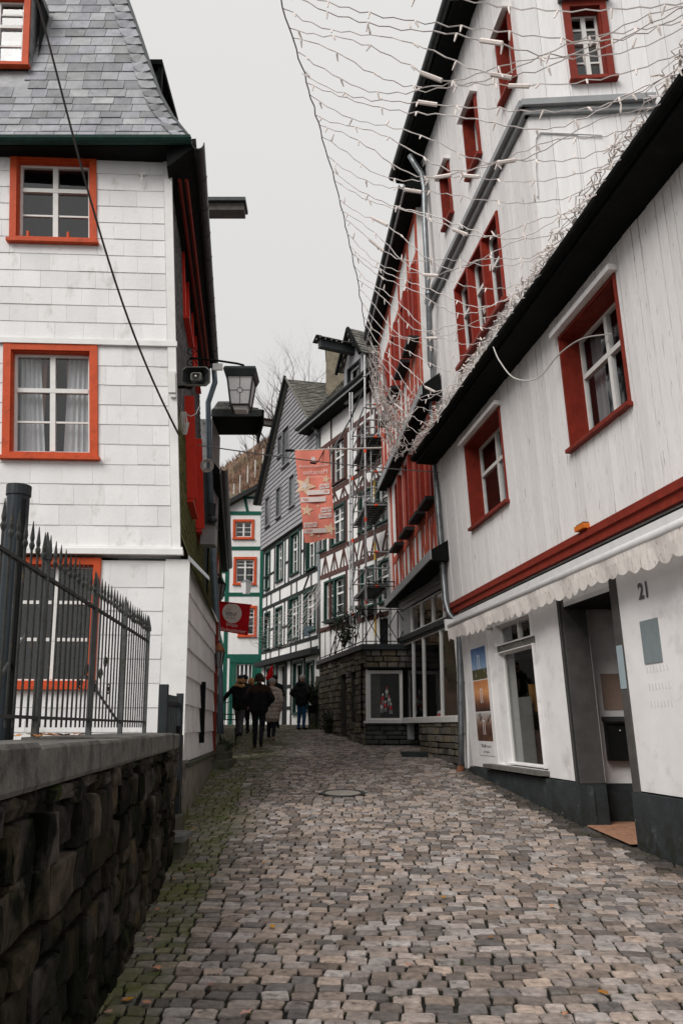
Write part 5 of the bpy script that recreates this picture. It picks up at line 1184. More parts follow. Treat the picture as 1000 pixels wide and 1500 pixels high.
MB().tube([Vector((p.x, 92, z - .3)), Vector((p.x, 92, z + 4.0))], .07, 5).build('hill_pole', M['wire'], loc=(p.x, 92, z), label='tallest thin white pole on the hillside crest', cat='pole')
def bare_tree(base, hgt, label, seed, lean=0):
    random.seed(seed); t = thing('bare_tree', label, 'tree', base, 'bare trees on the hill crest'); tr = MB(); cr = MB()
    def grow(p, d, L, r, lvl):
        n = 4; pts = [p]; rs = [r]
        for k in range(n):
            d = (d + Vector((U(-.16, .16), U(-.16, .16), U(-.03, .12)))).normalized(); p = p + d * L / n; pts.append(p); rs.append(r * (1 - .16 * (k + 1)))
        (tr if lvl < 1 else cr).tube(pts, rs, 6 if lvl < 2 else 3, cap=False)
        if lvl < 5:
            for k in range(random.choice((2, 3, 3)) if lvl else 6):
                i_ = random.choice((2, 3, 4)) if lvl else random.choice((1, 2, 3, 4)); a = U(0, 6.28); s_ = U(.45, .95)
                nd = (d + Vector((math.cos(a) * s_, math.sin(a) * s_, U(-.1, .45)))).normalized()
                grow(pts[i_], nd, L * U(.58, .8), rs[i_] * .58, lvl + 1)
    grow(Vector(base), Vector((lean, 0, 1)).normalized(), hgt * .42, hgt * .024, 0)
    tr.build('trunk', M['bark'], t); cr.build('crown', M['bark'], t, kind='stuff')
    random.seed(seed + 99)
for i, (px_, Y, hg, lb, ln) in enumerate(((458, 84, 15, 'largest bare tree rising behind the slate gable roof beside the chimney', -.12), (440, 88, 13, 'bare tree leaning left beside the gable peak', -.25), (398, 84, 10, 'bare tree on the slope left of the slate gable', .05), (412, 90, 11, 'thin bare tree just above the gable house hoist beam', -.1), (380, 92, 6, 'low bare thorn tree on the hill beside the lantern', 0), (365, 90, 5, 'smallest bare bush on the hill above the pale posts', 0), (345, 88, 3.0, 'low leafless shrub at the left end of the hill', .1))):
    x = (px_ - 500) / FPX * Y * 1.05
    bare_tree((x, Y, hz(x, Y) - .3), hg, lb, 40 + i, ln)
random.seed(5)

# ------------------------------------------------------------------ second house on the left, behind the first
L2 = Fac((-3.02, 18.25), (-4.45, 30), (0, 0), 0, -1)
h8 = thing('dark_slate_house', 'dark slate-hung house in shade behind the white house, with a roofed hoist canopy', 'house', (-3.4, 20, g(20)))
MB().fbox(L2, 0, L2.L, 1.0, 7.5, -3, -.03).build('wall', M['darkgrey'], h8)
hung(L2, 0, L2.L, 4.0, 7.4, .16, .18, []).build('hung_slates', M['slatemoss'], h8, kind='stuff')
MB().fbox(L2, 0, L2.L, 1.0, 3.9, -.1, .0).build('lower_wall', M['whitepaint'], h8)
pent(L2, h8, -.1, L2.L + .2, 7.35, .20, .12, 'eave', .35)
q = MB(); gutter(q, L2.pt(-.1, 7.52, .30), L2.pt(L2.L, 7.52, .30), .09, L2.n); q.build('eaves_gutter', M['gutter'], h8)
MB().fbox(L2, 1.2, 2.0, 1.3, 3.5, .0, .06).build('door', M['red'], h8)
for s_ in (3.6, 6.0): window(L2, h8, s_, s_ + .9, 5.2, 6.6, dep=-.03, casing='redvivid', cw=.08, rows=(.62,), room=.02, fw=.05)
# hoist canopy: tower of slates with a hipped roof over a deep dark soffit
cz_ = atY(383, 607, 18.6).z
K1, K2, K3, K4 = atY(310, 610, 18.6), atY(384, 607, 18.6), atY(376, 642, 20.0), atY(310, 642, 20.0)
for p in (K1, K2, K3, K4): p.z = cz_
kc = MB().prism([K1, K2, K3, K4], Vector((0, 0, .10))).build('canopy_soffit', M['black'], h8)
top = Vector(((K1.x + K4.x) / 2 + .15, 19.3, cz_ + .62)); top2 = top + Vector((.35, 0, 0)); up_ = Vector((0, 0, .10))
rp = MB(); slopeslates(rp, K1 + up_, K2 + up_, top, top2, 6, .2); slopeslates(rp, K2 + up_, K3 + up_, top2, top2 + Vector((0, .05, 0)), 6, .2); slopeslates(rp, K3 + up_, K4 + up_, top2, top, 6, .2)
rp.build('canopy_slates', M['slateold'], kc, kind='stuff')
MB().prism([K2 + Vector((0, -.02, -.22)), K2 + Vector((0, -.02, .1)), K3 + Vector((0, 0, .1)), K3 + Vector((0, 0, -.22))], Vector((.05, 0, 0))).build('canopy_cheek', M['black'], kc)
MB().prism([K1 + Vector((0, -.02, -.06)), K2 + Vector((0, -.02, -.06)), K2 + Vector((0, -.02, .1)), K1 + Vector((0, -.02, .1))], Vector((0, -.03, 0))).build('canopy_fascia', M['gutter'], kc)
t0 = atY(304, 640, 19.2); MB().box(t0.x - .4, t0.x + .16, 18.9, 20.2, 6, cz_).build('hoist_tower', M['slateside'], h8)

# ------------------------------------------------------------------ things on the left wall
lp = LD.pt(.35, 6.75, .0)
la = thing('wall_lantern', 'large wrought iron lantern with frosted panes hanging from a scrolled bracket', 'lantern', atY(354, 612, 13))
LC = atY(354, 548, 13)
def frustum(mb, c, z0, z1, w0, w1):
    P = [c + Vector((sx * w0, sy * w0, z0)) for sx, sy in ((-1, -1), (1, -1), (1, 1), (-1, 1))]; Q = [c + Vector((sx * w1, sy * w1, z1)) for sx, sy in ((-1, -1), (1, -1), (1, 1), (-1, 1))]
    n = len(mb.v); mb.v += P + Q; mb.f += [(n + 3, n + 2, n + 1, n), (n + 4, n + 5, n + 6, n + 7)] + [(n + i, n + (i + 1) % 4, n + 4 + (i + 1) % 4, n + 4 + i) for i in range(4)]; mb.m += [mb.cm] * 6; return mb
rf = frustum(frustum(MB(), LC, -.13, -.02, .235, .275), LC, -.02, .03, .275, .255).build('lantern_roof', M['darkgrey'], la)
frustum(MB(), LC, -.60, -.13, .145, .205).build('glass_body', M['lampglass'], la)
for sx, sy in ((-1, -1), (1, -1), (1, 1), (-1, 1)):
    MB().tube([LC + Vector((sx * .15, sy * .15, -.63)), LC + Vector((sx * .212, sy * .212, -.13))], .016, 5).build('corner_bar', M['darkgrey'], la)
fr_ = MB()
for sy in (-1, 1):
    fr_.tube([LC + Vector((-.155, sy * .155, -.60)), LC + Vector((.155, sy * .155, -.60))], .014, 5)
for sx in (-1, 1): fr_.tube([LC + Vector((sx * .155, -.155, -.60)), LC + Vector((sx * .155, .155, -.60))], .014, 5)
fr_.build('bottom_frame', M['darkgrey'], la)
ld_ = MB(); yv = lambda z_: -(.145 + (.205 - .145) * (z_ + .60) / .47) - .004
ld_.tube([LC + Vector((0, yv(-.6), -.6)), LC + Vector((0, yv(-.41), -.41))], .005, 4).tube([LC + Vector((0, yv(-.32), -.32)), LC + Vector((0, yv(-.13), -.13))], .005, 4)
ld_.tube([LC + Vector((-.17, yv(-.36), -.36)), LC + Vector((-.045, yv(-.36), -.36))], .005, 4).tube([LC + Vector((.045, yv(-.36), -.36)), LC + Vector((.17, yv(-.36), -.36))], .005, 4)
ld_.tube([LC + Vector((.045 * math.cos(a * .35), yv(-.36 + .045 * math.sin(a * .35)), -.36 + .045 * math.sin(a * .35))) for a in range(19)], .005, 4)
ld_.build('leaded_bars', M['darkgrey'], la)
frustum(MB(), LC, -.67, -.61, .10, .12).build('lamp_bowl', M['lampglass'], la)
arm0 = Vector((lp.x, LC.y - .3, LC.z + .15)); hk = LC + Vector((0, 0, .16))
MB().tube([arm0, arm0.lerp(hk, .5) + Vector((0, 0, .02)), hk + Vector((-.08, 0, .03)), hk + Vector((.03, 0, .0)), hk + Vector((.05, 0, -.06)), hk + Vector((0, 0, -.09))], .018, 6).build('bracket_arm', M['black'], la)
MB().tube([hk + Vector((.0 + .035 * math.sin(a), 0, -.05 + .035 * math.cos(a))) for a in [i * .5 for i in range(13)]], .01, 5).tube([hk + Vector((0, 0, -.08)), LC + Vector((0, 0, .02))], .01, 5).build('hanging_ring', M['black'], la)
MB().tube([arm0 + Vector((0, 0, -.45)), arm0.lerp(hk, .5) + Vector((0, 0, -.02))], .018, 6).build('bracket_brace', M['black'], la)
for i in range(4):
    c = arm0 + Vector((.02, 0, -.5 + .2 * i)); MB().tube([c + Vector((.09 * (1 - t / 24) * math.cos(t * .45), 0, .09 * (1 - t / 24) * math.sin(t * .45))) for t in range(20)], .009, 4).build('bracket_scroll', M['black'], la)
tg = atY(318, 538, 12.7); MB().box(tg.x - .07, tg.x + .09, 12.68, 12.72, tg.z - .05, tg.z + .06).build('socket_tag', M['sash'], la)
# loudspeaker
sp = thing('horn_loudspeaker', 'dark octagonal horn loudspeaker on the house corner below the gutter', 'loudspeaker', atY(287, 566, 11.5))
C = atY(287, 551, 11.5); hw, hh_ = .212, .15
def octa(w, h, y_): c = .28; return [C + Vector((x * w, y_, z_ * h)) for x, z_ in ((-1, -1 + c * 1.4), (-1 + c, -1), (1 - c, -1), (1, -1 + c * 1.4), (1, 1 - c * 1.4), (1 - c, 1), (-1 + c, 1), (-1, 1 - c * 1.4))]
def ring(mb, A, B):
    n = len(mb.v); k = len(A); mb.v += A + B; mb.f += [(n + i, n + (i + 1) % k, n + k + (i + 1) % k, n + k + i) for i in range(k)]; mb.m += [mb.cm] * k
q = MB(); ring(q, octa(hw, hh_, 0), octa(hw * .93, hh_ * .92, -.012)); ring(q, octa(hw, hh_, 0), octa(hw, hh_, .03)); q.build('rim', M['spkrim'], sp)
q = MB(); ring(q, octa(hw * .93, hh_ * .92, -.012), octa(hw * .42, hh_ * .42, .13)); ring(q, octa(hw, hh_, .03), octa(hw * .35, hh_ * .35, .22)); q.poly(octa(hw * .42, hh_ * .42, .13)); q.build('horn', M['spk'], sp)
q = MB(); ring(q, octa(hw * .40, hh_ * .46, .02), octa(hw * .30, hh_ * .34, .0)); q.poly(octa(hw * .12, hh_ * .14, .08)); ring(q, octa(hw * .30, hh_ * .34, .0), octa(hw * .12, hh_ * .14, .08)); q.build('inner_horn', M['spkrim'], sp)
MB().ball(C + Vector((0, -.005, 0)), .016).build('driver_tip', M['sash'], sp)
MB().tube([C + Vector((0, .2, 0)), C + Vector((-.15, .35, -.02)), C + Vector((-.4, .4, 0))], .025, 6).build('mount', M['black'], sp)
def coil(px_, py_, Y, r, n, label, m='wire'):
    c = atY(px_, py_, Y); q = MB()
    for k in range(n):
        rr2 = r * U(.75, 1.1); o = Vector((U(-.02, .02), U(-.03, .03), U(-.03, .03))); q.tube([c + o + Vector((rr2 * math.cos(a), U(-.01, .01), rr2 * 1.05 * math.sin(a))) for a in [i * .45 for i in range(15)]], .007, 4)
    q.build('cable_coil', M[m], loc=c, label=label, cat='cable coil')
coil(303, 682, 14.5, .11, 7, 'neat ring of pale cable hanging on the left downpipe')
c = atY(268, 618, 11.7); q = MB()
for k in range(7): q.tube([c + Vector((-.03 + .012 * k, 0, .16)), c + Vector((-.05 + .02 * k + U(-.02, .02), -.03, -.05)), c + Vector((.0 + .01 * k, 0, -.2)), c + Vector((.05 + .008 * k, -.02, -.02))], .006, 4)
q.tube([c + Vector((0, 0, .15)), c + Vector((.12, -.02, .08)), c + Vector((.2, -.02, .12)), c + Vector((.24, 0, .25))], .007, 4)
q.build('cable_coil', M['wire'], loc=c, label='loose hank of pale cable below the loudspeaker on the house corner', cat='cable coil')
eb = thing('electrical_box', 'light grey box fixed under the downpipe hopper on the left wall', 'box', atY(305, 797, 15.5))
a_, b_ = atY(293, 797, 15.5), atY(315, 770, 15.5)
MB().box(a_.x, b_.x, 15.5, 15.85, a_.z, b_.z).build('box_body', M['grey'], eb); MB().box(a_.x - .015, b_.x + .015, 15.48, 15.86, b_.z, b_.z + .02).build('box_lid', M['slab'], eb)
fl = thing('flood_lamp', 'small round dark floodlight above the grey box', 'lamp', atY(311, 765, 15.4))
fc = atY(311, 762, 15.4); MB().ball(fc, .085, 12, 8, (1.2, 1, .85)).build('lamp_body', M['darkgrey'], fl, smooth=True); MB().tube([fc, fc + Vector((-.05, .1, .14)), fc + Vector((-.1, .15, .14))], .012, 5).build('lamp_arm', M['black'], fl)
cl = thing('copper_lantern', 'small wall lantern with a copper cap beside the red door post', 'lantern', atY(320, 985, 17))
cc = atY(321, 955, 16.8)
MB().tube([cc + Vector((0, 0, .0)), cc + Vector((0, 0, .06)), cc + Vector((0, 0, .16)), cc + Vector((0, 0, .20))], [.125, .11, .05, .015], 10).build('cap', M['copper'], cl, smooth=True)
MB().tube([cc + Vector((0, 0, -.30)), cc], [.065, .105], 6).build('glass', M['greycurtain'], cl)
for i in range(6):
    a = i * math.pi / 3; MB().tube([cc + Vector((.066 * math.cos(a), .066 * math.sin(a), -.31)), cc + Vector((.108 * math.cos(a), .108 * math.sin(a), 0))], .009, 4).build('cage_bar', M['black'], cl)
MB().tube([cc + Vector((-.35, .1, .1)), cc + Vector((-.1, 0, .22)), cc + Vector((0, 0, .2))], .014, 5).build('arm', M['black'], cl)
bl = thing('black_street_lantern', 'black four-sided street lantern above the red flag sign', 'lantern', atY(321, 872, 24))
bc = atY(321, 862, 24)
MB().tube([bc + Vector((0, 0, .12)), bc + Vector((0, 0, .22)), bc + Vector((0, 0, .34))], [.24, .14, .02], 6).build('cap', M['black'], bl); MB().tube([bc + Vector((0, 0, -.32)), bc + Vector((0, 0, .12))], [.10, .19], 6).build('glass', M['greycurtain'], bl)
for i in range(6):
    a = i * math.pi / 3; MB().tube([bc + Vector((.10 * math.cos(a), .10 * math.sin(a), -.34)), bc + Vector((.2 * math.cos(a), .2 * math.sin(a), .12))], .014, 4).build('cage_bar', M['black'], bl)
MB().tube([bc + Vector((-.7, 0, .5)), bc + Vector((-.1, 0, .55)), bc + Vector((0, 0, .34))], .02, 5).build('arm', M['black'], bl)
gl_ = thing('glass_house_lantern', 'pale glass lantern hanging below the orange window of the green house', 'lantern', atY(361, 870, 38))
gc = atY(361, 857, 38); MB().tube([gc + Vector((0, 0, -.42)), gc + Vector((0, 0, .12))], [.16, .27], 4).build('glass', M['lampglass'], gl_); MB().tube([gc + Vector((0, 0, .12)), gc + Vector((0, 0, .28))], [.30, .04], 4).build('cap', M['zinc'], gl_); MB().tube([gc + Vector((0, 0, .28)), gc + Vector((.0, .3, 1.2)), gc + Vector((0, 3.9, 1.3))], .012, 4).build('stay', M['black'], gl_)
# red wine-bar flag
fs = thing('red_flag_sign', 'square red cloth sign with a round white wine bar emblem and white script', 'sign', atY(340, 931, 21))
A_, B_, C_, D_ = atY(317, 881, 21), atY(367, 887, 21), atY(363, 931, 21), atY(316, 923, 21)
q = MB(); n = 10
def fpt(u, v, off=0):
    p = A_.lerp(B_, u).lerp(D_.lerp(C_, u), v); return p + Vector((0, .02 * math.sin(u * 5 + v * 2) - off, 0))
for i in range(n):
    for j in range(n): q.quad(fpt(i / n, j / n), fpt((i + 1) / n, j / n), fpt((i + 1) / n, (j + 1) / n), fpt(i / n, (j + 1) / n))
q.build('cloth', M['flagred'], fs, smooth=True)
MB().tube([A_ + Vector((-.5, .0, .05)), B_ + Vector((.03, 0, .01))], .02, 6).build('pole', M['flagred'], fs)
q = MB(); q.poly([fpt(.475 + .29 * math.cos(a), .335 + .345 * math.sin(a), .012) for a in [i * math.pi / 16 for i in range(32)]]); q.build('emblem_disc', M['signwhite'], fs)
exs = (B_ - A_).normalized(); eys = Vector((0, 0, 1))
def ftext(t, sz, u, v, m, off=.02, shear=0, bold=0): textmesh(MBX, t, sz, fpt(u, v, off), exs, eys, shear=shear, bold=bold)
MBX = MB(); ftext('VINE', .15, .475, .44, 0, bold=.001); ftext('ON BAAC', .055, .46, .53, 0); MBX.build('emblem_lettering', M['signdark'], fs)
MBX = MB(); c = fpt(.36, .23, .02)
MBX.tube([c + Vector((.05 * math.cos(a), 0, .03 * math.sin(a))) for a in [i * .5 for i in range(14)]], .003, 4); MBX.tube([c + Vector((.05, 0, 0)), c + Vector((.12, 0, .02)), c + Vector((.22, 0, -.02))], .003, 4); MBX.build('emblem_vine', M['slabpink'], fs)
MBX = MB(); ftext('Wein', .14, .48, .80, 0, shear=.3); ftext('Wohnzimmer', .13, .50, .97, 0, shear=.3); MBX.build('script_lettering', M['signwhite'], fs)

# ------------------------------------------------------------------ hanging banner, its pole, span wires
BY = 22.6
bn = thing('coral_town_banner', 'long coral red Christmas banner with pale stars and mirrored lettering hanging over the street', 'banner', atY(468, 790, BY))
def bpt(cx, cy, off=0.0):
    p = atY(420 + cx / 8.82, 640 + cy / 8.82, BY); p.y += .035 * math.sin(p.z * 2.3) + .02 * math.sin(p.x * 9 + p.z) - off; return p
TLc, TRc, BRc, BLc = Vector((100, 175)), Vector((545, 165)), Vector((628, 1310)), Vector((232, 1368))
def bq(u, v):
    p = TLc.lerp(TRc, u).lerp(BLc.lerp(BRc, u), v); return bpt(p.x, p.y + (12 * math.sin(u * 7) if v > .99 else 0))
q = MB(); nu, nv = 12, 30
for i in range(nu):
    for j in range(nv): q.quad(bq(i / nu, j / nv), bq((i + 1) / nu, j / nv), bq((i + 1) / nu, (j + 1) / nv), bq(i / nu, (j + 1) / nv))
q.build('cloth', M['banner'], bn, smooth=True)
MB().tube([atY(424, 660, BY), atY(430, 660, BY), atY(590, 655, BY + 1.0)], .028, 8).build('pole', M['wire'], bn)
MB().tube([atY(418, 660, BY), atY(431, 660, BY)], .04, 8).build('pole_tip', M['black'], bn)
def star(cx, cy, r, rot=0, m='bannerstar', off=.012):
    MB().poly([bpt(cx + (r if i % 2 == 0 else r * .42) * math.sin(rot + i * math.pi / 5), cy - (r if i % 2 == 0 else r * .42) * math.cos(rot + i * math.pi / 5), off) for i in range(10)]).build('star', M[m], bn)
for s_ in ((235, 635, 150, .35), (505, 545, 62, .2), (262, 955, 90, .1), (402, 893, 22, 0), (556, 1195, 95, .25), (322, 1268, 38, .3), (412, 1282, 24, 0)): star(*s_)
star(230, 632, 60, .35, 'bannerwhite', .018); star(340, 285, 44, .3, 'bannerwhite', .018); star(340, 285, 40, 0.93, 'bannerwhite', .02)
def btext(t, cx, cy, size, m, wdt):
    """mirrored print: seen from the back of the cloth"""
    tmp = MB(); textmesh(tmp, t, 100, Vector((0, 0, 0)), Vector((1, 0, 0)), Vector((0, 1, 0)))
    w0 = max(v.x for v in tmp.v) - min(v.x for v in tmp.v); k = wdt / w0; o = MB()
    o.f = tmp.f; o.m = tmp.m; o.v = [bpt(cx - v.x * k, cy - v.y * size / 72 + (v.x * k) * .04, .026) for v in tmp.v]; o.build('lettering', M[m], bn)
btext('Weihnachtsstadt', 345, 388, 36, 'bannerwhite', 385); btext('Monschau', 370, 478, 60, 'bannerwhite', 310)
q = MB(); q.quad(bpt(250, 518, .02), bpt(470, 510, .02), bpt(470, 514, .02), bpt(250, 522, .02)); q.build('rule', M['bannerwhite'], bn)
for (a, b, c_, d_), t in (((420, 548, 605, 665), 'Frohe'), ((262, 552, 685, 748), 'Weihnachten!'), ((182, 505, 780, 845), 'Joyeux noël!'), ((440, 576, 915, 975), 'Fijne'), ((410, 578, 992, 1050), 'kerst!'), ((222, 388, 1108, 1170), 'Merry'), ((226, 512, 1188, 1245), 'Christmas!')):
    MB().quad(bpt(a, c_ + 8, .02), bpt(b, c_ - 6, .02), bpt(b, d_ - 6, .02), bpt(a, d_ + 8, .02)).build('text_strip', M['bannerwhite'], bn)
    btext(t, (a + b) / 2, d_ - 16, 40, 'bannertext', (b - a) * .84)
MB().tube([atY(475, 659, BY), atY(466, 676, BY - .08), atY(461, 679, BY - .1)], .014, 5).tube([atY(454, 678, BY - .1), atY(463, 679, BY - .1)], .03, 5).build('stay_cord', M['black'], bn)
w0, w1 = atY(290, 652, 14.5), atY(642, 692, 16.6)
MB().tube([w0.lerp(w1, i / 20) + Vector((0, 0, -.06 * math.sin(math.pi * i / 20))) for i in range(21)], .012, 5).build('span_wire', M['wiregrey'], loc=w0, label='thin grey wire spanning the street in front of the banner', cat='wire')
# ------------------------------------------------------------------ scaffold
scf = thing('scaffold_tower', 'galvanised tube scaffold with dark decks and orange marks on the annex terrace', 'scaffold', (.9, 25, AT + .14))
SP = {'n1': (.72, 23.8), 'n2': (1.42, 23.8), 'f1': (.37, 26.6), 'f2': (1.10, 26.4), 'm1': (.30, 27.6)}
SZ0 = AT + .14
for k, (x, y_) in SP.items():
    zt = atY(536 if k[0] == 'n' else 515, 520 if k == 'n1' else 575, y_).z
    MB().tube([Vector((x, y_, SZ0)), Vector((x, y_, zt))], .030, 8).build('standard', M['scaff'], scf)
    for j in range(int((zt - SZ0) / 1.0)):
        MB().tube([Vector((x, y_, SZ0 + .5 + j)), Vector((x, y_, SZ0 + .53 + j))], .06, 8).build('coupler', M['scaff'], scf)
def P3(k, z_): return Vector((*SP[k], z_))
lv = [atY(536, y_, 23.8).z for y_ in (857, 738, 638)]
for z_ in lv:
    for k in range(3):
        t0_, t1_ = k / 3 + .02, (k + 1) / 3 - .02
        A1, B1 = P3('n1', z_).lerp(P3('n2', z_), t0_), P3('n1', z_).lerp(P3('n2', z_), t1_); A2, B2 = P3('f1', z_).lerp(P3('f2', z_), t0_), P3('f1', z_).lerp(P3('f2', z_), t1_)
        d = MB().prism([A1, B1, B2, A2], Vector((0, 0, .06))).build('deck', M['deck'], scf)
        for r in range(12):
            f0 = (r + .2) / 12; f1 = (r + .45) / 12; MB().prism([A1.lerp(A2, f0), B1.lerp(B2, f0), B1.lerp(B2, f1), A1.lerp(A2, f1)], Vector((0, 0, -.025))).build('deck_rib', M['gutter'], d)
    for a, b in (('n1', 'n2'), ('f1', 'f2'), ('n1', 'f1'), ('n2', 'f2')):
        for dz in (-.04, .5, 1.0): MB().tube([P3(a, z_ + dz), P3(b, z_ + dz)], .024, 6).build('ledger', M['scaff'], scf)
    m_ = P3('n1', z_ + 1.0).lerp(P3('n2', z_ + 1.0), .45); MB().tube([m_ - Vector((.05, 0, 0)), m_ + Vector((.05, 0, 0))], .034, 8).build('marker', M['scaffred'], scf)
    m_ = P3('n1', z_ - .04).lerp(P3('n2', z_ - .04), .45); MB().tube([m_ - Vector((.05, 0, 0)), m_ + Vector((.05, 0, 0))], .034, 8).build('marker', M['scaffred'], scf)
    for kk in ('n1', 'f1'):
        MB().tube([P3(kk, z_ - .55), P3(kk, z_ - .43)], .036, 8).build('marker', M['scaffred'], scf)
    MB().tube([P3('f1', z_ - 1.9), P3('n1', z_ - .1)], .022, 6).build('diagonal', M['scaff'], scf)
    MB().tube([P3('f2', z_ - 1.2), P3('f2', z_ - .6)], .035, 8).build('sleeve', M['scaffyel'], scf)
for z_ in (atY(536, 598, 23.8).z, atY(536, 626, 23.8).z):
    MB().tube([P3('n1', z_), P3('n2', z_)], .026, 6).build('ledger', M['scaff'], scf); m_ = P3('n1', z_).lerp(P3('n2', z_), .55); MB().tube([m_ - Vector((.05, 0, 0)), m_ + Vector((.05, 0, 0))], .034, 8).build('marker', M['scaffred'], scf)
ladz = lv[1]
for sx in (0, .32): MB().tube([P3('n1', ladz + .1) + Vector((.2 + sx, .6, 0)), P3('n1', lv[2] + 1.2) + Vector((.2 + sx, .9, 0))], .016, 6).build('ladder_stile', M['scaff'], scf)
for i in range(9): MB().tube([P3('n1', ladz + .3 + .3 * i) + Vector((.2, .63 + .02 * i, 0)), P3('n1', ladz + .3 + .3 * i) + Vector((.52, .63 + .02 * i, 0))], .012, 6).build('ladder_rung', M['scaff'], scf)
MB().tube([atY(470, 690, 25.6), atY(514, 612, 25.6), atY(536, 560, 25.0)], .03, 6).build('long_brace', M['gutter'], scf)
MB().tube([atY(508, 800, 25.2), atY(520, 900, 24.6), atY(526, 935, 24.4)], .02, 6).build('raking_tube', M['scaff'], scf)

# ------------------------------------------------------------------ terrace rails, stair rails and plants
tr = thing('terrace_railing', 'black iron railing with crossed bars along the annex terrace', 'railing', (.6, 22, AT + .14))
TZ = AT + .14
E0, E1, E2 = Vector((.56, 21.55, TZ)), Vector((1.95, 21.55, TZ)), Vector((-.70, 27.0, TZ))
for k in range(4):
    p = E0.lerp(E1, k / 3); MB().tube([p, p + Vector((0, 0, .95))], .016, 6).build('post', M['black'], tr)
    if k < 3:
        r_ = E0.lerp(E1, (k + 1) / 3); MB().tube([p + Vector((0, 0, .08)), r_ + Vector((0, 0, .9))], .012, 5).tube([p + Vector((0, 0, .9)), r_ + Vector((0, 0, .08))], .012, 5).build('cross_bar', M['black'], tr)
for k in range(1, 8):
    p = E0.lerp(E2, k / 7); MB().tube([p, p + Vector((0, 0, .95))], .014, 6).build('post', M['black'], tr)
for z_ in (.08, .93):
    MB().tube([E0 + Vector((0, 0, z_)), E1 + Vector((0, 0, z_))], .014, 6).build('rail', M['black'], tr); MB().tube([E0 + Vector((0, 0, z_)), E2 + Vector((0, 0, z_))], .014, 6).build('rail', M['black'], tr)
sr = thing('stair_handrail', 'steep pair of black handrails rising beside the stone annex', 'handrail', atY(464, 1060, 27.6))
for dx in (0, 7):
    MB().tube([atY(463 + dx, 1012, 27.6), atY(483 + dx, 960, 27.2), atY(500 + dx, 905, 26.8)], .018, 6).build('rail', M['black'], sr)
for x_, y0, y1 in ((463, 1012, 1066), (470, 994, 1062), (480, 966, 1000), (490, 935, 975)): MB().tube([atY(x_, y0, 27.4), atY(x_, y1, 27.4)], .02, 6).build('post', M['black'], sr)
ss_ = thing('stone_stair', 'narrow stone stair climbing beside the annex to the terrace', 'stairs', (-.9, 28, 1.55))
for i in range(10): MB().box(-1.1 + .02 * i, -.35 + .05 * i, 27.4 + .22 * i, 29.9, 1.5 + .19 * i, 1.69 + .19 * i).build('step', M['stonestep'], ss_)
def bush(name, c, r, n, label, cat, pot=None, sc=(1, 1, 1), lm='leaf', twigs=14, leaf=.05):
    t = thing(name, label, cat, c); tw = MB(); lf = MB(); c = Vector(c)
    if pot: MB().tube([c, c + Vector((0, 0, pot[1]))], [pot[0] * .75, pot[0]], 10).build('pot', M[pot[2]], t); c = c + Vector((0, 0, pot[1]))
    for i in range(twigs):
        a = U(0, 6.28); d = Vector((math.cos(a) * U(.1, .9) * sc[0], math.sin(a) * U(.1, .9) * sc[1], U(.5, 1.3) * sc[2])) * r; tw.tube([c, c + d * .5 + Vector((U(-.1, .1), U(-.1, .1), .05)) * r, c + d], [.012, .008, .003], 4)
        for k in range(n // twigs):
            p = c + d * U(.3, 1.05) + Vector((U(-1, 1), U(-1, 1), U(-1, 1))) * r * .22; a2 = Vector((U(-1, 1), U(-1, 1), U(-1, 1))).normalized(); b2 = a2.cross(Vector((U(-1, 1), U(-1, 1), U(-1, 1)))).normalized(); s = leaf * U(.6, 1.3)
            lf.quad(p - a2 * s, p + b2 * s * .5, p + a2 * s, p - b2 * s * .5)
    tw.build('stems', M['bark'], t); lf.build('foliage', M[lm], t, kind='stuff'); return t
bush('terrace_shrub', atY(504, 950, 24.5), .75, 500, 'tall twiggy shrub on the annex terrace behind the railing', 'shrub', sc=(.7, .7, 1.3), twigs=22)
bush('wall_ivy', (-.35, 25.4, g(25.4)), .65, 700, 'dark ivy clump growing at the foot of the rubble annex wall', 'plant', sc=(.45, .8, .9), leaf=.045)
bush('window_box_plant', BF.pt(1.9, 5.5, .25), .3, 160, 'small plant on the window shelf of the brown house', 'plant', sc=(1.6, .8, .6), leaf=.04)
bush('potted_fir', atY(457, 1066, 28), .55, 420, 'potted dark evergreen beside the grey-hatted man', 'plant', pot=(.16, .75, 'black'), sc=(.7, .7, 1.2), leaf=.06)
bush('pot_plant', on_ground(331, 1117), .32, 260, 'low dark plant in a small grey pot at the left wall foot', 'plant', pot=(.12, .22, 'bluepipe'), sc=(1.1, 1.1, .7), leaf=.04)
bt = thing('wall_steps', 'mossy stone steps jutting from the left wall foot', 'steps', on_ground(322, 1120))
o_ = on_ground(318, 1125)
for i, (w_, h_) in enumerate(((.62, .16), (.48, .30), (.30, .44))): MB().box(o_.x - .25, o_.x - .1 + w_ * .6, o_.y - .3 + .33 * i, o_.y + .9, o_.z - .1 + (h_ - .14 if i else -.1), o_.z + h_).build('step', M['stonestep'], bt)
bc_ = thing('folding_bistro_chair', 'light slatted folding chair with a thin black frame by the left wall', 'chair', on_ground(333, 1092))
c = on_ground(334, 1092)
for i in range(5): MB().box(c.x - .2 + .085 * i, c.x - .14 + .085 * i, c.y - .18, c.y + .2, c.z + .44, c.z + .46).build('seat_slat', M['wire'], bc_)
for sx in (-.2, .2):
    MB().tube([c + Vector((sx, -.2, 0)), c + Vector((sx, .2, .85))], .012, 5).build('leg', M['black'], bc_); MB().tube([c + Vector((sx, .22, 0)), c + Vector((sx, -.18, .45))], .012, 5).build('leg', M['black'], bc_)
for z_ in (.66, .8): MB().tube([c + Vector((-.2, .1 + (z_ - .6) * .4, z_)), c + Vector((.2, .1 + (z_ - .6) * .4, z_))], .014, 5).build('back_slat', M['black'], bc_)
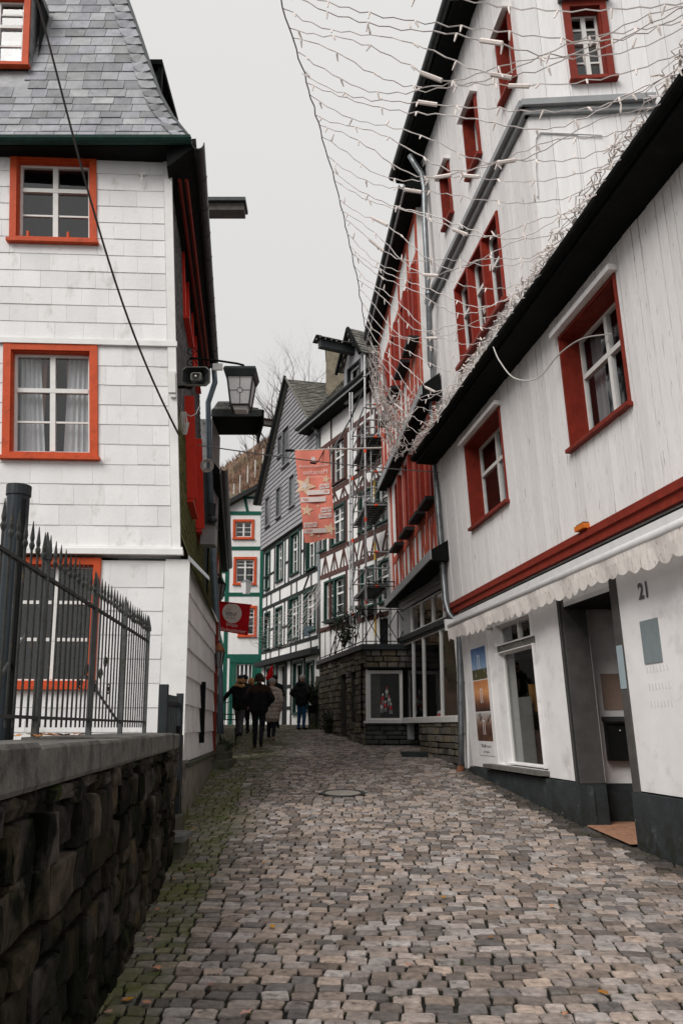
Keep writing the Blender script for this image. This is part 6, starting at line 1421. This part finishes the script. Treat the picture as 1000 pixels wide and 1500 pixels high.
ws = thing('slate_blue_sign', 'small grey-blue hanging board on the black timbered house', 'sign', atY(453, 932, 32))
p, q_ = atY(445, 917, 32.2), atY(463, 932, 32.2)
MB().box(p.x, q_.x, 32.2, 32.24, q_.z, p.z).build('board', M['bluepipe'], ws); MB().tube([Vector((p.x - .1, 32.22, p.z + .1)), Vector((q_.x + .2, 32.22, p.z + .1))], .015, 5).build('bracket', M['black'], ws)
gf = thing('iron_area_railing', 'low black spiked railing in front of the green house', 'railing', (-4.9, 40, 1.72))
for i in range(16): MB().tube([Vector((-5.9 + .14 * i, 40, 1.7)), Vector((-5.9 + .14 * i, 40, 2.95 + .03 * i)), Vector((-5.9 + .14 * i, 40, 3.15 + .03 * i))], [.018, .018, .002], 5).build('bar', M['black'], gf)
MB().tube([Vector((-5.95, 40, 2.7)), Vector((-3.7, 40, 3.15))], .02, 5).build('rail', M['black'], gf)
# ------------------------------------------------------------------ net of Christmas lights
nt_ = thing('fairy_light_net', 'white net of unlit Christmas bulbs sagging from the gutter across the street', 'light net', RF.pt(6, EAVE + .2, .5))
ROPE = [(400, -70), (412, 0), (430, 60), (448, 120), (466, 178), (484, 240), (498, 300), (510, 350), (521, 400), (531, 455), (539, 505), (545, 550), (549, 590)]
def rope_at(t):
    k = t * (len(ROPE) - 1); i = min(int(k), len(ROPE) - 2); f = k - i; px_ = ROPE[i][0] * (1 - f) + ROPE[i + 1][0] * f; py_ = ROPE[i][1] * (1 - f) + ROPE[i + 1][1] * f
    d = ray(px_, py_); s_ = (8.45 - CZ) / d.z; return Vector((d.x * s_, d.y * s_, 8.45))
rp_ = [rope_at(i / 60) + Vector((U(-.015, .015), 0, U(-.02, .02))) for i in range(61)]
MB().tube(rp_, .0075, 5).build('edge_rope', M['netrope'], nt_)
NS = 36
for i in range(NS):
    t = i / (NS - 1); tt = t ** .93; a = rope_at(tt)
    sr_ = max(-.45, min(10.8, (a.y - 6.0) / .99 - 1.6 + 1.25 * t)); b = RF.pt(sr_, EAVE + .17 + U(-.05, .03), OV + .1)
    L = (b - a).length; n = max(8, int(L / .10)); sag = U(.42, .68); pts = []
    for k in range(n + 1):
        f = k / n; p = a.lerp(b, f); p.z -= sag * 4 * f * (1 - f) * (1 + .25 * math.sin(f * 9 + i)) * .9; zz = .012 * (1 if k % 2 else -1) if 0 < k < n else 0
        p += Vector((U(-.012, .012), U(-.012, .012) + .05 * math.sin(f * 14 + i * 2), zz * U(.3, 1.2))); pts.append(p)
    so2 = MB().tube(pts, .006, 4).build('strand', M['netwire'], nt_); q = MB()
    for k in range(1, n, 4):
        p = pts[k]; d = Vector((U(-.6, .6), U(-.6, .6), -1 if R_() < .8 else .8)).normalized(); q.tube([p, p + d * .022, p + d * .08], [.007, .012, .006], 5)
    if R_() < .5: k = int(n * U(.15, .6)); q.tube([pts[k], pts[k + 2] if k + 2 < n else pts[k]], .02, 6)
    q.build('bulbs', M['bulb'], so2, kind='stuff')
# bunched net along the gutter and the tangle at its far end
for i in range(5):
    pts = [RF.pt(-.4 + 11.3 * k / 110, EAVE + .20 + .10 * R_() + .03 * i, OV + U(-.02, .16)) for k in range(111)]
    MB().tube(pts, .006, 4).build('gutter_strand', M['netwire'], nt_)
q = MB()
for k in range(260):
    s_ = -.4 + 11.2 * R_() ; p = RF.pt(s_, EAVE + .2 + .2 * R_(), OV + U(0, .16)); d = Vector((U(-1, 1), U(-1, 1), U(-1, .4))).normalized(); q.tube([p, p + d * .02, p + d * .08], [.008, .013, .006], 5)
q.build('gutter_bulbs', M['bulb'], nt_, kind='stuff')
ta = rope_at(1.0); tb = RF.pt(10.9, EAVE + .35, OV + .15)
for i in range(26):
    a = rope_at(U(.80, 1.0)) + Vector((U(-.05, .2), U(-.3, .3), U(-.35, .1))); b = tb + Vector((U(-.25, .05), U(-1.4, .3), U(-.15, .9))); n = 16; pts = []
    for k in range(n + 1):
        f = k / n; p = a.lerp(b, f); p.z -= U(.9, 1.2) * (.55 + .03 * i) * 4 * f * (1 - f) * .55; pts.append(p + Vector((U(-.06, .06), U(-.06, .06), U(-.07, .07))))
    MB().tube(pts, .0075, 4).build('tangled_strand', M['netwire'], nt_)
    if i % 2:
        q = MB()
        for k in range(1, n, 2): d = Vector((U(-1, 1), U(-1, 1), U(-1, .3))).normalized(); q.tube([pts[k], pts[k] + d * .1], [.014, .008], 5)
        q.build('tangle_bulbs', M['bulb'], nt_, kind='stuff')
ln = thing('far_light_net', 'distant net of white string lights drooping in front of the black timbered house', 'light net', atY(400, 930, 33))
for i in range(13):
    a, b = atY(366, 903 + i * 3, 31), atY(470, 850 + i * 2, 30.6); n = 26
    MB().tube([a.lerp(b, k / n) + Vector((U(-.05, .05), 0, -(.9 + .09 * i) * 4 * (k / n) * (1 - k / n) * .55 + U(-.07, .07))) for k in range(n + 1)], .007, 4).build('strand', M['netwire'], ln)

# ------------------------------------------------------------------ people
import numpy as np
def cloth(name, c, rough=.85): return mat(name, c, rough, 0, (14, .15), (60, .25))
PM = {'skin': mat('skin', (.50, .28, .20), .55, 0, (9, .08), None), 'black': cloth('black_coat', (.010, .010, .011)), 'brown': cloth('brown_coat_yoke', (.035, .017, .011)), 'jeans': cloth('blue_jeans', (.02, .07, .16)),
      'darkjeans': cloth('dark_trousers', (.012, .014, .02)), 'greytr': cloth('grey_trousers', (.10, .10, .105)), 'cream': cloth('cream_quilted_coat', (.48, .40, .35)), 'shoe': cloth('dark_shoe', (.012, .011, .011), .5), 'tan': cloth('tan_boot', (.42, .29, .2)),
      'greyhat': cloth('grey_knit', (.36, .34, .34)), 'darkhat': cloth('dark_knit', (.02, .025, .03)), 'brownhat': cloth('brown_cap', (.035, .022, .018)), 'blond': cloth('light_fur', (.50, .27, .12)), 'hair': cloth('brown_hair', (.06, .035, .022)), 'red': cloth('red_umbrella_cloth', (.70, .008, .012)), 'eye': cloth('eye', (.01, .01, .01), .3), 'lip': cloth('lip', (.35, .1, .08), .5)}
def person(loc, heading, H, label, P, mats):
    """one continuous body grown from tapered capsules along the posed skeleton (x right, y forward, z up)"""
    t = thing('person', label, 'person', loc, 'people walking up the street'); k = H / 1.75
    ca, sa = math.cos(heading), math.sin(heading)
    def W(p): p = Vector(p) * k; return Vector(loc) + Vector((p.x * ca - p.y * sa, p.x * sa + p.y * ca, p.z))
    caps = []
    def cap(a, b, r0, r1, tag): caps.append((Vector(a), Vector(b), r0, r1, tag))
    J, T, S = 'jacket', 'trousers', 'shoes'; fat = P.get('fat', 1.0); hem = P.get('hem', .86); lean = P.get('lean', .03)
    for sx in (-1, 1):
        cap((sx * .075, 0, hem + .08), (sx * .10, lean, 1.37), .128 * fat, .118 * fat, J)
        cap((sx * .06, -.02, 1.05), (sx * .08, lean - .02, 1.30), .12 * fat, .12 * fat, J)
    cap((-.165, lean, 1.395), (.165, lean, 1.395), .078, .078, J); cap((0, lean, 1.40), (0, lean, 1.49), .095, .07, J)
    cap((-.07, 0, .92), (.07, 0, .92), .118, .118, T)
    hd = Vector(P.get('head', (0, .02, 0))) + Vector((0, lean, 0)); cap((0, lean, 1.45), Vector((0, 0, 1.57)) + hd, .056, .056, 'skin')
    hc = Vector((0, .0, 1.645)) + hd; ht = P.get('turn', 0); f = Vector((math.sin(ht), math.cos(ht), 0)); r_ = Vector((f.y, -f.x, 0))
    cap(hc + Vector((0, 0, -.03)), hc + Vector((0, 0, .035)), .086, .092, 'skin'); cap(hc + f * .03 + Vector((0, 0, -.07)), hc + f * .045 + Vector((0, 0, -.08)), .058, .05, 'skin')
    cap(hc + f * .085 + Vector((0, 0, .012)), hc + f * .102 + Vector((0, 0, -.012)), .010, .016, 'skin')
    for s_ in (-1, 1): cap(hc + r_ * s_ * .088 + Vector((0, 0, .01)), hc + r_ * s_ * .092 + Vector((0, 0, -.02)), .016, .013, 'skin')
    for i, sx in enumerate((-1, 1)):
        kn, ak, to = [Vector(v) for v in P['legs'][i]]; hip = Vector((sx * .085, 0, .92))
        cap(hip, kn, .092, .066, T); cap(kn, ak, .066, .05, T); cap(ak, ak + Vector((0, 0, -.03)), .05, .045, S); cap(ak + Vector((0, -.02, -.035)), to, .042, .034, S)
        el, wr = [Vector(v) for v in P['arms'][i]]; sh = Vector((sx * .20, lean, 1.385))
        cap(sh, el, .068 * fat, .058 * fat, J); cap(el, wr, .058 * fat, .047, J)
        d = (wr - el).normalized(); side = Vector((0, 1, 0)); side = (side - d * side.dot(d)).normalized(); pn = wr + d * .05
        cap(wr, wr + d * .075, .030, .034, 'skin')
        for q_ in range(4):
            o = side * (.027 - .018 * q_); L = (.065, .078, .072, .055)[q_]; a = wr + d * .09 + o; b = a + d * L * .55; c = b + (d * .75 + Vector((-sx * .5, 0, 0))).normalized() * L * .45
            cap(a, b, .0105, .010, 'skin'); cap(b, c, .010, .009, 'skin')
        a = wr + d * .035 + side * .03; cap(a, a + (d + side * .9).normalized() * .06, .012, .010, 'skin')
    mb = MB()
    for (a, b, r0, r1, tag) in caps:
        ax = b - a; L = ax.length; ax = ax / L if L > 1e-6 else Vector((0, 0, 1)); pts = []; rs = []
        for q_ in range(4): an = math.pi / 2 * q_ / 4; pts.append(a - ax * r0 * math.cos(an)); rs.append(max(r0 * math.sin(an), .0008))
        pts.append(a); rs.append(r0); pts.append(b); rs.append(r1)
        for q_ in range(3, -1, -1): an = math.pi / 2 * q_ / 4; pts.append(b + ax * r1 * math.cos(an)); rs.append(max(r1 * math.sin(an), .0008))
        mb.tube(pts, rs, 12)
    me = bpy.data.meshes.new('body'); me.from_pydata([tuple(v) for v in mb.v], [], mb.f); tmp = bpy.data.objects.new('body_tmp', me); COL.objects.link(tmp)
    md = tmp.modifiers.new('r', 'REMESH'); md.mode = 'VOXEL'; md.voxel_size = .0125; sm = tmp.modifiers.new('s', 'SMOOTH'); sm.factor = .5; sm.iterations = 3
    dg = bpy.context.evaluated_depsgraph_get(); m2 = bpy.data.meshes.new_from_object(tmp.evaluated_get(dg)); bpy.data.objects.remove(tmp)
    m2.name = 'body'; n = len(m2.polygons); cen = np.empty(n * 3); m2.polygons.foreach_get('center', cen); cen = cen.reshape(-1, 3)
    best = np.full(n, 1e9); tagi = np.zeros(n, int); tags = ['jacket', 'trousers', 'shoes', 'skin', 'yoke']
    for (a, b, r0, r1, tag) in caps:
        A = np.array(a); B = np.array(b); ab = B - A; tt = np.clip(((cen - A) @ ab) / max(ab @ ab, 1e-9), 0, 1); dd = np.linalg.norm(cen - A - tt[:, None] * ab, axis=1) - (r0 + (r1 - r0) * tt)
        m = dd < best; best[m] = dd[m]; tagi[m] = tags.index(tag)
    if 'yoke' in mats: tagi[(tagi == 0) & (cen[:, 2] > 1.32 + .03 * np.cos(cen[:, 0] * 30))] = 4
    # folds in the cloth
    co = np.empty(len(m2.vertices) * 3); m2.vertices.foreach_get('co', co); co = co.reshape(-1, 3)
    m2.materials.clear()
    for tg_ in tags: m2.materials.append(PM[mats.get(tg_, mats['jacket'])])
    m2.polygons.foreach_set('material_index', tagi.astype(np.int32)); m2.polygons.foreach_set('use_smooth', [True] * n)
    out = np.empty_like(co); wv = np.sin(co[:, 2] * 42 + co[:, 0] * 18) * .004 + np.sin(co[:, 2] * 23 - co[:, 1] * 25) * .004
    wv[(co[:, 2] > 1.46)] = 0
    cq = co.copy(); rad = np.hypot(co[:, 0], co[:, 1]) + 1e-6
    if P.get('quilt'):
        z_ = co[:, 2]; jk = (z_ > hem - .05) & (z_ < 1.42); wv = np.where(jk, .022 * np.abs(np.sin(z_ * math.pi / .115)), 0)
    cq[:, 0] += co[:, 0] / rad * wv; cq[:, 1] += co[:, 1] / rad * wv
    m2.vertices.foreach_set('co', np.array([tuple(W(p) - Vector(loc)) for p in cq]).ravel()); m2.update()
    o = bpy.data.objects.new('body', m2); COL.objects.link(o); o.parent = t; ORG[o.name] = Vector(loc)
    # face and headwear
    for s_ in (-1, 1): MB().ball(W(hc + f * .083 + r_ * s_ * .034 + Vector((0, 0, .02))), .011 * k, 8, 6).build('eye', PM['eye'], t)
    MB().tube([W(hc + f * .092 + r_ * -.025 + Vector((0, 0, -.058))), W(hc + f * .098 + Vector((0, 0, -.056))), W(hc + f * .092 + r_ * .025 + Vector((0, 0, -.058)))], .006 * k, 6).build('mouth', PM['lip'], t)
    def dome(z0, rr, m, name, n_=16, h_=.12, back=0, jit=0):
        q = MB(); rings = []
        for i in range(7):
            an = math.pi / 2 * i / 6; rings.append([W(hc + Vector((rr * math.cos(an) * math.cos(2 * math.pi * j / n_) * (1 + U(-jit, jit)), rr * 1.1 * math.cos(an) * math.sin(2 * math.pi * j / n_) * (1 + U(-jit, jit)), z0 + h_ * math.sin(an))) - f * back) for j in range(n_)])
        rings.insert(0, [W(hc + Vector((rr * .97 * math.cos(2 * math.pi * j / n_), rr * 1.06 * math.sin(2 * math.pi * j / n_), z0 - .045)) - f * back) for j in range(n_)])
        for r1_, r2_ in zip(rings, rings[1:]): ring(q, r1_, r2_)
        return q.build(name, PM[m], t, smooth=True)
    hat = P.get('hat')
    if hat: dome(.03, .103, hat, 'hat', h_=.105)
    if P.get('brim'): MB().prism([W(hc + f * (.08 + .05 * math.cos(a)) + r_ * .085 * math.sin(a) + Vector((0, 0, .045))) for a in [-1.5 + .3 * i for i in range(11)]], Vector((0, 0, .012))).build('cap_brim', PM[hat], t)
    if P.get('hair'):
        q = MB()
        for i in range(60):
            a = U(.6, 5.7); b = hc - f * .0; d = (-f * math.cos(a - math.pi) * -1 + r_ * math.sin(a)); d = (r_ * math.sin(a) + f * math.cos(a)).normalized()
            if d.dot(f) > .45: continue
            p0 = hc + d * .085 + Vector((0, 0, U(-.02, .06))); q.tube([W(p0), W(p0 + d * .02 + Vector((0, 0, -.06))), W(p0 + d * .015 + Vector((U(-.02, .02), U(-.02, .02), -.06 - U(.02, P['hair'])))) ], [.022 * k, .02 * k, .004], 5)
        q.build('hair', PM[P.get('haircol', 'hair')], t, smooth=True)
    if P.get('hood'):
        q = MB(); c = Vector((0, lean - .07, 1.46))
        for i in range(70):
            a = math.pi * 2 * i / 70; p0 = c + Vector((.12 * math.cos(a), .075 * math.sin(a) - .0, .02 * math.sin(a * 2))); q.ball(W(p0), .04 * k * U(.8, 1.2), 6, 5)
        q.build('hood_trim', PM[P['hood']], t, smooth=True)
    return t, W
WALK = [((-.09, .12, .50), (-.09, .10, .09), (-.10, .25, .05)), ((.09, .02, .50), (.09, -.34, .22), (.09, -.30, .06))]
STAND = [((-.09, .03, .49), (-.10, -.01, .08), (-.12, .15, .035)), ((.09, .03, .49), (.11, -.03, .08), (.14, .13, .035))]
STEP = [((-.09, .14, .50), (-.09, .16, .09), (-.10, .32, .05)), ((.09, -.02, .49), (.09, -.26, .12), (.09, -.12, .045))]
DOWN = [((-.27, -.03, 1.13), (-.24, .06, .90)), ((.27, -.03, 1.13), (.24, .06, .90))]
POCK = [((-.33, -.10, 1.16), (-.20, .08, 1.00)), ((.33, -.10, 1.16), (.20, .08, 1.00))]
def feet(px_, py_): return on_ground(px_, py_)
person(feet(378, 1096), .02, 1.83, 'broad man in dark brown jacket and black trousers walking away, nearest of the group', dict(legs=WALK, arms=POCK, hat='brownhat', fat=1.18, hem=.84, hair=.02), dict(jacket='black', yoke='brown', trousers='darkjeans', shoes='shoe', skin='skin'))
person(feet(397, 1085), -.05, 1.70, 'person in long cream quilted coat and grey knit hat walking beside the broad man', dict(legs=STEP, arms=DOWN, hat='greyhat', fat=1.22, hem=.58, quilt=1, hood='cream'), dict(jacket='cream', trousers='darkjeans', shoes='tan', skin='skin'))
person(feet(441, 1069), -.5, 1.78, 'man in grey knit hat, black hooded jacket and bright blue jeans by the stair', dict(legs=STAND, arms=POCK, hat='greyhat', fat=1.15, hem=.80, turn=.3, hood='black'), dict(jacket='black', trousers='jeans', shoes='shoe', skin='skin'))
person(feet(350, 1079), -.1, 1.76, 'person in black coat and fur-trimmed hood with left arm held out', dict(legs=STEP, arms=[((-.40, .04, 1.18), (-.56, .10, .98)), DOWN[1]], hat='darkhat', fat=1.15, hem=.80, hood='blond', hair=.06, haircol='blond'), dict(jacket='black', trousers='greytr', shoes='shoe', skin='skin'))
person(feet(358, 1074), math.pi - .2, 1.76, 'man in dark peaked cap and black jacket facing down the street', dict(legs=STAND, arms=DOWN, hat='darkhat', brim=1, fat=1.1, hem=.82), dict(jacket='black', trousers='darkjeans', shoes='shoe', skin='skin'))
person(feet(367, 1071), .2, 1.66, 'fair-haired person half hidden behind the broad man', dict(legs=STAND, arms=DOWN, fat=1.1, hem=.8, hat='blond', hair=.1, haircol='blond', hood='blond'), dict(jacket='black', trousers='darkjeans', shoes='shoe', skin='skin'))
gp, gW = person(feet(402, 1067), .15, 1.80, 'guide in dark cap holding up a folded red umbrella', dict(legs=STAND, arms=[((-.26, .16, 1.30), (-.19, .22, 1.55)), DOWN[1]], hat='darkhat', fat=1.08, hem=.82), dict(jacket='black', trousers='darkjeans', shoes='shoe', skin='skin'))
um = thing('folded_umbrella', 'bright red folded umbrella held above the heads of the group', 'umbrella', gW((-.19, .28, 1.62)))
u0 = gW((-.19, .26, 1.60)); u1 = u0 + Vector((.10, 0, .52))
MB().tube([u0 - Vector((.03, 0, .12)), u1 + (u1 - u0) * .08], .012, 6).build('shaft', PM['shoe'], um)
q = MB(); n = 14; rings = []
for i in range(9):
    f_ = i / 8; c = u0.lerp(u1, .08 + .92 * f_); r_ = (.105 * (1 - f_) ** .8 + .01) * (1 if i else .75); rings.append([c + Vector((r_ * (1 + .28 * (j % 2)) * math.cos(2 * math.pi * j / n), r_ * (1 + .28 * (j % 2)) * math.sin(2 * math.pi * j / n), .05 * (j % 2) * (1 - f_) * (-1 if i == 0 else 0))) for j in range(n)])
for a, b in zip(rings, rings[1:]): ring(q, a, b)
q.build('canopy', PM['red'], um)
